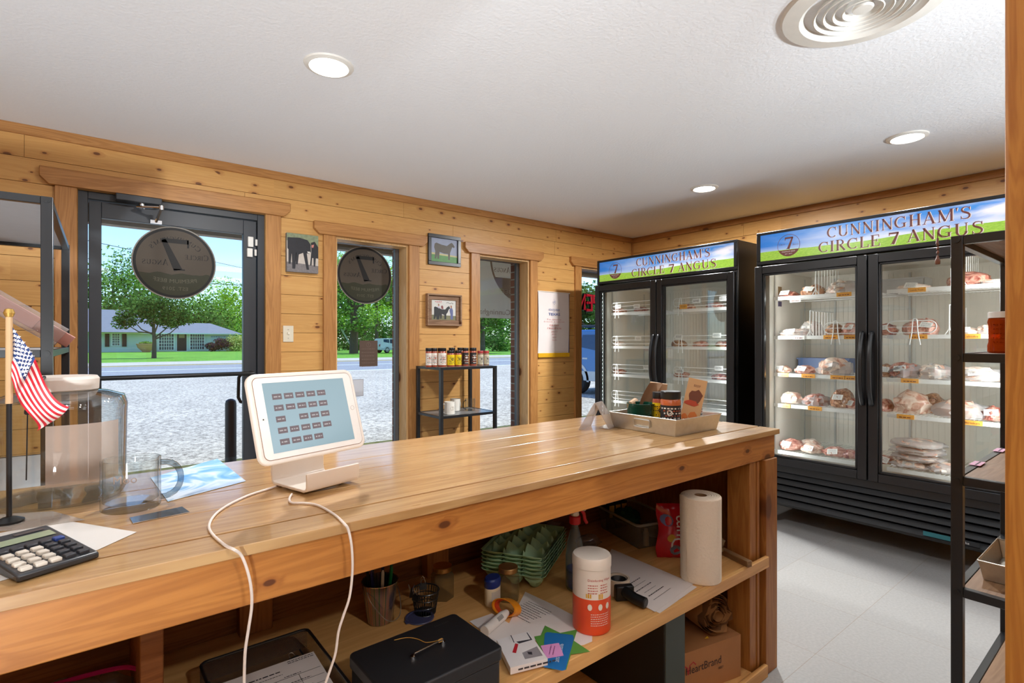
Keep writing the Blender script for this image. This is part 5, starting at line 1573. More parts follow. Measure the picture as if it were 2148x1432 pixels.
# cash box
cb = thing('cash_box', 'black steel cash box with a wire handle on the counter shelf', 'cash box', (.605, 1.068, Z), R(1))
CBM = flat('cash_box_paint', (36, 36, 38), .42, var=.12, scale=300)
b = MB(); b.prism(rrect(.278, .196, .012), 0, .068); b.build('box_body', CBM, cb, bevel=.001)
b = MB(); b.prism(rrect(.286, .204, .014), .07, .1); lidc = b.build('lid', CBM, cb, bevel=.005, seg=3)
b = MB(); b.tube([(-.04, -.01, .103), (-.038, -.012, .112), (.04, -.004, .112), (.042, -.002, .1035)], .0022, 8)
b.cyl((-.04, -.008, .1), (-.04, -.008, .106), .006); b.cyl((.042, -.001, .1), (.042, -.001, .106), .006); b.build('handle', CHROME, lidc)
b = MB(); b.tube(smooth_line([(.03, -.006, .1145), (.012, .02, .104), (.004, .048, .1028), (-.012, .07, .1025), (-.04, .08, .1022)], 5), .0009, 6)
for a in range(3): b.tube([(.03 + .003 * a + .003 * math.cos(R(q)), -.005, .112 + .0035 * math.sin(R(q))) for q in range(0, 360, 30)], .0009, 6, closed=True)
b.build('string', flat('tan_string', (198, 150, 70), .7), lidc)
b = MB(); put_text(b, sans('SentrySafe'), Matrix.Translation((.085, .07, .1008)) @ Matrix.Rotation(R(0), 4, 'Z'), .007, cap=.73); b.build('lettering', flat('dim_grey_print', (84, 84, 84), .5), lidc)
# mesh letter tray with sheets
def meshm():
    m, nt, out = new_mat('black_wire_mesh')
    tc = N(nt, 'ShaderNodeTexCoord'); sp = N(nt, 'ShaderNodeSeparateXYZ'); nt.links.new(tc.outputs['Object'], sp.inputs[0])
    fs = []
    for s in (1, -1):
        q = math_node(nt, 'MULTIPLY_ADD', sp.outputs[1], float(s), math_node(nt, 'ADD', sp.outputs[0], sp.outputs[2]))
        q = math_node(nt, 'FRACT', math_node(nt, 'MULTIPLY', q, 260.0)); fs.append(math_node(nt, 'GREATER_THAN', q, .34))
    mask = math_node(nt, 'MULTIPLY', fs[0], fs[1])
    tr = N(nt, 'ShaderNodeBsdfTransparent'); df = N(nt, 'ShaderNodeBsdfPrincipled', Roughness=.4); df.inputs['Base Color'].default_value = lin((28, 28, 30))
    mx = N(nt, 'ShaderNodeMixShader'); nt.links.new(mask, mx.inputs[0]); nt.links.new(df.outputs[0], mx.inputs[1]); nt.links.new(tr.outputs[0], mx.inputs[2]); nt.links.new(mx.outputs[0], out.inputs[0])
    return m
mt = thing('letter_tray', 'black wire mesh letter tray holding printed forms', 'letter tray', (.33, 1.245, Z), R(0))
wx, wy = .122, .178
b = MB(); b.add([(-wx, -wy, .003), (wx, -wy, .003), (wx, wy, .003), (-wx, wy, .003), (-wx, -wy, .05), (wx, -wy, .05), (wx, wy, .05), (-wx, wy, .05)], [(0, 1, 2, 3), (1, 2, 6, 5), (2, 3, 7, 6), (3, 0, 4, 7)])
b.build('mesh_basket', meshm(), mt, smooth=False)
b = MB(); rr = [(x, y, .051) for x, y in rrect(2 * wx, 2 * wy, .016)]; b.tube(rr, .0035, 8, closed=True); b.build('rim', BLACK, mt)
b = MB()
for s in (-1, 1): b.tube([(s * wx * .85, -wy, .002), (s * wx * .85, wy, .002)], .002, 6)
b.build('base_wire', BLACK, mt)
for k, (dx, dy, rz) in enumerate(((.0, -.02, 2), (.006, -.034, -1))):
    s = thing('form_sheet', ['white printed form underneath in the mesh letter tray', 'top white handwritten form in the mesh letter tray'][k], 'paper', (.33 + dx, 1.245 + dy, Z + .004 + .012 * k + .001), R(rz))
    b = MB(); b.grid(lambda u, v: (-.105 + .21 * u, -.138 + .276 * v, .012 * v * k), 4, 6); b.mat(1)
    if k:
        b.xf(Matrix.Translation((0, 0, .0008)) @ Matrix.Rotation(math.atan(.012 / .276), 4, 'X') @ Matrix.Translation((0, 0, .006)))
        scribble(b, Matrix(), .04, .1, .128, .004, 1, lines=2, gap=.007); scribble(b, Matrix(), -.05, .02, .1, .006, 2); scribble(b, Matrix(), -.09, .02, .088, .003, 3)
        for q in range(7):
            b.box(-.095, .1, .07 - q * .028, .0706 - q * .028, 0, .0004); scribble(b, Matrix(), -.09, -.02, .074 - q * .028, .004, 5 + q, fill=.6); scribble(b, Matrix(), .02, .08, .074 - q * .028, .004, 15 + q, fill=.6)
        for xx in (-.0, .05): b.box(xx, xx + .0006, -.1, .07, 0, .0004)
    b.build('sheet', [SP, INK], s, smooth=False)
t = thing('binder_clip', 'black binder clip on the back edge of the forms in the letter tray', 'binder clip', (.40, 1.358, Z + .022), R(12))
b = MB(); b.prism([(-.005, -.01), (.005, -.01), (.0015, .006), (-.0015, .006)], -.011, .011, Matrix(((0, 0, 1, 0), (0, 1, 0, 0), (1, 0, 0, 0), (0, 0, 0, 1)))); b.build('clip_body', BLACKP, t)
b = MB(); b.tube([(-.007, .006, .001), (-.005, .016, .006), (0, .019, .007), (.005, .016, .006), (.007, .006, .001)], .0008, 6); b.build('wire_handle', STEEL, t)
# zip bag at the far left
t = thing('zip_bag', 'clear zip bag with a magenta seal at the left of the counter shelf', 'bag', (-.03, 1.42, Z))
b = MB(); b.blob((0, 0, .045), (.11, .09, .06), 20, .35, 2.0, 4); b.build('bag', pane('bag_film', (220, 214, 210), body=(170, 160, 150), mixb=.3), t)
b = MB(); b.tube(smooth_line([(-.1, .0, .075), (-.05, .01, .098), (.02, .005, .104), (.09, .0, .1), (.12, -.01, .09)], 5), .005, 6); b.build('seal', flat('magenta_seal', (176, 16, 100), .35), t)
# papers in the middle
def shelf_poly(name, lab, cat, px, z=Z, th=.0006, mat=None):
    return sheet(name, lab, cat, px, z, mat or SP, th)
def local_text(o, c, items, z):
    b = MB(); b.cur = 0
    for it in items: it(b)
o, c = shelf_poly('recipe_sheet', 'curled typed sheet under the wipes canister', 'paper', [(1102, 1241), (1160, 1268), (1243, 1312), (1242, 1345), (1225, 1352), (1180, 1362), (1060, 1322)])
d0 = (PZ(1160, 1268, Z) - PZ(1102, 1241, Z)).normalized(); d1_ = Vector((-d0.y, d0.x, 0))
b = MB(); a0 = PZ(1108, 1262, Z) - c
for k in range(9):
    o2 = a0 - d1_ * (.011 * k) ; M = frame_M((o2.x, o2.y, .0012), d0, d1_); scribble(b, M, .0, .105 - .006 * (k % 4), 0, .0035, 30 + k, fill=.8)
b.build('printing', INK, o, smooth=False)
for k, (cs, lab) in enumerate((([(1296, 1160), (1462, 1231), (1384, 1286), (1268, 1230)], 'lower printed sheet of the pair beside the paper towels'), ([(1283, 1151), (1455, 1224), (1374, 1283), (1245, 1215)], 'upper printed sheet with a round logo beside the paper towels'))):
    o, c = shelf_poly('printed_sheet', lab, 'paper', cs, Z + .001 * k)
    if k:
        d0 = (PZ(1455, 1224, Z) - PZ(1374, 1283, Z)).normalized(); dd = Vector((-d0.y, d0.x, 0))
        b = MB()
        for q in range(6):
            o2 = PZ(1378, 1262, Z) - c + dd * (.022 * q + .01) - d0 * .02; M = frame_M((o2.x, o2.y, .0012), d0, dd); scribble(b, M, .02 + .01 * (q % 3), .14, 0, .006 if q % 2 else .003, 60 + q, fill=.7)
        b.build('printing', INK, o, smooth=False)
# green star sign with blue card and pink note
def cp(x, y): return (960 + x / 4.882, 1180 + y / 4.882)
stp = [cp(*q) for q in ((895, 645), (1050, 720), (1225, 685), (1190, 800), (1355, 910), (1160, 938), (1112, 1095), (980, 1092), (870, 1062), (828, 850), (785, 757), (852, 745))]
o, c = shelf_poly('star_sign', 'green paper star lying under a blue price card', 'sign', stp, Z + .002, .0008, flat('star_green', (92, 150, 64), .5))
blp = [cp(*q) for q in ((915, 712), (1180, 742), (1192, 775), (1105, 1095), (1070, 1105), (880, 1068), (866, 1045), (893, 725))]
o, c = shelf_poly('price_card', 'blue rounded price card with white writing on the green star', 'card', blp, Z + .003, .0008, flat('card_blue', (36, 112, 176), .4))
d0 = (PZ(*cp(960, 770), Z) - PZ(*cp(905, 1000), Z)).normalized(); dd = Vector((-d0.y, d0.x, 0))
b = MB()
for x, y, s in ((925, 905, 'roasts'), (1040, 1010, '20%'), (1075, 905, '@ 5.00/lb')):
    q = PZ(*cp(x, y), Z) - c; put_text(b, sans(s), frame_M((q.x, q.y, .0014), d0, dd), .0095, cap=.73, center=True)
b.build('lettering', flat('card_white', (220, 230, 236), .5), o, smooth=False)
o, c = shelf_poly('sticky_note', 'pink sticky note stuck on the blue price card', 'note', [cp(850, 850), cp(1036, 822), cp(1086, 950), cp(905, 982)], Z + .0042, .0006, flat('note_pink', (222, 150, 200), .7))
b = MB(); scribble(b, frame_M((0, 0, .001), d0, dd), -.02, .02, .004, .004, 4, lines=2, gap=.009); b.build('handwriting', flat('note_ink', (150, 90, 140), .6), o, smooth=False)
# white device box
A_, B_, C_, D_ = [PZ(*cp(*q), Z + .018) for q in ((722, 712), (922, 992), (540, 1088), (400, 800))]
cc_ = (A_ + B_ + C_ + D_) / 4
t = thing('device_box', 'flat white product box with grey device pictures beside the cash box', 'box', (cc_.x, cc_.y, Z + .0045))
vt = [(q.x - cc_.x, q.y - cc_.y) for q in (C_, B_, A_, D_)]
b = MB(); b.prism(vt, 0, .0165); e0_ = (B_ - C_).normalized(); e1_ = Vector((-e0_.y, e0_.x, 0))
b.mat(1)
def onbox(x, y, z=.0168): q = PZ(*cp(x, y), Z + .018) - cc_; return (q.x, q.y, z)
b.poly([onbox(*q) for q in ((660, 935), (690, 1000), (872, 962), (812, 868))]); b.mat(2); b.poly([onbox(*q, .017) for q in ((712, 925), (725, 950), (765, 955), (760, 925))])
b.poly([onbox(*q) for q in ((540, 755), (575, 830), (582, 828), (548, 752))]); b.poly([onbox(*q) for q in ((600, 820), (630, 840), (765, 800), (712, 725), (705, 728), (745, 795))])
b.mat(3); b.poly([onbox(*q) for q in ((560, 930), (590, 838), (622, 845), (598, 938))])
b.mat(2); M = frame_M(tuple(Vector((C_.x - cc_.x, C_.y - cc_.y, .0)) - e1_ * .0006), e0_, (0, 0, 1)); scribble(b, M, .02, .12, .006, .007, 5)
b.build('carton', [flat('carton_white', (232, 224, 220), .45), flat('carton_grey', (150, 142, 144), .5), flat('carton_dark', (58, 54, 60), .5), flat('carton_red', (196, 40, 50), .5)], t, smooth=False)
o, c = shelf_poly('leaflet', 'white leaflet with a pink corner behind the device box', 'leaflet', [cp(120, 600), cp(350, 520), cp(560, 640), cp(700, 720), cp(400, 830), cp(250, 700)], Z + .0018)
b = MB(); b.add([tuple(PZ(*cp(*q), Z) - c + Vector((0, 0, .0012))) for q in ((195, 610), (240, 598), (282, 672), (255, 685))], [(0, 1, 2, 3)]); b.build('pink_strip', flat('leaflet_pink', (196, 30, 90), .5), o, smooth=False)
# orange tape roll, tube, tape gun
p0 = PZ(*cp(395, 500), Z); p1 = PZ(*cp(670, 600), Z); pc = (p0 + p1) / 2
t = thing('tape_roll', 'orange tape in its orange dispenser ring on the white leaflet', 'tape', (pc.x, pc.y + .014, Z + .021), math.atan2((p1 - p0).y, (p1 - p0).x))
b = MB(); b.xf(Matrix.Rotation(R(90), 4, 'X')); 
b.xf(Matrix.Rotation(R(70), 4, 'X') @ Matrix.Scale(.55, 4, (0, 1, 0))); b.lathe([(.038, -.017), (.042, -.017), (.042, .017), (.038, .017), (.038, -.017)], 36); b.build('ring', flat('tape_orange', (230, 140, 30), .35), t)
b = MB(); b.xf(Matrix.Rotation(R(70), 4, 'X') @ Matrix.Scale(.55, 4, (0, 1, 0))); b.lathe([(.0375, -.008), (.0375, .008), (.032, .008), (.032, -.008), (.0375, -.008)], 36); b.build('core', flat('tape_red', (206, 70, 34), .4), t)
q0, q1 = PZ(*cp(300, 745), Z), PZ(*cp(480, 590), Z)
dv = (q1 - q0).normalized()
t = thing('glue_tube', 'white tube with a barcode lying across the leaflet', 'tube', ((q0.x + q1.x) / 2, (q0.y + q1.y) / 2, Z + .0175), math.atan2(dv.y, dv.x))
l_ = (q1 - q0).length / 2 + .012
b = MB(); b.cyl((-l_, 0, 0), (l_ * .6, 0, 0), .0135, .0135, 20); b.cyl((l_ * .6, 0, 0), (l_, 0, 0), .0135, .009, 20); b.build('tube_body', flat('tube_white', (226, 216, 206), .4), t)
b = MB()
for k in range(9): b.grid(lambda u, v: (-.004 + .003 * k + .0015 * u, -.0138 * math.cos(R(20 + 50 * v)) , .0138 * math.sin(R(20 + 50 * v))), 1, 5)
b.build('barcode', INK, t)
p = PZ(1297, 1242, Z)
t = thing('tape_gun', 'black handled packing tape gun with a wide clear roll behind the wipes canister', 'tape gun', p, R(-30))
b = MB(); b.lathe([(.03, 0), (.036, 0), (.036, .048), (.03, .048), (.03, 0)], 40); b.build('tape', flat('packing_tape', (214, 196, 172), .25), t)
b = MB(); b.lathe([(0, .004), (.0285, .004), (.0285, .04), (.024, .044), (.018, .03), (0, .03)], 30); b.build('hub', BLACKP, t)
b = MB(); b.box(-.028, .03, -.06, -.036, .0, .045); b.tube([(.0, -.05, .03), (.02, -.085, .02), (.045, -.115, .017)], .0165, 14); b.build('grip', BLACKP, t, bevel=.003)
# plastic bin with goods
bx, by, brz = 1.772, 1.405, R(-15)
t = thing('plastic_bin', 'clear plastic bin of small supplies at the back of the counter shelf', 'bin', (bx, by, Z), brz)
BINM = pane('bin_plastic', (214, 212, 204), body=(150, 140, 124), mixb=.3)
b = MB()
def ring(w, d, z): return [(-w, -d, z), (w, -d, z), (w, d, z), (-w, d, z)]
v = ring(.082, .13, 0) + ring(.092, .142, .095); b.add(v, [(3, 2, 1, 0)] + [(i, (i + 1) % 4, 4 + (i + 1) % 4, 4 + i) for i in range(4)]); b.build('bin_body', BINM, t, bevel=.008, seg=3)
b = MB(); b.tube([(x, y, .096) for x, y in rrect(.19, .29, .02)], .005, 8, closed=True); b.build('rim', flat('bin_rim', (156, 146, 130), .35), t)
def inbin(x, y): return Vector((bx, by, 0)) + Matrix.Rotation(brz, 3, 'Z') @ Vector((x, y, 0))
for (x, y, z, r, c, nm, lab) in ((-.01, .04, .068, (.05, .055, .036), (16, 66, 50), 'cloth_bundle', 'dark green bundle in the clear plastic bin'), (.03, -.07, .04, (.04, .045, .03), (120, 96, 70), 'cloth_bundle', 'tan bundle in the front of the clear plastic bin')):
    q = inbin(x, y); b = MB(); b.blob((0, 0, 0), r, 16, .4, 3.5, x * 90); o = b.build(nm, flat('bundle_%d' % c[0], c, .7), None, loc=(q.x, q.y, Z + z)); tag(o, lab, 'bundle')
for k, (x, y) in enumerate(((-.055, .1), (-.02, .105), (.015, .11))):
    q = inbin(x, y); b = MB(); b.box(-.014, .014, -.012, .012, 0, .11); b.mat(1); b.box(-.012, .012, -.0125, -.012, .05, .1)
    o = b.build('snack_box', [flat('snack_black', (36, 32, 30), .4), flat('snack_yellow', (206, 170, 70), .4)], None, loc=(q.x, q.y, Z + .004)); o.rotation_euler = (0, 0, brz)
    tag(o, ['leftmost', 'middle', 'rightmost'][k] + ' yellow and black box standing at the back of the bin', 'box', 'yellow and black boxes in the bin')
q = inbin(-.03, -.11); b = MB(); b.cyl((0, 0, 0), (0, 0, .05), .011); b.cyl((0, 0, .05), (0, 0, .064), .008)
tag(b.build('small_bottle', flat('bottle_cream', (206, 176, 140), .4), None, loc=(q.x, q.y, Z + .003)), 'small cream bottle at the front of the clear plastic bin', 'bottle')
# packaged goods behind the spray bottle
t = thing('plastic_package', 'crumpled clear plastic package behind the spray bottle', 'package', (1.40, 1.545, Z), R(10))
b = MB(); b.blob((0, 0, .04), (.085, .05, .05), 22, .6, 3.0, 7); b.build('film', pane('package_film', (224, 216, 214), body=(150, 132, 130), mixb=.25), t)
b = MB(); b.box(-.05, .04, -.02, .02, .0, .05); b.build('contents', flat('package_dark', (60, 48, 50), .4), t)
t = thing('small_carton', 'small purple and cream carton behind the egg cartons', 'box', (1.31, 1.588, Z), R(-20))
b = MB(); b.box(-.04, .04, -.016, .016, 0, .085); b.mat(1); b.box(-.026, .03, -.0168, -.016, .01, .078); b.mat(2); b.box(-.01, .03, -.0174, -.0168, .03, .05)
b.build('carton', [flat('carton_cream', (206, 170, 120), .5), flat('carton_purple', (70, 34, 60), .4), flat('carton_maroon', (150, 40, 50), .4)], t)
t = thing('blister_package', 'clear packaged black item lying right of the spray bottle', 'package', (1.53, 1.44, Z), R(-25))
b = MB(); b.blob((0, 0, .02), (.05, .03, .028), 16, .3, 3, 2); b.build('film', pane('package_film', (1, 1, 1)), t)
b = MB(); b.box(-.03, .03, -.012, .012, .0, .02); b.build('item', BLACKP, t, bevel=.004)
# red candy bag
p = PZ(1424, 1190, Z)
t = thing('candy_bag', 'red candy bag with big white letters behind the paper towels', 'bag', (1.715, 1.165, Z), R(-40))
b = MB()
def bagpt(s):
    def fn(u, v):
        e = math.sin(math.pi * min(1, max(0, v * 1.0))) ** .5 * math.sin(math.pi * u) ** .6
        return ((u - .5) * (.15 + .01 * math.sin(v * 9)), s * .032 * e + .006 * mn.noise((u * 5, v * 5, s)), v * .2)
    return fn
b.grid(bagpt(-1), 16, 18); b.grid(bagpt(1), 16, 18)
b.build('bag', flat('candy_red', (190, 16, 34), .22, coat=.5, var=.25, scale=25), t)
b = MB(); put_text(b, sans('Dum'), Matrix(), .05, cap=.73); vv = []
for q in b.v:
    u = q.y / .15 * -1 + .5; v_ = .52 + q.x / .2 * .9
    f_ = Vector(bagpt(-1)(min(.98, max(.02, u + .12)), min(.98, max(.02, v_)))); f_.y -= .002; vv.append(f_)
b.v = vv; b.build('lettering', flat('candy_white', (224, 216, 220), .35), t)
for (u0, v0, c, r_) in ((.2, .72, (96, 104, 150), .022), (.3, .4, (196, 150, 40), .015), (.42, .18, (110, 120, 140), .02), (.6, .3, (70, 130, 60), .014)):
    b = MB(); b.poly([tuple(Vector(bagpt(-1)(min(.97, max(.03, u0 + r_ / .15 * math.cos(a * .628))), min(.97, max(.03, v0 + r_ / .2 * math.sin(a * .628))))) + Vector((0, -.0015, 0))) for a in range(10)])
    b.build('print_patch', flat('candy_patch_%d' % c[0], c, .35), t)
# right end items
t = thing('pump_bottle', 'clear pump bottle standing behind the paper towels', 'bottle', (1.84, 1.2, Z))
b = MB(); b.lathe([(0, 0), (.028, 0), (.03, .004), (.03, .1), (.012, .125), (.012, .13), (0, .13)], 24); b.build('bottle', pane('pump_clear', (230, 226, 214), body=(190, 176, 150), mixb=.4), t)
b = MB(); b.cyl((0, 0, .13), (0, 0, .15), .013); b.cyl((0, 0, .15), (0, 0, .175), .005); b.box(-.03, .01, -.007, .007, .175, .187); b.build('pump', WW, t, bevel=.002)
b = MB(); b.grid(lambda u, v: (.0304 * math.cos(R(180 + 120 * u)), .0304 * math.sin(R(180 + 120 * u)), .02 + .06 * v), 10, 1); b.build('label', flat('pump_label', (206, 196, 176), .5), t)
t = thing('clear_bag', 'clear bag of yellowish contents leaning against the counter end', 'bag', (1.845, 1.115, Z + .001), R(-60))
b = MB(); b.blob((0, 0, .034), (.05, .026, .05), 18, .5, 3.2, 11); b.build('film', pane('bag_film2', (226, 220, 206), body=(206, 186, 150), mixb=.4), t)
q0, q1 = PZ(1520, 1163, Z), PZ(1578, 1192, Z)
dv = q1 - q0
t = thing('wooden_stick', 'short weathered square wooden stick at the shelf end', 'stick', ((q0.x + q1.x) / 2, (q0.y + q1.y) / 2, Z), math.atan2(dv.y, dv.x))
b = MB(); b.box(-.08, .055, -.011, .011, 0, .022); b.build('stick', wood('stick_wood', (150, 116, 78), (106, 76, 48), along='X', across='Y', knots=0), t, bevel=.002)
# ---- bottom shelf
ZB = SB + .0006
t = thing('computer_tower', 'tall black steel tower standing on the bottom counter shelf', 'computer', (1.462, 1.24, ZB))
b = MB(); b.box(-.051, .051, -.235, .235, 0, .355); b.build('case', flat('tower_black', (18, 18, 20), .5), t, bevel=.003)
b = MB(); b.box(-.051, .051, -.24, -.235, 0.002, .353); b.build('front_panel', flat('tower_greygreen', (66, 74, 68), .5), t, bevel=.001)
P0 = Vector((1.70, 1.15)); du = Vector((math.cos(R(-12)), math.sin(R(-12))))
t = thing('cardboard_box', 'brown cardboard box with printed company name on the bottom shelf', 'box', (P0.x + .02, P0.y - .03, ZB), R(-12))
CBX = flat('cardboard', (176, 122, 76), .8, var=.05)
b = MB(); b.box(-.15, .15, -.1, .2, 0, .15); b.mat(1)
M = frame_M((-.02, -.1015, .075), (1, 0, 0), (0, 0, 1)); put_text(b, sans('HeartBrand'), M @ Matrix.Translation((-.012, 0, 0)), .028, cap=.73, width=.165)
b.mat(1); put_text(b, sans('BEEF'), M @ Matrix.Translation((.07, -.02, 0)), .009, cap=.73)
b.mat(2)
hs_ = [(-.085, .0), (-.09, .025), (-.105, .035), (-.118, .022), (-.116, .0), (-.1, -.03), (-.085, -.05)]
b.add([M @ Vector((x, y, .0005)) for x, y in _path(hs_, .004)[0]], _path(hs_, .004)[1])
hs_ = [(-.085, .0), (-.078, .03), (-.062, .038), (-.05, .026)]
b.add([M @ Vector((x, y, .0005)) for x, y in _path(hs_, .004)[0]], _path(hs_, .004)[1])
b.build('carton', [CBX, flat('carton_ink', (52, 30, 30), .6), flat('carton_heart_red', (180, 40, 50), .6)], t, smooth=False)
# roll of paper bags on the box
t = thing('paper_bag_roll', 'loosely rolled bundle of brown paper bags on the cardboard box', 'paper roll', (1.80, 1.135, ZB + .151 + .074))
ax = Vector((-.3, -.95, .0)).normalized(); sx_ = Vector((ax.y, -ax.x, 0)) * -1; up = Vector((0, 0, 1))
b = MB(); rg = random.Random(12)
for k in range(9):
    r0 = .016 + k * .0064
    pts = []
    for a in range(0, 361, 20):
        rr = r0 + .0062 * a / 360 + .0022 * mn.noise((a * .03, k * 1.3, 0))
        pts.append((rr * math.cos(R(a)), rr * math.sin(R(a))))
    fz = -.10 - .006 * rg.random() * k
    v = []; 
    for x, y in pts: v += [sx_ * x + up * y + ax * (.11 + .004 * k * rg.uniform(-.6, .6) - .002 * k), sx_ * x + up * y - ax * .16]
    b.mat(k % 2); b.add(v, [(2 * i, 2 * i + 1, 2 * i + 3, 2 * i + 2) for i in range(len(pts) - 1)])
b.build('rolled_bags', [flat('bag_brown', (190, 138, 88), .75), flat('bag_brown_dark', (128, 88, 54), .75)], t, angle=60)
b = MB(); q = ax * .07 + up * -.064 - sx_ * .03
b.xf(Matrix.Translation(q + Vector((-.03, -.02, -.01))) @ Matrix.Rotation(R(-30), 4, 'Z') @ Matrix.Rotation(R(55), 4, 'Y'))
b.box(0, .055, -.0022, -.001, -.012, .012); b.mat(1); b.box(.004, .05, -.0028, -.0022, -.009, .002); b.build('price_sticker', [flat('sticker_yellow', (214, 178, 50), .5), PAPER], t)
t = thing('black_case', 'small black case on the bottom shelf near the tower', 'case', (1.27, 1.06, ZB), R(8))
b = MB(); b.box(-.06, .06, -.04, .04, 0, .05); b.build('case_body', BLACKP, t, bevel=.004)
b = MB(); b.box(-.058, .058, -.038, .038, .0505, .062); b.build('lid', BLACKP, t, bevel=.003)
# ------------------------------------------------------------------ merchandiser coolers
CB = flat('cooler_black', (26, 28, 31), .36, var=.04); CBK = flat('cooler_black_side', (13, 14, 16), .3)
LINER = flat('cooler_liner', (214, 212, 202), .45, var=.02); WIREW = flat('white_wire', (236, 238, 236), .35)
def signmat():
    m, nt, out = new_mat('cooler_sign_print')
    tc = N(nt, 'ShaderNodeTexCoord'); sp = N(nt, 'ShaderNodeSeparateXYZ'); nt.links.new(tc.outputs['Object'], sp.inputs[0])
    z = sp.outputs[2]; x = sp.outputs[0]
    mp = N(nt, 'ShaderNodeMapping'); mp.inputs['Scale'].default_value = (2.2, 1, 9); nt.links.new(tc.outputs['Object'], mp.inputs[0])
    nz = N(nt, 'ShaderNodeTexNoise', Scale=1.3, Detail=4.0, Distortion=.4); nt.links.new(mp.outputs[0], nz.inputs['Vector'])
    cl = N(nt, 'ShaderNodeMapRange'); cl.inputs['From Min'].default_value = .42; cl.inputs['From Max'].default_value = .68; nt.links.new(nz.outputs[0], cl.inputs['Value'])
    wx = N(nt, 'ShaderNodeMapRange'); wx.inputs['From Min'].default_value = 0.05; wx.inputs['From Max'].default_value = 1.25; wx.inputs['To Min'].default_value = .15; wx.inputs['To Max'].default_value = 1.0; nt.links.new(x, wx.inputs['Value'])
    sky = mixc(nt, math_node(nt, 'MULTIPLY', cl.outputs[0], wx.outputs[0]), lin((70, 140, 216)), lin((236, 236, 246)))
    dk = N(nt, 'ShaderNodeMapRange'); dk.inputs['From Min'].default_value = 0.0; dk.inputs['From Max'].default_value = .35; dk.inputs['To Min'].default_value = .75; dk.inputs['To Max'].default_value = 0.0; nt.links.new(x, dk.inputs['Value'])
    sky = mixc(nt, dk.outputs[0], sky, lin((20, 104, 196)))
    hz_ = N(nt, 'ShaderNodeMapRange'); hz_.inputs['From Min'].default_value = 1.855; hz_.inputs['From Max'].default_value = 1.90; hz_.inputs['To Min'].default_value = .6; hz_.inputs['To Max'].default_value = 0; nt.links.new(z, hz_.inputs['Value'])
    sky = mixc(nt, hz_.outputs[0], sky, lin((226, 236, 246)))
    n2 = N(nt, 'ShaderNodeTexNoise', Scale=30.0, Detail=3.0); nt.links.new(mp.outputs[0], n2.inputs['Vector'])
    gr = mixc(nt, n2.outputs[0], lin((92, 160, 40)), lin((186, 216, 90)))
    n3 = N(nt, 'ShaderNodeTexNoise', noise_dimensions='1D', Scale=1.6); nt.links.new(x, n3.inputs['W'])
    hor = math_node(nt, 'MULTIPLY_ADD', n3.outputs[0], .03, 1.838)
    hor = math_node(nt, 'ADD', hor, math_node(nt, 'MULTIPLY', math_node(nt, 'ABSOLUTE', math_node(nt, 'SUBTRACT', x, .55)), .018))
    isg = math_node(nt, 'LESS_THAN', z, hor)
    col = mixc(nt, isg, sky, gr)
    bsdf(nt, out, col, .25, 0, .5, emit=col, estr=.62)
    return m
SIGNM = signmat()
def litm(name, c, e=.3):
    m, nt, out = new_mat(name); bsdf(nt, out, lin(c), .3, emit=lin(c), estr=e); return m
SBR = litm('sign_brown', (116, 66, 60)); SWH = litm('sign_white', (230, 224, 220)); SBRE = litm('sign_letter_edge', (238, 226, 220), .35)
LED = emis('cooler_led', (238, 248, 255), 7.0)
CGL = pane('cooler_glass', (250, 252, 251), ior=1.7)
TAGO = flat('orange_tag', (240, 170, 70), .6); TAGW = flat('white_tag', (236, 236, 232), .6)
W_, D_, H0, H1 = 1.37, .80, .131, 2.0
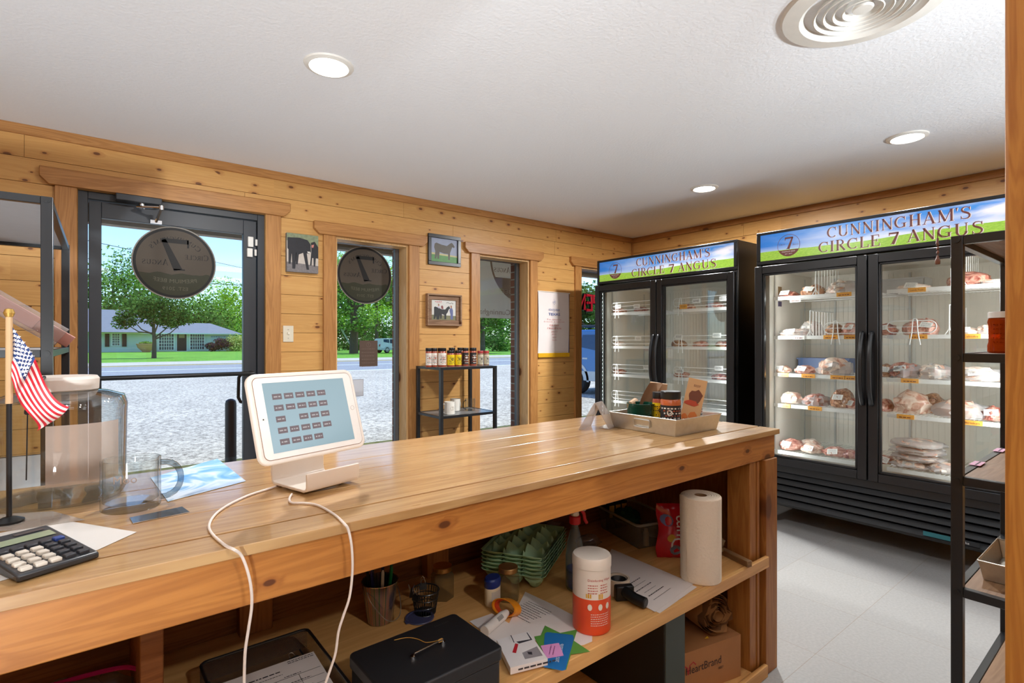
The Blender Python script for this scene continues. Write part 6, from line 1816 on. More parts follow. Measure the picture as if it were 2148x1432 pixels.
def cooler(name, lab, loc, shelves, kind):
    t = thing(name, lab, 'cooler', loc, R(-90))
    b = MB()
    b.box(0, .03, .02, D_, H0, H1); b.box(W_ - .03, W_, .02, D_, H0, H1); b.box(.03, W_ - .03, D_ - .03, D_, H0, H1)
    b.box(.03, W_ - .03, .02, D_ - .03, H1 - .03, H1); b.box(.03, W_ - .03, .06, D_ - .03, H0, .40)
    b.box(.03, W_ - .03, .04, D_ - .03, 1.765, 1.79)
    b.build('cabinet', CBK, t, bevel=.003)
    b = MB(); b.box(.03, .055, .075, D_ - .03, .44, 1.765); b.box(W_ - .055, W_ - .03, .075, D_ - .03, .44, 1.765); b.box(.055, W_ - .055, D_ - .055, D_ - .03, .44, 1.765); b.box(.055, W_ - .055, .075, D_ - .055, .40, .44); b.box(.055, W_ - .055, .075, D_ - .055, 1.745, 1.765)
    for k in range(1, 40):
        x = .055 + (W_ - .11) * k / 40; b.box(x, x + .006, D_ - .058, D_ - .055, .5, 1.72)
    b.mat(1)
    for x in (.056, W_ - .060):
        for y in (.14, .62):
            b.box(x, x + .004, y, y + .012, .46, 1.72)
    for x in (.22, W_ / 2, W_ - .22): b.box(x, x + .012, D_ - .064, D_ - .058, .46, 1.72)
    b.build('liner', [LINER, flat('pilaster_grey', (176, 180, 178), .4)], t, smooth=False)
    # front frame and sign
    b = MB()
    b.box(0, W_, 0, .02, 1.78, 1.803); b.box(0, W_, 0, .02, 1.981, H1); b.box(0, .025, 0, .02, 1.803, 1.981); b.box(W_ - .025, W_, 0, .02, 1.803, 1.981)
    b.box(0, .03, .004, .02, .40, 1.778); b.box(W_ - .03, W_, .004, .02, .40, 1.778); b.box(W_ / 2 - .025, W_ / 2 + .025, .03, .07, .42, 1.765)
    b.build('front_frame', CB, t, bevel=.002)
    b = MB(); b.box(.025, W_ - .025, .006, .012, 1.803, 1.981)
    M = frame_M((0, .0052, 0), (1, 0, 0), (0, 0, 1))
    b.mat(4); put_text(b, serif("CUNNINGHAM'S"), M @ Matrix.Translation((.80 + .004, 1.901 - .002, 0)), .067, width=.70)
    put_text(b, serif('CIRCLE 7 ANGUS'), M @ Matrix.Translation((.80 + .004, 1.8145 - .002, 0)), .067, width=.80)
    b.mat(1); put_text(b, serif("CUNNINGHAM'S"), M @ Matrix.Translation((.80, 1.901, .0006)), .067, width=.70)
    put_text(b, serif('CIRCLE 7 ANGUS'), M @ Matrix.Translation((.80, 1.8145, .0006)), .067, width=.80)
    cx, cz_, r_ = .215, 1.89, .073
    def disc(r, z, a0=0, a1=360, n=40): return [M @ Vector((cx + r * math.cos(R(a0 + (a1 - a0) * i / n)), cz_ + r * math.sin(R(a0 + (a1 - a0) * i / n)), z)) for i in range(n + 1)]
    ro = disc(r_, .0008); ri = disc(r_ - .0025, .0008); q = len(ro)
    b.add(ro + ri, [(i, i + 1, q + i + 1, q + i) for i in range(q - 1)])
    b.poly(disc(r_ - .001, .0009, 205, 335, 24))
    put_text(b, serif('7'), M @ Matrix.Translation((cx + .003, cz_ - .024, .001)), .078)
    put_text(b, serif('Circle', .75), M @ Matrix.Translation((cx - .042, cz_ + .004, .001)), .012, width=.04)
    put_text(b, serif('Angus', .75), M @ Matrix.Translation((cx + .044, cz_ - .004, .001)), .012, width=.04)
    b.mat(2); put_text(b, sans('PREMIUM BEEF'), M @ Matrix.Translation((cx, cz_ - .045, .0015)), .008, cap=.73, width=.085)
    put_text(b, sans('EST. 2019'), M @ Matrix.Translation((cx, cz_ - .06, .0015)), .007, cap=.73, width=.045)
    b.build('sign_panel', [SIGNM, SBR, SWH, CB, SBRE], t, smooth=False)
    # doors
    for k in range(2):
        x0 = .004 + k * (W_ / 2 - .001); x1 = x0 + W_ / 2 - .007
        b = MB(); fw = .052
        z0, z1 = .426, 1.763
        b.box(x0, x0 + fw, -.035, .002, z0, z1); b.box(x1 - fw, x1, -.035, .002, z0, z1); b.box(x0 + fw, x1 - fw, -.035, .002, z1 - fw, z1); b.box(x0 + fw, x1 - fw, -.035, .002, z0, z0 + fw)
        b.box(x0 + fw, x0 + fw + .012, -.028, .0, z0 + fw, z1 - fw); b.box(x1 - fw - .012, x1 - fw, -.028, .0, z0 + fw, z1 - fw)
        b.box(x0 + fw, x1 - fw, -.028, 0, z1 - fw - .012, z1 - fw); b.box(x0 + fw, x1 - fw, -.028, 0, z0 + fw, z0 + fw + .012)
        d = b.build('door', CB, t, bevel=.003)
        b = MB(); b.box(x0 + fw + .01, x1 - fw - .01, -.018, -.012, z0 + fw + .01, z1 - fw - .01); b.build('glass_pane', CGL, d, smooth=False)
        hx_ = x1 - .02 if k == 0 else x0 + .02
        b = MB(); pts = smooth_line([(hx_, -.036, 1.30), (hx_, -.05, 1.29), (hx_, -.078, 1.2), (hx_, -.085, 1.08), (hx_, -.078, .97), (hx_, -.05, .89), (hx_, -.036, .88)], 4)
        b.tube(pts, .0125, 10); b.build('handle', CB, d)
        b = MB(); xx = .033 if k == 0 else W_ - .041
        b.box(xx, xx + .008, .03, .045, z0 + .05, z1 - .05)
        b.mat(1)
        for q in range(34): zz = z0 + .07 + q * .036; b.box(xx + .001, xx + .007, .026, .03, zz, zz + .012)
        b.build('light_strip', [flat('strip_lens', (200, 206, 206), .3), LED], t, smooth=False)
        lp = lamp('cooler_lamp', 'AREA', (0, 0, 0), (0, 0, 0), 1.7 if kind == 1 else 5.4, (.97, .99, 1.0), shape='RECTANGLE', size=.08, size_y=1.3)
        lp.parent = t; lp.location = ((.12 if k == 0 else W_ - .12), .085, 1.1); lp.rotation_euler = (R(90), 0, R(-50 if k == 0 else 50))
    # grille
    b = MB(); b.box(0, W_, .0, .05, .375, .42)
    for k in range(5):
        z = .355 - k * .044
        b.add([(0, .012, z + .018), (W_, .012, z + .018), (W_, -.012, z - .012), (0, -.012, z - .012), (0, .05, z + .018), (W_, .05, z + .018), (W_, .05, z - .022), (0, .05, z - .022)],
              [(0, 3, 2, 1), (0, 1, 5, 4), (3, 7, 6, 2), (4, 5, 6, 7), (0, 4, 7, 3), (1, 2, 6, 5)])
    b.build('grille', CB, t, bevel=.002)
    b = MB(); b.box(W_ - .42, W_ - .30, -.016, -.012, .176, .2); b.mat(1); b.box(W_ - .30, W_ - .18, -.016, -.012, .176, .2); b.mat(2)
    put_text(b, sans('Duke'), frame_M((W_ - .24, -.0165, .181), (1, 0, 0), (0, 0, 1)), .013, cap=.73)
    b.build('badge', [flat('badge_teal', (30, 106, 116), .4), flat('badge_black', (24, 30, 36), .4), flat('badge_silver', (220, 224, 226), .3)], t, smooth=False)
    for x in (.06, W_ - .06):
        for y in (.1, D_ - .08):
            b = MB(); b.cyl((x - .012, y, .04), (x + .012, y, .04), .038, n=20); b.box(x - .02, x + .02, y - .02, y + .02, .06, H0); b.build('caster', BLACK, t)
    # wire shelves
    for j, z in enumerate(shelves):
        for k in range(2):
            x0 = .062 + k * (W_ / 2 - .01); x1 = x0 + W_ / 2 - .112 + .0
            x1 = x0 + W_ / 2 - .075
            b = MB(); ya, yb = .13, D_ - .08
            n = 30
            for i in range(n + 1):
                x = x0 + (x1 - x0) * i / n; b.tube([(x, ya, z - .004), (x, yb, z - .004)], .0022, 4, caps=False)
            for y in (ya + .2, ya + .4): b.tube([(x0, y, z - .009), (x1, y, z - .009)], .003, 5)
            b.box(x0, x1, ya - .006, ya, z - .02, z + .003)
            for i in range(14):
                x = x0 + (x1 - x0) * (i + .3) / 14; b.box(x, x + .022, ya - .0068, ya - .006, z - .011, z - .008)
            sh = b.build('wire_shelf', WIREW, t, smooth=False)
            if kind == 1 and z > .55:
                b = MB(); w = (x1 - x0) - .02; c = (x0 + x1) / 2; pts = []
                for q in range(24):
                    a = 2 * math.pi * q / 24; sx_ = 1 if math.cos(a) > 0 else -1
                    pts.append((c + sx_ * (w / 2 - .035) + .035 * math.cos(a), ya - .012, z + .058 + .035 * math.sin(a)))
                b.tube(pts, .003, 6, closed=True); b.tube([(c - w / 2, ya - .012, z + .058), (c + w / 2, ya - .012, z + .058)], .002, 5)
                for xx in (x0 + .08, x1 - .08):
                    b.tube(smooth_line([(xx - .022, ya - .016, z - .05), (xx - .014, ya - .016, z + .02), (xx - .008, ya - .016, z + .085), (xx, ya - .016, z + .095), (xx + .008, ya - .016, z + .085), (xx + .014, ya - .016, z + .02), (xx + .022, ya - .016, z - .05)], 3), .003, 6)
                b.build('basket_front', WIREW, sh)
    return t
def divider(b, x, y0, y1, z, h):
    for i in range(9):
        y = y0 + (y1 - y0) * i / 8; b.tube([(x, y, z), (x, y, z + h)], .0022, 5)
    b.tube([(x, y0, z + h), (x, y1, z + h)], .003, 5); b.tube([(x, y0, z), (x, y0 - .006, z + .05), (x, y0, z + h)], .003, 5)
    b.tube([(x - .02, y0 - .003, z + .002), (x - .004, y0 - .004, z + .03), (x, y0 - .004, z + .06), (x + .004, y0 - .004, z + .03), (x + .02, y0 - .003, z + .002)], .0025, 5)
S1 = [1.515, 1.205, .945, .70, .49]; S2 = [1.558, 1.286, 1.028, .815, .492]
C1 = cooler('glass_door_cooler', 'black two-door cooler with a printed sign in the room corner', (3.735, 3.405, 0), S1, 1)
C2 = cooler('glass_door_cooler', 'black two-door meat cooler nearest the camera, stocked with bagged beef', (3.65, 1.845, 0), S2, 2)
def local(c, P_):  # world -> cooler-local
    l = Vector(c.location); return Vector((l.y - P_.y, P_.x - l.x, P_.z))
# dividers and side hoops of the stocked cooler
for (x, j, h) in ((.335, 0, .19), (.30, 1, .17), (1.09, 0, .19), (1.035, 1, .17)):
    b = MB(); divider(b, x, .13, .5, S2[j], h); b.build('wire_divider', WIREW, C2)
for (x0, x1, z) in ((.39, .66, S2[1]), (.74, .98, S2[1])):
    b = MB(); c = (x0 + x1) / 2; w = x1 - x0; pts = []
    for q in range(24):
        a = 2 * math.pi * q / 24; sx_ = 1 if math.cos(a) > 0 else -1
        pts.append((c + sx_ * (w / 2 - .035) + .035 * math.cos(a), .115, z + .05 + .035 * math.sin(a)))
    b.tube(pts, .003, 6, closed=True); b.tube([(x0, .115, z + .05), (x1, .115, z + .05)], .002, 5)
    xx = x0 + .07 if x0 < .6 else x1 - .1
    b.tube(smooth_line([(xx - .026, .111, z - .055), (xx - .014, .111, z + .02), (xx - .01, .111, z + .085), (xx, .111, z + .095), (xx + .01, .111, z + .085), (xx + .014, .111, z + .02), (xx + .026, .111, z - .055)], 3), .0035, 6)
    b.build('basket_front', WIREW, C2)
# price tags by pixel
def tagat(c, px, py, w, col, text=None, seed=0, j=None):
    X = Vector(c.location).x + .119
    P_ = PX(px, py, X); l = local(c, P_)
    if j is not None: l.z = j - .009
    b = MB(); b.box(l.x - w / 2, l.x + w / 2, .119, .1225, l.z - .012, l.z + .014); b.mat(1)
    M = frame_M((l.x, .1185, l.z - .005), (1, 0, 0), (0, 0, 1))
    if text: put_text(b, sans(text), M, .011, cap=.73, width=w * .75)
    else: scribble(b, M, -w * .36, w * .36, 0, .009, seed)
    b.build('price_tag', [col, flat('tag_ink', (120, 60, 40), .6)], c, smooth=False)
for i, (px, py, j, tx) in enumerate(((1770, 616, 0, None), (1923, 605, 0, 'Lamb Feet'), (1742, 703, 1, None), (1786, 704, 1, None), (1926, 702, 1, None), (2036, 703, 1, 'Kabobs'),
                            (1644, 782, 2, None), (1695, 785, 2, None), (1757, 790, 2, None), (1787, 791, 2, None), (1908, 800, 2, None), (1648, 847, 3, None), (1709, 853, 3, None), (1899, 873, 3, None), (2040, 886, 3, 'Brisket'))):
    tagat(C2, px, py, .085 if px > 1650 else .06, TAGO, tx, i, S2[j])
tagat(C2, 1668, 630, .07, TAGW, None, 40); tagat(C2, 1676, 708, .07, TAGW, None, 41)
for i, (px, py, col) in enumerate(((1297, 643, TAGW), (1336, 642, TAGW), (1434, 643, TAGO), (1461, 631, TAGW), (1518, 626, TAGW), (1339, 710, TAGW), (1424, 706, TAGW), (1504, 703, TAGW), (1357, 770, TAGW), (1426, 778, TAGW), (1508, 772, TAGW))):
    X = Vector(C1.location).x + .112; l = local(C1, PX(px, py, X))
    b = MB(); b.box(l.x - .034, l.x + .034, .108, .111, l.z - .018, l.z + .018); b.mat(1); scribble(b, frame_M((l.x, .1075, l.z), (1, 0, 0), (0, 0, 1)), -.025, .025, .004, .006, i, lines=2, gap=.01)
    b.build('price_tag', [col, INK], C1, smooth=False)
b = MB(); l = local(C2, PX(1625, 612, 3.9)); b.box(.0555, .058, .20, .25, 1.58, 1.64); b.mat(1); b.box(.0555, .058, .2, .25, 1.50, 1.535); b.build('info_sticker', [flat('sticker_brown', (110, 90, 60), .5), flat('sticker_navy', (50, 56, 96), .5)], C2, smooth=False)
# meat
def meat(name, c1, c2, c3, sc=22, plastic=.5):
    m, nt, out = new_mat(name)
    tc = N(nt, 'ShaderNodeTexCoord'); nz = N(nt, 'ShaderNodeTexNoise', Scale=sc, Detail=5.0, Distortion=2.0); nt.links.new(tc.outputs['Object'], nz.inputs['Vector'])
    cr = N(nt, 'ShaderNodeValToRGB'); e = cr.color_ramp.elements
    e[0].position = .38; e[0].color = lin(c1); e[1].position = .62; e[1].color = lin(c3); k = e.new(.48); k.color = lin(c2)
    nt.links.new(nz.outputs[0], cr.inputs[0]); b = bsdf(nt, out, cr.outputs[0], .28, 0, .5, plastic); bump(nt, b, nz.outputs[0], .5, .01); return m
MM_ = {'ground': meat('ground_beef_pack', (150, 84, 74), (192, 128, 112), (222, 176, 160)), 'red': meat('red_meat_pack', (120, 48, 44), (166, 92, 80), (206, 156, 136)),
       'fat': meat('fatty_meat_pack', (196, 140, 120), (226, 196, 176), (240, 222, 206), 14), 'brown': meat('frozen_brown_pack', (120, 76, 56), (168, 116, 84), (206, 164, 130), 30), 'pale': meat('pale_meat_pack', (206, 160, 140), (232, 212, 196), (240, 232, 222), 10)}
FILM = pane('vacuum_film', (236, 236, 236), body=(226, 226, 228), mixb=.3)
def pack(c, px, py, z, sx, sy, sz, kind, lab, seed, dep=None, label=True, rz=0.0, name='meat_package', film=False, tilt=0.0):
    """px,py: base front of the package on the shelf at height z"""
    P_ = PZ(px, py, z)
    X = Vector(c.location).x + (dep if dep else .24)
    Pq = PX(px, py, X)
    o = Vector((X, Pq.y, z + .003))
    t = thing(name, lab, 'meat package', o, R(-90) + rz)
    b = MB(); b.blob((0, 0, sz * .56), (sx, sy, sz), 20, .28, 2.4, seed)
    b.build('meat', MM_[kind], t)
    if film:
        b = MB(); b.blob((0.01, -.0, sz * .5), (sx * 1.18, sy * 1.1, sz * .9), 18, .5, 3.4, seed + 5); b.build('wrap', FILM, t)
    if label:
        b = MB(); b.xf(Matrix.Translation((.0, -sy * .86, sz * .92)) @ Matrix.Rotation(R(48 + tilt), 4, 'X') @ Matrix.Rotation(R(seed * 13 % 24 - 12), 4, 'Z')); b.box(-.03, .03, -.02, .02, 0.004, .006); b.mat(1); scribble(b, Matrix.Translation((0, 0, .0055)), -.022, .022, .01, .004, seed, lines=4, gap=.008); b.build('pack_label', [TAGW, INK], t, smooth=False)
    return t
G1 = 'meat packages in the near cooler'
K = [
 # top shelf
 (1655, 617, 0, .07, .08, .028, 'red', 'flat dark red meat package at the left of the top shelf', 0),
 (1706, 614, 0, .085, .08, .045, 'brown', 'brown frozen meat package against the left wire divider on the top shelf', 0),
 (1765, 611, 0, .09, .10, .055, 'pale', 'film-wrapped pale package right of the wire divider on the top shelf', 1),
 (1917, 600, 0, .09, .07, .022, 'pale', 'small flat pale package behind the orange tag on the top shelf', 0),
 (2032, 592, 0, .11, .09, .05, 'red', 'large dark red marbled package seen through the right shelving unit on the top shelf', 0),
 (2080, 590, 0, .07, .08, .02, 'pale', 'flat pale package at the far right of the top shelf', 1),
 # second
 (1668, 698, 1, .10, .09, .032, 'fat', 'long flat fatty package at the left of the second shelf', 1),
 (1700, 692, 1, .07, .07, .07, 'pale', 'upright cloudy bag behind the fatty package on the second shelf', 1),
 (1752, 697, 1, .055, .09, .05, 'brown', 'round brown frozen package behind the left basket front on the second shelf', 0),
 (1788, 697, 1, .06, .09, .055, 'ground', 'ground beef package behind the left door stile on the second shelf', 0),
 (1858, 697, 1, .07, .09, .045, 'red', 'dark package at the left of the right door on the second shelf', 0),
 (1925, 696, 1, .085, .09, .06, 'ground', 'ground beef package stacked behind the right basket front on the second shelf', 0),
 (1950, 694, 1, .05, .08, .06, 'ground', 'rounded ground beef package next to the right wire divider on the second shelf', 0),
 (2026, 697, 1, .08, .07, .025, 'pale', 'flat pale package above the orange tag reading Kabobs', 0),
 (2068, 696, 1, .045, .06, .035, 'fat', 'small fatty package behind the honey jar', 1),
 # third
 (1643, 777, 2, .065, .08, .03, 'fat', 'leftmost flat pink package with a white label on the third shelf', 0),
 (1690, 778, 2, .075, .08, .034, 'ground', 'second pink package with a white label from the left on the third shelf', 0),
 (1750, 780, 2, .105, .10, .07, 'fat', 'large domed pink roast package on the third shelf behind the left door', 1),
 (1862, 787, 2, .06, .08, .05, 'brown', 'brown package at the left edge of the third shelf behind the right door', 0),
 (1897, 790, 2, .09, .10, .06, 'ground', 'marbled red and white package on the third shelf behind the right door', 1),
 (1960, 792, 2, .09, .10, .055, 'pale', 'pale fatty heap left of the shelving post on the third shelf', 1),
 (2052, 800, 2, .12, .09, .05, 'pale', 'large white-wrapped package seen through the shelving unit on the third shelf', 1),
 # fourth
 (1660, 842, 3, .075, .08, .05, 'pale', 'cream coloured package at the left of the fourth shelf', 0),
 (1712, 846, 3, .08, .09, .05, 'ground', 'middle ground beef package of the left door on the fourth shelf', 1),
 (1768, 850, 3, .07, .10, .075, 'brown', 'tall brown package with a white label standing on the fourth shelf', 0),
 (1785, 855, 3, .075, .06, .04, 'ground', 'low pink package in front of the tall brown one on the fourth shelf', 0),
 (1858, 860, 3, .05, .07, .045, 'red', 'small red package at the left of the right door on the fourth shelf', 0),
 (1912, 866, 3, .11, .08, .085, 'fat', 'large pale roast with a brown end on the fourth shelf', 0),
 (1955, 862, 3, .07, .10, .07, 'brown', 'brown roast package behind the large pale roast on the fourth shelf', 0),
 (2010, 874, 3, .12, .09, .065, 'fat', 'long pale brisket package behind the shelving post on the fourth shelf', 1),
 (2085, 884, 3, .06, .08, .05, 'red', 'red package at the far right of the fourth shelf', 0),
 # floor
 (1660, 945, 4, .085, .09, .045, 'ground', 'ground beef package at the left on the cooler floor rack', 0),
 (1700, 935, 4, .07, .08, .04, 'pale', 'package at the back left of the cooler floor rack', 0),
 (1705, 950, 4, .08, .08, .035, 'fat', 'flat fatty package in the middle of the left floor rack', 0),
 (1755, 955, 4, .09, .08, .035, 'ground', 'flat pink package near the centre post on the floor rack', 0),
 (1787, 960, 4, .06, .07, .035, 'red', 'small red package against the centre post on the floor rack', 0),
 (1860, 965, 4, .05, .07, .03, 'ground', 'small pink package at the left of the right floor rack', 0),
 (1915, 978, 4, .12, .10, .03, 'fat', 'bottom package of the pale stack on the right floor rack', 1),
 (1975, 985, 4, .07, .09, .035, 'pale', 'clear wrapped package right of the pale stack on the floor rack', 1)]
for i, (px, py, j, sx, sy, sz, kd, lab, fm) in enumerate(K):
    pack(C2, px, py, S2[j], sx * .88, sy, sz, kd, lab, i + 1, film=bool(fm), label=(i % 3 != 2) and i not in (4, 27, 28), dep=.24 if i not in (7, 28, 32) else .38)
b_ = Vector((C2.location.x + .25, PX(1925, 965, 3.9).y, S2[4]))
for k in range(3):
    t = thing('meat_package', ['second package from the bottom of the pale stack on the floor rack', 'third package from the bottom of the pale stack on the floor rack', 'topmost package of the pale stack on the floor rack'][k], 'meat package', b_ + Vector((0, 0, .042 + .042 * k)), R(-90 + (5, -8, 12)[k]))
    b = MB(); b.blob((0, 0, .02), (.12, .10, .03), 20, .2, 2.4, 50 + k); b.build('meat', MM_[('pale', 'fat', 'pale')[k]], t)
    b = MB(); b.blob((0, 0, .02), (.135, .11, .028), 18, .4, 3.4, 60 + k); b.build('wrap', FILM, t)
for (px, py, z, lab) in ((1735, 748, S2[2], 'blue plastic crate at the back of the third shelf'), (1880, 620, S2[0], 'clear tray at the back of the top shelf')):
    Y_ = PX(px, py, 4.2).y
    t = thing('plastic_crate', lab, 'crate', (C2.location.x + .56, Y_, z + .002), R(-90))
    b = MB(); w, d, h = .17, .09, .10; b.box(-w, w, -d, -d + .006, 0, h); b.box(-w, w, d - .006, d, 0, h); b.box(-w, -w + .006, -d, d, 0, h); b.box(w - .006, w, -d, d, 0, h); b.box(-w, w, -d, d, 0, .005)
    b.build('crate_body', flat('crate_blue', (86, 112, 156), .4) if z < 1.3 else flat('crate_clear', (176, 180, 180), .3), t, bevel=.002)
    b = MB(); b.box(-w - .006, w + .006, -d - .006, -d, h - .012, h); b.build('rim', flat('crate_blue', (86, 112, 156), .4) if z < 1.3 else flat('crate_clear', (176, 180, 180), .3), t)
# a few packages behind the basket fronts of the corner cooler
K1 = [(1300, 655, 0, .06, .03, 'ground', 'meat package left on the top shelf of the corner cooler'), (1345, 655, 0, .06, .03, 'red', 'meat package behind the left door centre on the top shelf of the corner cooler'),
      (1440, 650, 0, .07, .03, 'red', 'meat package behind the orange tag in the corner cooler'), (1500, 648, 0, .07, .03, 'ground', 'meat package right on the top shelf of the corner cooler'),
      (1300, 725, 1, .06, .025, 'pale', 'pale package left on the second shelf of the corner cooler'), (1425, 724, 1, .06, .035, 'brown', 'brown package at the left of the right door in the corner cooler'), (1470, 722, 1, .06, .03, 'ground', 'pink package in the middle of the right door in the corner cooler'), (1515, 720, 1, .05, .03, 'red', 'red package at the right of the second shelf in the corner cooler'),
      (1300, 785, 2, .05, .025, 'red', 'small package left on the third shelf of the corner cooler'), (1430, 788, 2, .06, .03, 'ground', 'pink package on the third shelf behind the right door of the corner cooler'), (1510, 790, 2, .06, .03, 'red', 'red package right on the third shelf of the corner cooler')]
for i, (px, py, j, sx, sz, kd, lab) in enumerate(K1):
    pack(C1, px, py, S1[j], sx, .07, sz, kd, lab, 70 + i, label=False, dep=.22)
# ------------------------------------------------------------------ metal shelving units
def unit(name, lab, loc, rz, x0, x1, y0, y1, tops, post, boardm, bot=0.0, rail=.022, bevel=.001):
    t = thing(name, lab, 'shelving unit', loc, rz)
    zt = max(tops)
    for x in (x0, x1 - post):
        for y in (y0, y1 - post):
            b = MB(); b.box(x, x + post, y, y + post, 0, zt); b.build('post', BLACK, t, bevel=bevel)
    for z in tops:
        b = MB()
        b.box(x0 + post, x1 - post, y0 + .002, y0 + post - .004, z - rail, z); b.box(x0 + post, x1 - post, y1 - post + .004, y1 - .002, z - rail, z)
        b.box(x0 + .002, x0 + post - .004, y0 + post, y1 - post, z - rail, z); b.box(x1 - post + .004, x1 - .002, y0 + post, y1 - post, z - rail, z)
        b.build('rail', BLACK, t, bevel=bevel)
        b = MB(); b.box(x0 + post - .003, x1 - post + .003, y0 + post - .003, y1 - post + .003, z - .008, z - .002); b.build('shelf', boardm, t)
    for z in tops:
        for x in (x0 + post / 2, x1 - post / 2):
            b = MB(); b.cyl((x, y0 + .0005, z - rail / 2), (x, y0 - .0025, z - rail / 2), post * .3, n=12); b.cyl((x, y0 - .0025, z - rail / 2), (x, y0 - .0035, z - rail / 2), post * .15, n=6); b.build('bolt', BLACKP, t)
    return t
UNDER = flat('grey_shelf_board', (176, 178, 182), .55)
ul = unit('metal_shelving_unit', 'black metal shelving unit left of the door with pale shelf boards', (-.0757, 2.1, 0), R(-1.17), -.95, 0, 0, 1.02, [1.68, 1.225, .76, .3], .028, UNDER)
BRB = wood('brown_shelf_board', (158, 124, 92), (126, 94, 66), along='X', across='Y', knots=0, rough=.5, seed=3)
ur = unit('metal_shelving_unit', 'black metal shelving unit with brown boards at the right edge by the post', (1.728, .368, 0), 0, 0, .62, -1.0, .0, [1.518, 1.22, .908, .626, .31], .024, BRB)
# bolts on the aisle-facing side of the right unit
for z in (1.518, 1.22, .908, .626, .31):
    b = MB(); b.cyl((.0005, -.012, z - .011), (-.003, -.012, z - .011), .0075, n=12); b.build('bolt', BLACKP, ur)
us = unit('metal_shelf', 'small black metal shelf stand between the first and second windows', (2.12, 3.53, 0), 0, 0, .54, 0, .39, [1.05, .675, .3], .026, flat('grey_blue_shelf', (120, 124, 128), .3), rail=.02)
# tipped container on the left unit
t = thing('plastic_container', 'clear plastic container of reddish packets tipped at an angle on the left shelving unit', 'container', (-.17, 2.45, 1.2255), R(0))
b = MB(); M = Matrix.Translation((0, 0, .115)) @ Matrix.Rotation(R(36), 4, 'Y') @ Matrix.Rotation(R(90), 4, 'Y'); b.xf(M)
b.prism(rrect(.07, .1, .02), -.30, .13); b.build('container_body', pane('clear_plastic', (236, 232, 230), body=(220, 206, 200), mixb=.2), t)
b = MB(); b.xf(M); b.prism(rrect(.045, .02, .005), -.27, .08); b.T = M @ Matrix.Translation((.0, .026, 0)); b.prism(rrect(.045, .012, .004), -.24, .16); b.T = M @ Matrix.Translation((.0, -.028, 0)); b.prism(rrect(.045, .012, .004), -.24, .05)
b.build('packets', flat('red_brown_packet', (168, 110, 96), .45), t)
# honey jar
t = thing('honey_jar', 'clear jar of amber honey with a white lid on the right shelving unit', 'jar', (1.99, .305, 1.2185))
HON = pane('amber_honey', (196, 84, 16), body=(168, 62, 10), mixb=.7)
b = MB(); b.lathe([(0, 0), (.034, 0), (.037, .004), (.037, .02), (.0345, .03), (.0345, .075), (.037, .085), (.035, .094), (.031, .098), (0, .098)], 8 * 3); b.build('jar_body', HON, t)
b = MB()
for k in range(5):
    for a in range(150, 300, 12): b.blob((.0365 * math.cos(R(a)), .0365 * math.sin(R(a)), .03 + .012 * k), (.0016, .0016, .0016), 6, 0)
b.build('ridges', HON, t)
b = MB(); b.lathe([(.034, .096), (.036, .097), (.036, .112), (.034, .114), (0, .114)], 30); b.build('lid', WHITE, t)
tray('loaf_pan', 'rectangular galvanized loaf pan on the right shelving unit', 1.845, 2.07, .165, .325, .6245, .05, .01, loops=False)
for (x, lab) in ((1.945, 'pink strip label on the shelf edge nearer the aisle post'), (2.24, 'pink strip label on the shelf edge near the wooden post')):
    o = thing('shelf_label', lab, 'label', (x, .355, .9095))
    b = MB(); b.box(-.035, .035, -.012, .012, 0, .001); b.mat(1); scribble(b, Matrix.Translation((0, 0, .001)), -.03, .03, -.003, .006, int(x * 10)); b.build('strip', [flat('label_pink', (224, 170, 196), .6), INK], o, smooth=False)
t = thing('bead_string', 'string of brown beads hanging from the top corner of the right shelving unit', 'beads', (1.716, .392, 1.455))
b = MB(); b.tube([(0, 0, 0), (.003, 0, .03), (.0, .0, .075)], .001, 6)
for i, z in enumerate((.012, .024, .034, .044)): b.blob((.001, 0, z), (.0035, .0035, .005), 8, .05)
b.blob((0, 0, 0), (.006, .006, .012), 10, .1); b.tube([(0, 0, .06), (-.004, 0, .05), (-.006, 0, .045)], .003, 6)
b.tube([(0, 0, .075), (.003, -.008, .066), (.006, -.02, .063)], .0012, 6)
b.build('beads', flat('brown_beads', (112, 70, 52), .4), t)
t = thing('dark_plaque', 'dark leaning plaque on top of the right shelving unit', 'plaque', (2.14, .28, 1.5185))
b = MB(); b.xf(Matrix.Rotation(R(24), 4, 'Y')); b.box(-.006, .006, -.2, .045, 0.003, .16); b.mat(1); b.blob((.014, .03, .04), (.012, .012, .02), 10, .2); b.build('plaque', [flat('plaque_grey', (70, 72, 74), .4), flat('plaque_copper', (176, 96, 60), .4)], t)

# ------------------------------------------------------------------ spice jars and mugs on the small shelf
def sx_at(px, Y): return PY(px, 716, Y).x
rowz = 1.0485
J = [(899, 3.70, .024, .15, 'w', 'leftmost white-labelled spice jar on the small black shelf'), (911, 3.70, .024, .15, 'w', 'second white-labelled spice jar from the left on the small black shelf'),
     (927, 3.68, .034, .15, 'w', 'wide white-labelled spice jar left of the yellow ones'), (945.5, 3.66, .031, .13, 'y', 'left yellow-labelled spice jar'), (961, 3.66, .027, .13, 'y', 'right yellow-labelled spice jar'),
     (976, 3.68, .027, .15, 'k', 'left black-labelled spice jar'), (992, 3.68, .029, .15, 'k', 'right black-labelled spice jar'), (1007.5, 3.66, .0245, .124, 'r', 'left red-lidded spice jar'), (1020, 3.66, .0235, .124, 'r', 'right red-lidded spice jar'),
     (948, 3.79, .027, .15, 'k', 'black-lidded spice jar behind the left yellow-labelled one'), (966, 3.79, .027, .15, 'k', 'black-lidded spice jar behind the right yellow-labelled one')]
REDL = flat('red_lid', (172, 60, 60), .4); GREYS = flat('grey_spice', (150, 120, 100), .5)
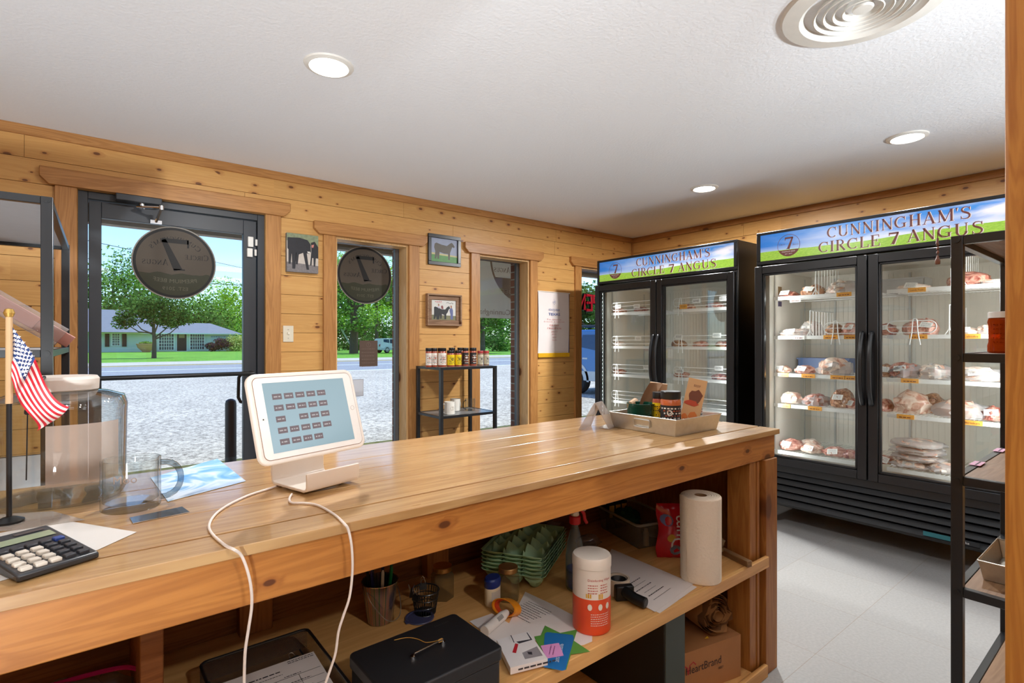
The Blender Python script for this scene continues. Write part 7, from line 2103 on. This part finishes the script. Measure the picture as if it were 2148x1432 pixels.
for px, Y, r, h, k, lab in J:
    mm = {'w': (LIDK, SPR, LABW, [SPR, LABK]), 'y': (LIDK, SPR, LABY, [LABK]), 'k': (LIDK, SPR, LABK, [LABW, SPR]), 'r': (REDL, GREYS, LABC, [LABK])}[k]
    spice('spice_jar', lab, sx_at(px, Y), Y, rowz, r, h, mm[0], mm[1], mm[2], mm[3], group='spice jars on the small black shelf', lh=.17, rz=R(-5), gap=.12)
CERM = flat('white_ceramic', (236, 232, 222), .25, coat=.4, var=.02)
def cmug(lab, px, Y, mat, r=.043, h=.1, hang=R(180), prt=True, nm='mug'):
    t = thing(nm, lab, 'mug', (sx_at(px, Y), Y, .6735))
    b = MB(); b.lathe([(0, 0), (r - .003, 0), (r, .003), (r, h - .001), (r - .002, h), (r - .004, h - .001), (r - .004, .008), (0, .006)], 36); b.build('cup', mat, t)
    b = MB(); mug_handle(b, r, h, .0045, hang, out=.028); b.build('handle', CLRH if mat is CLR else mat, t)
    if prt:
        b = MB(); M = Matrix.Translation((0, 0, 0)); bl = []
        for k in range(24):
            a = 2 * math.pi * k / 24; bl.append((.016 * math.cos(a), .05 + .016 * math.sin(a)))
        wrap = lambda x, z, rr=r + .0006: (rr * math.sin(x / rr), -rr * math.cos(x / rr), z)
        n = len(bl); b.add([wrap(x, z) for x, z in bl] + [wrap(x * .9, .05 + (z - .05) * .9) for x, z in bl], [(i, (i + 1) % n, n + (i + 1) % n, n + i) for i in range(n)])
        vs, fs = serif('7'); b.add([wrap((x - .37) * .018, .041 + y * .018) for x, y in vs], fs); b.build('print', flat('mug_print_grey', (150, 140, 120), .5), t)
    return t
cmug('white ceramic mug with a round print on the small shelf', 943, 3.62, CERM)
cmug('second white ceramic mug half hidden behind the first', 955, 3.78, CERM, hang=R(20), prt=False)
cmug('clear glass mug on the lower tier of the small shelf', 986, 3.72, CLR, prt=False, nm='glass_mug')

# ------------------------------------------------------------------ things on the front wall
def wallrect(px0, py0, px1, py1, Y):
    a = PY(px0, py0, Y); c = PY(px1, py1, Y); return a.x, c.x, c.z, a.z
def cowpoly(kind=0):
    if kind == 0: return [(-.36, .20), (-.30, .24), (-.10, .19), (.10, .17), (.20, .25), (.28, .30), (.33, .26), (.40, .17), (.37, .13), (.30, .15), (.26, .05), (.22, -.06), (.21, -.3), (.15, -.3), (.14, -.1), (-.02, -.1), (-.18, -.06), (-.2, -.3), (-.26, -.3), (-.27, -.16), (-.31, -.3), (-.36, -.3), (-.34, -.05), (-.38, .08)]
def fan(b, pts, M, z):
    # concave outlines: let Blender fill the n-gon
    b.add([M @ Vector((x, y, z)) for x, y in pts], [tuple(range(len(pts)))])
# canvas of cows
x0, x1, z0, z1 = PY(602, 489, 3.93).x, PY(668, 497, 3.93).x, PY(635, 571, 3.93).z, PY(635, 491, 3.93).z
t = thing('canvas_photo', 'unframed canvas photo of black cattle on the wall beside the door', 'picture', ((x0 + x1) / 2, WY, (z0 + z1) / 2))
w, h = (x1 - x0), (z1 - z0)
M = frame_M((0, -.0352, 0), (1, 0, 0), (0, 0, 1))
b = MB(); b.box(-w / 2, w / 2, -.035, -.001, -h / 2, h / 2)
def pr(pts, k, z=.0004): b.mat(k); b.add([M @ Vector((x * w, y * h, z)) for x, y in pts], [tuple(range(len(pts)))])
pr([(-.5, .5), (-.5, .3), (.5, .2), (.5, .5)], 1); pr([(-.5, .3), (-.5, -.25), (.5, -.3), (.5, .2)], 2); pr([(-.5, -.25), (-.5, -.5), (.5, -.5), (.5, -.3)], 3)
pr([(-.48, .38), (-.1, .4), (.15, .36), (.24, .2), (.22, .0), (.02, .02), (-.15, -.05), (-.34, -.05), (-.48, .1)], 4, .0008)
pr([(-.15, .1), (.0, .36), (.15, .36), (.25, .25), (.26, .05), (.2, .02), (.05, .05)], 4, .0009)
for q in ([(-.45, .1), (-.34, .1), (-.38, -.3), (-.45, -.3)], [(-.35, .0), (-.2, .0), (-.24, -.42), (-.33, -.42)], [(-.22, .0), (-.12, .0), (-.16, -.3), (-.22, -.3)], [(.0, .05), (.12, .05), (.2, -.42), (.12, -.42)]): pr(q, 4, .0009)
pr([(.26, .3), (.38, .34), (.5, .2), (.5, -.1), (.42, -.1), (.4, -.32), (.35, -.32), (.34, -.1), (.3, -.1), (.28, -.3), (.23, -.3), (.27, .05)], 4, .0009)
pr([(.28, .24), (.36, .26), (.34, .18), (.29, .17)], 5, .0012); pr([(.14, .06), (.24, .06), (.22, .01), (.16, .02)], 6, .0012)
b.build('canvas', [flat('canvas_edge', (130, 130, 130), .7), flat('photo_foliage', (130, 140, 110), .6, var=.5, scale=60), flat('photo_pale', (196, 186, 176), .6, var=.15, scale=40), flat('photo_ground', (120, 114, 114), .6, var=.4, scale=80), flat('photo_black', (34, 34, 40), .5, var=.3), flat('photo_pink', (206, 130, 120), .6), flat('photo_white', (220, 214, 206), .6)], t, smooth=False)
# black framed heifer photo
def framed(name, lab, px, Y, fw, dep, fm, inner):
    x0, x1 = PY(px[0], 0, Y).x, PY(px[1], 0, Y).x; xm = (px[0] + px[1]) / 2
    z1, z0 = PY(xm, px[2], Y).z, PY(xm, px[3], Y).z
    t = thing(name, lab, 'picture', ((x0 + x1) / 2, WY, (z0 + z1) / 2)); w, h = x1 - x0, z1 - z0
    b = MB(); b.box(-w / 2, w / 2, -dep, -.001, h / 2 - fw, h / 2); b.box(-w / 2, w / 2, -dep, -.001, -h / 2, -h / 2 + fw)
    b.box(-w / 2, -w / 2 + fw, -dep, -.001, -h / 2 + fw, h / 2 - fw); b.box(w / 2 - fw, w / 2, -dep, -.001, -h / 2 + fw, h / 2 - fw); b.build('frame', fm, t, bevel=.002)
    return t, w, h
t, w, h = framed('framed_photo', 'black framed photo of a standing heifer above the small shelf', (899, 967, 493, 557), 3.95, .03, .02, BLACK, None)
iw, ih = w - .06, h - .06
M = frame_M((0, -.006, 0), (1, 0, 0), (0, 0, 1))
b = MB(); b.box(-iw / 2, iw / 2, -.006, -.002, -ih / 2, ih / 2); b.mat(1); b.add([M @ Vector(q) for q in ((-iw / 2, -ih / 2, .0005), (iw / 2, -ih / 2, .0005), (iw / 2, -ih * .24, .0005), (-iw / 2, -ih * .2, .0005))], [(0, 1, 2, 3)])
b.mat(3); b.add([M @ Vector(q) for q in ((-iw / 2, -ih * .2, .0006), (iw / 2, -ih * .24, .0006), (iw / 2, -ih * .18, .0006), (-iw / 2, -ih * .12, .0006))], [(0, 1, 2, 3)])
b.mat(2); b.add([M @ Vector((x * iw, y * ih * 1.25, .001)) for x, y in cowpoly()], [tuple(range(24))])
b.build('photo', [flat('photo_sky', (156, 166, 190), .5, var=.12, scale=20), flat('photo_grass', (96, 150, 90), .5, var=.2), flat('photo_heifer', (96, 92, 84), .5, var=.2), flat('photo_fieldedge', (196, 190, 140), .5)], t, smooth=False)
# rustic framed show photo
RF = wood('rustic_frame', (170, 138, 110), (128, 98, 74), along='X', across='Z', knots=.1, rough=.7, seed=6)
t, w, h = framed('framed_photo', 'rustic wood framed photo of people showing a black steer', (896, 968, 617, 683), 3.94, .014, .04, RF, None)
fw2 = .014
b = MB(); iw, ih = w - .028, h - .028; m2 = .036
for (a, c, e, g) in ((-iw / 2, iw / 2, ih / 2 - m2, ih / 2), (-iw / 2, iw / 2, -ih / 2, -ih / 2 + m2), (-iw / 2, -iw / 2 + m2, -ih / 2 + m2, ih / 2 - m2), (iw / 2 - m2, iw / 2, -ih / 2 + m2, ih / 2 - m2)): b.box(a, c, -.022, -.002, e, g)
b.build('inner_mat', wood('rustic_mat', (156, 124, 100), (112, 84, 62), along='X', across='Z', knots=.1, rough=.8, seed=16), t, bevel=.001)
iw -= 2 * m2; ih -= 2 * m2; M = frame_M((0, -.016, 0), (1, 0, 0), (0, 0, 1))
b = MB(); b.box(-iw / 2, iw / 2, -.016, -.004, -ih / 2, ih / 2)
def pr2(pts, k, z=.001): b.mat(k); b.add([M @ Vector((x * iw, y * ih, z)) for x, y in pts], [tuple(range(len(pts)))])
pr2([(-.5, -.5), (.5, -.5), (.5, -.28), (-.5, -.25)], 1, .0005)
pr2([(-.4, .14), (-.34, .16), (-.1, .04), (.05, .03), (.14, .16), (.22, .22), (.26, .1), (.2, .04), (.16, -.1), (.1, -.2), (.09, -.46), (.02, -.46), (.02, -.25), (-.08, -.2), (-.1, -.44), (-.15, -.44), (-.16, -.25), (-.2, -.48), (-.3, -.48), (-.32, -.3), (-.36, -.46), (-.42, -.46), (-.4, -.2)], 2)
pr2([(.26, .1), (.34, .12), (.38, .0), (.38, -.2), (.37, -.46), (.28, -.46), (.27, -.2), (.23, .0)], 3); pr2([(.27, .24), (.31, .25), (.34, .2), (.33, .12), (.28, .12)], 4)
pr2([(-.28, .14), (-.2, .2), (-.14, .1), (-.22, .07)], 5); pr2([(-.24, .3), (-.2, .31), (-.18, .24), (-.2, .19), (-.24, .2)], 4); pr2([(-.1, .06), (-.12, .18), (-.07, .24), (-.03, .18), (-.02, .05)], 6)
b.mat(7); scribble(b, M @ Matrix.Rotation(R(4), 4, 'Z'), -.34 * iw, -.06 * iw, .42 * ih, .01, 3, z=.001); scribble(b, M, -.3 * iw, -.08 * iw, .36 * ih, .006, 5, z=.001)
b.mat(2); vs, fs = _path([(.1, .36), (.16, .4), (.22, .36), (.26, .33), (.3, .38), (.38, .36), (.36, .32)], .02); b.add([M @ Vector((x * iw, y * ih, .001)) for x, y in vs], fs)
b.build('photo', [flat('photo_backdrop', (212, 212, 206), .5), flat('photo_arena', (120, 120, 88), .5, var=.3), flat('photo_steer', (30, 32, 34), .5), flat('photo_denim', (96, 104, 150), .5), flat('photo_skin', (170, 120, 96), .5), flat('photo_shirt', (196, 190, 206), .5), flat('photo_shirt2', (130, 70, 70), .5), flat('photo_redtext', (200, 120, 120), .5)], t, smooth=False)
# banner
Yb = 3.945
xa, xb = PY(1130, 0, Yb).x, PY(1194, 0, Yb).x; zt, zb = PY(1130, 610, Yb).z, PY(1160, 741, Yb).z
t = thing('award_banner', 'white award pennant with blue edges and yellow fringe on the wall', 'banner', ((xa + xb) / 2, WY, (zt + zb) / 2)); w, h = xb - xa, zt - zb
b = MB(); b.grid(lambda u, v: ((u - .5) * w, -.014 - .006 * math.sin(v * 3) - .003 * math.sin(u * 6 + 2 * v), (v - .5) * h), 12, 16)
b.build('cloth', flat('banner_cloth', (226, 216, 212), .8, var=.02), t)
b = MB()
b.box(-w / 2 - .026, -w / 2 + .004, -.012, -.004, -h / 2, h / 2 - .005); b.box(w / 2 - .004, w / 2 + .014, -.012, -.004, -h / 2, h / 2 - .005)
b.build('side_ribbon', flat('banner_blue', (92, 104, 150), .7), t)
b = MB(); b.cyl((-w / 2 - .02, -.014, h / 2), (w / 2 + .02, -.014, h / 2), .006, n=10); b.build('rod', flat('rod_white', (220, 210, 196), .4), t)
b = MB(); b.box(-w / 2 - .004, w / 2 + .004, -.026, -.012, -h / 2 - .036, -h / 2 + .004)
for k in range(40): x = -w / 2 + w * k / 39; b.box(x, x + .0022, -.028, -.026, -h / 2 - .038, -h / 2)
b.build('fringe', flat('banner_gold', (226, 176, 20), .7), t)
b = MB(); M = frame_M((0, -.0255, 0), (1, 0, 0), (0, 0, 1))
tx = [(-.07, .9), (.0, .9), (.0, .62), (.28, .5), (.42, .5), (.45, .2), (.4, .0), (.2, -.15), (.08, -.3), (.1, -.5), (-.04, -.42), (-.2, -.1), (-.32, -.16), (-.42, .02), (-.55, .2), (-.52, .26), (-.07, .3)]
o2 = [(x * .042, h * .33 + y * .042 - .004) for x, y in tx]; q = len(o2); cx_ = 0; cy_ = h * .335
o3 = [(x * .86 - .0, cy_ + (y - cy_) * .86) for x, y in o2]
b.add([M @ Vector((x, y, 0)) for x, y in o2] + [M @ Vector((x, y, 0)) for x, y in o3], [(i, (i + 1) % q, q + (i + 1) % q, q + i) for i in range(q)])
b.poly([M @ Vector((.0 + (.008 if i % 2 == 0 else .0035) * math.sin(i * math.pi / 5), cy_ + .002 + (.008 if i % 2 == 0 else .0035) * math.cos(i * math.pi / 5), .0003)) for i in range(10)])
put_text(b, sans('STATE FAIR'), M @ Matrix.Translation((0, h * .195, 0)), .02, cap=.73, width=w * .36); put_text(b, sans('OF'), M @ Matrix.Translation((0, h * .175, 0)), .007, cap=.73); put_text(b, sans('TEXAS'), M @ Matrix.Translation((0, h * .118, 0)), .028, cap=.73, width=w * .37)
put_text(b, sans('TEXAS'), M @ Matrix.Translation((.0012, h * .118, .0001)), .028, cap=.73, width=w * .37)
b.mat(1)
for s, y, hh, ww in (('Pan American', .045, .012, .46), ('Livestock Exposition', .008, .011, .66), ('GRAND', -.055, .017, .3), ('CHAMPION', -.105, .017, .46), ('ANGUS', -.155, .011, .2), ('BULL', -.195, .011, .15), ('2017', -.29, .012, .14)):
    put_text(b, serif(s, .75) if s[1].islower() or s.isupper() else sans(s), M @ Matrix.Translation((0, h * y, 0)), hh, width=w * ww)
b.box(-w * .07, w * .07, -.0262, -.0256, -h * .237, -h * .233)
b.build('printing', [flat('banner_print_blue', (52, 84, 150), .6), flat('banner_print_red', (196, 84, 76), .6)], t, smooth=False)
# light switch
x = (PY(594.5, 700, WY).x + PY(614, 700, WY).x) / 2; z = PY(604, 700, WY).z
t = thing('light_switch', 'ivory toggle light switch on the wall beside the door casing', 'light switch', (x, WY, z))
b = MB(); b.box(-.036, .036, -.006, -.0005, -.058, .058); b.build('plate', CREAM, t, bevel=.003, seg=2)
b = MB(); b.box(-.005, .005, -.016, -.006, -.004, .012); b.build('toggle', flat('toggle_white', (244, 240, 226), .3), t, bevel=.001)
b = MB(); b.cyl((0, -.006, .03), (0, -.0075, .03), .003, n=10); b.cyl((0, -.006, -.03), (0, -.0075, -.03), .003, n=10); b.build('screw', STEEL, t)

# ------------------------------------------------------------------ decals and signs in the glass
DF = flat('decal_field', (76, 66, 54), .45, 0, .3, coat=0, var=.08, scale=200); DL = flat('decal_lower', (46, 47, 26), .45, 0, .3, coat=0, var=.1); DK = flat('decal_dark', (16, 13, 10), .45, 0, .3); DT = flat('decal_lower_text', (80, 76, 56), .3); DE = flat('decal_edge', (130, 122, 110), .4)
def decal(name, lab, cx, cz, Y, r, mats=(DF, DL, DK, DT, DE), part=None, th=.0012):
    if part is None: t = thing(name, lab, 'decal', (cx, Y, cz)); off = Vector((0, 0, 0))
    else: t = part; off = Vector((cx, Y, cz)) - Vector(t.location)
    M = frame_M(off, (1, 0, 0), (0, 0, 1))
    def C(rr, z, a0=0, a1=360, n=56): return [M @ Vector((rr * math.cos(R(a0 + (a1 - a0) * i / n)), rr * math.sin(R(a0 + (a1 - a0) * i / n)), z)) for i in range(n + (0 if a1 - a0 == 360 else 1))]
    b = MB(); b.mat(4); b.prism([(r * math.cos(2 * math.pi * i / 56), r * math.sin(2 * math.pi * i / 56)) for i in range(56)], 0, th, M)
    b.mat(2); b.poly(C(r * .97, th + .0002)); b.mat(0); b.poly(C(r * .9, th + .0004))
    a = math.degrees(math.asin(.36)); b.mat(1); low = [(r * .9 * math.cos(R(q)), r * .9 * math.sin(R(q))) for q in range(180 + int(a), 361 - int(a), 6)]
    rg = random.Random(2); top = [(r * .84 * (1 - 2 * i / 20), -r * .32 + r * .035 * rg.random() + r * .02 * math.sin(i)) for i in range(21)]
    b.add([M @ Vector((x, y, th + .0006)) for x, y in low + top[0:]], [tuple(range(len(low) + len(top)))])
    b.mat(2); put_text(b, serif("Cunningham's", .78), M @ Matrix.Translation((0, r * .62, 0)), r * .13, width=r * 1.25, z=th + .0008, mirror=True, bend=r * .66)
    put_text(b, serif('7'), M @ Matrix.Translation((0, -r * .2, 0)), r * .86, width=r * .66, z=th + .0009, mirror=True)
    put_text(b, serif('Circle', .78), M @ Matrix.Translation((r * .52, r * .12, 0)), r * .16, width=r * .58, z=th + .0008, mirror=True)
    put_text(b, serif('Angus', .78), M @ Matrix.Translation((-r * .46, -r * .08, 0)), r * .16, width=r * .6, z=th + .0008, mirror=True)
    b.mat(3); put_text(b, sans('PREMIUM BEEF'), M @ Matrix.Translation((0, -r * .56, 0)), r * .11, cap=.73, width=r * 1.05, z=th + .001, mirror=True, bend=-r * 3.0)
    put_text(b, sans('EST. 2019'), M @ Matrix.Translation((0, -r * .76, 0)), r * .1, cap=.73, width=r * .6, z=th + .001, mirror=True)
    b.build('disc', list(mats), t, smooth=False)
    return t
decal('window_decal', 'round dark decal with a mirrored 7 on the door glass', .45, 1.753, 4.022, .231)
decal('window_decal', 'round dark decal with a mirrored 7 on the first narrow window', 1.766, 1.785, 4.116, .232)
# notices on the first window
x0, x1 = PY(754, 0, 4.115).x, PY(792, 0, 4.115).x; z1, z0 = PY(773, 714, 4.115).z, PY(773, 768, 4.115).z
t = thing('window_notice', 'dark brown notice sheet taped to the first narrow window', 'notice', ((x0 + x1) / 2, 4.116, (z0 + z1) / 2)); w, h = x1 - x0, z1 - z0
M = frame_M((0, -.0012, 0), (1, 0, 0), (0, 0, 1))
b = MB(); b.box(-w / 2, w / 2, -.001, 0, -h / 2, h / 2); b.mat(1)
n0 = [(.02 * math.cos(R(a)), h * .34 + .02 * math.sin(R(a))) for a in range(0, 360, 20)]; q = len(n0); b.add([M @ Vector((x, y, 0)) for x, y in n0] + [M @ Vector((x * .85, h * .34 + (y - h * .34) * .85, 0)) for x, y in n0], [(i, (i + 1) % q, q + (i + 1) % q, q + i) for i in range(q)])
put_text(b, serif('7'), M @ Matrix.Translation((0, h * .31, 0)), .02, mirror=True)
scribble(b, M, -w * .38, w * .38, h * .16, .009, 4, z=0, lines=6, gap=.028, fill=.9)
b.build('sheet', [flat('notice_brown', (84, 64, 52), .6, var=.15, scale=20), flat('notice_print', (104, 86, 74), .6)], t, smooth=False)
x0, x1 = PY(704, 0, 4.1).x, PY(764, 0, 4.1).x; z1, z0 = PY(735, 796, 4.115).z, PY(735, 832, 4.115).z
t = thing('smiley_notice', 'translucent white notice with a yellow smiling face on the first narrow window', 'notice', ((x0 + x1) / 2, 4.116, (z0 + z1) / 2)); w, h = x1 - x0, z1 - z0
M = frame_M((0, -.0012, 0), (1, 0, 0), (0, 0, 1))
b = MB(); b.box(-w / 2, w / 2, -.001, 0, -h / 2, h / 2); b.mat(1); cx_ = w * .02
def ell(cx, cy, rx, ry, z): b.poly([M @ Vector((cx + rx * math.cos(R(a)), cy + ry * math.sin(R(a)), z)) for a in range(0, 360, 15)])
ell(cx_, h * .1, .032, .034, .0003); b.mat(2); ell(cx_ - .01, h * .16, .003, .006, .0006); ell(cx_ + .01, h * .16, .003, .006, .0006)
vs, fs = _path([(cx_ + .018 * math.cos(R(a)), h * .1 + .018 * math.sin(R(a))) for a in range(205, 340, 15)], .003); b.add([M @ Vector((x, y, .0006)) for x, y in vs], fs)
b.mat(3); scribble(b, M, -w * .3, w * .3, -h * .34, .008, 5, z=.0003)
b.mat(4)
for (a, c, e, g) in ((-w / 2, w / 2, h / 2 - .003, h / 2), (-w / 2, w / 2, -h / 2, -h / 2 + .003), (w / 2 - .003, w / 2, -h / 2, h / 2)): b.box(a, c, -.0014, 0, e, g)
b.build('sheet', [pane('translucent_paper', (236, 236, 238), body=(226, 226, 230), mixb=.6), flat('smiley_yellow', (232, 216, 110), .5), flat('smiley_ink', (120, 100, 60), .5), flat('notice_grey', (190, 190, 196), .5), flat('notice_border', (150, 150, 156), .5)], t, smooth=False)
# hanging vinyl banner outside the second window
t = thing('vinyl_banner', 'grey see-through banner hanging outside the second narrow window', 'banner', (3.72, 4.6, 2.0))
def ban(name, c, mixb, tint):
    m, nt, out = new_mat(name)
    tl = N(nt, 'ShaderNodeBsdfTranslucent'); tl.inputs[0].default_value = lin(c); df = N(nt, 'ShaderNodeBsdfDiffuse'); df.inputs[0].default_value = lin(c)
    mx = N(nt, 'ShaderNodeMixShader'); mx.inputs[0].default_value = .6; nt.links.new(df.outputs[0], mx.inputs[1]); nt.links.new(tl.outputs[0], mx.inputs[2])
    nt.links.new(mx.outputs[0], out.inputs[0]); return m
BN1, BN2, BN3 = ban('banner_grey', (246, 238, 228), .2, 0), ban('banner_brown', (190, 170, 156), .2, 0), ban('banner_text', (140, 122, 110), .2, 0)
b = MB(); b.box(-.95, .78, -.001, .001, -.5, .6)
b.build('vinyl_sheet', BN1, t, smooth=False)
b = MB(); M = frame_M((.13, -.0016, .15), (1, 0, 0), (0, 0, 1)); r = .48
n0 = [(r * math.cos(R(a)), r * math.sin(R(a))) for a in range(0, 361, 6)]; q = len(n0)
b.add([M @ Vector((x, y, 0)) for x, y in n0] + [M @ Vector((x * .95, y * .95, 0)) for x, y in n0], [(i, (i + 1) % q, q + (i + 1) % q, q + i) for i in range(q)])
low = [(r * .95 * math.cos(R(a)), r * .95 * math.sin(R(a))) for a in range(207, 334, 5)]; b.add([M @ Vector((x, y, -.0002)) for x, y in low], [tuple(range(len(low)))])
b.mat(1); put_text(b, serif('Angus', .78), M @ Matrix.Translation((-.315, -.15, .0004)), .06, width=.22, mirror=True); put_text(b, serif('7'), M @ Matrix.Translation((.02, -.14, .0004)), .4, mirror=True); put_text(b, serif('Circle', .78), M @ Matrix.Translation((.28, .02, .0004)), .066, width=.22, mirror=True)
b.mat(0); put_text(b, sans('t Cunningham'), M @ Matrix.Translation((-.415, -.61, .0004)), .06, cap=.73, width=.56, mirror=True)
b.mat(2); put_text(b, sans('PREMIUM BEEF'), M @ Matrix.Translation((-.06, -.375, .0006)), .045, cap=.73, width=.62, mirror=True); put_text(b, sans('EST. 2019'), M @ Matrix.Translation((-.06, -.46, .0006)), .04, cap=.73, width=.36, mirror=True)
b.build('printing', [BN2, BN3, BN1], t, smooth=False)
b = MB(); b.tube([(-.9, 0, .6), (-.9, 0, .66)], .004, 6); b.tube([(.7, 0, .6), (.7, 0, .66)], .004, 6); b.build('hanging_cord', BLACK, t)
# neon OPEN sign seen from behind
t = thing('open_sign', 'red OPEN sign seen from behind hanging in the third window', 'sign', (4.35, 4.045, 1.672))
NR = litm('neon_red', (206, 40, 60), .35)
def letter(ch, cx):
    H_, W2 = .10, .052
    seg = {'O': [(-1, -1), (-1, 1), (1, 1), (1, -1), (-1, -1)], 'N': [(1, -1), (1, 1), (-1, -1), (-1, 1)], 'E': [(-1, 1), (1, 1), (1, 0), (-.6, 0), (1, 0), (1, -1), (-1, -1)], 'P': [(1, -1), (1, 1), (-1, 1), (-1, .1), (1, .1)]}[ch]
    b = MB(); pts = [(cx + x * W2 * .75, -.012, y * H_ * .8) for x, y in seg]; b.tube(pts, .0155, 8); b.build('neon_letter', NR, t)
    b = MB(); b.tube([(p[0], .004, p[2]) for p in pts], .024, 8); b.build('letter_backing', BLACKP, t)
for ch, cx in (('N', -.165), ('E', -.055), ('P', .055), ('O', .165)): letter(ch, cx)
b = MB(); b.tube([(-.16, 0, .08), (-.2, .02, .3)], .002, 6); b.tube([(.16, 0, .08), (.2, .02, .3)], .002, 6); b.build('hanging_chain', BLACK, t)
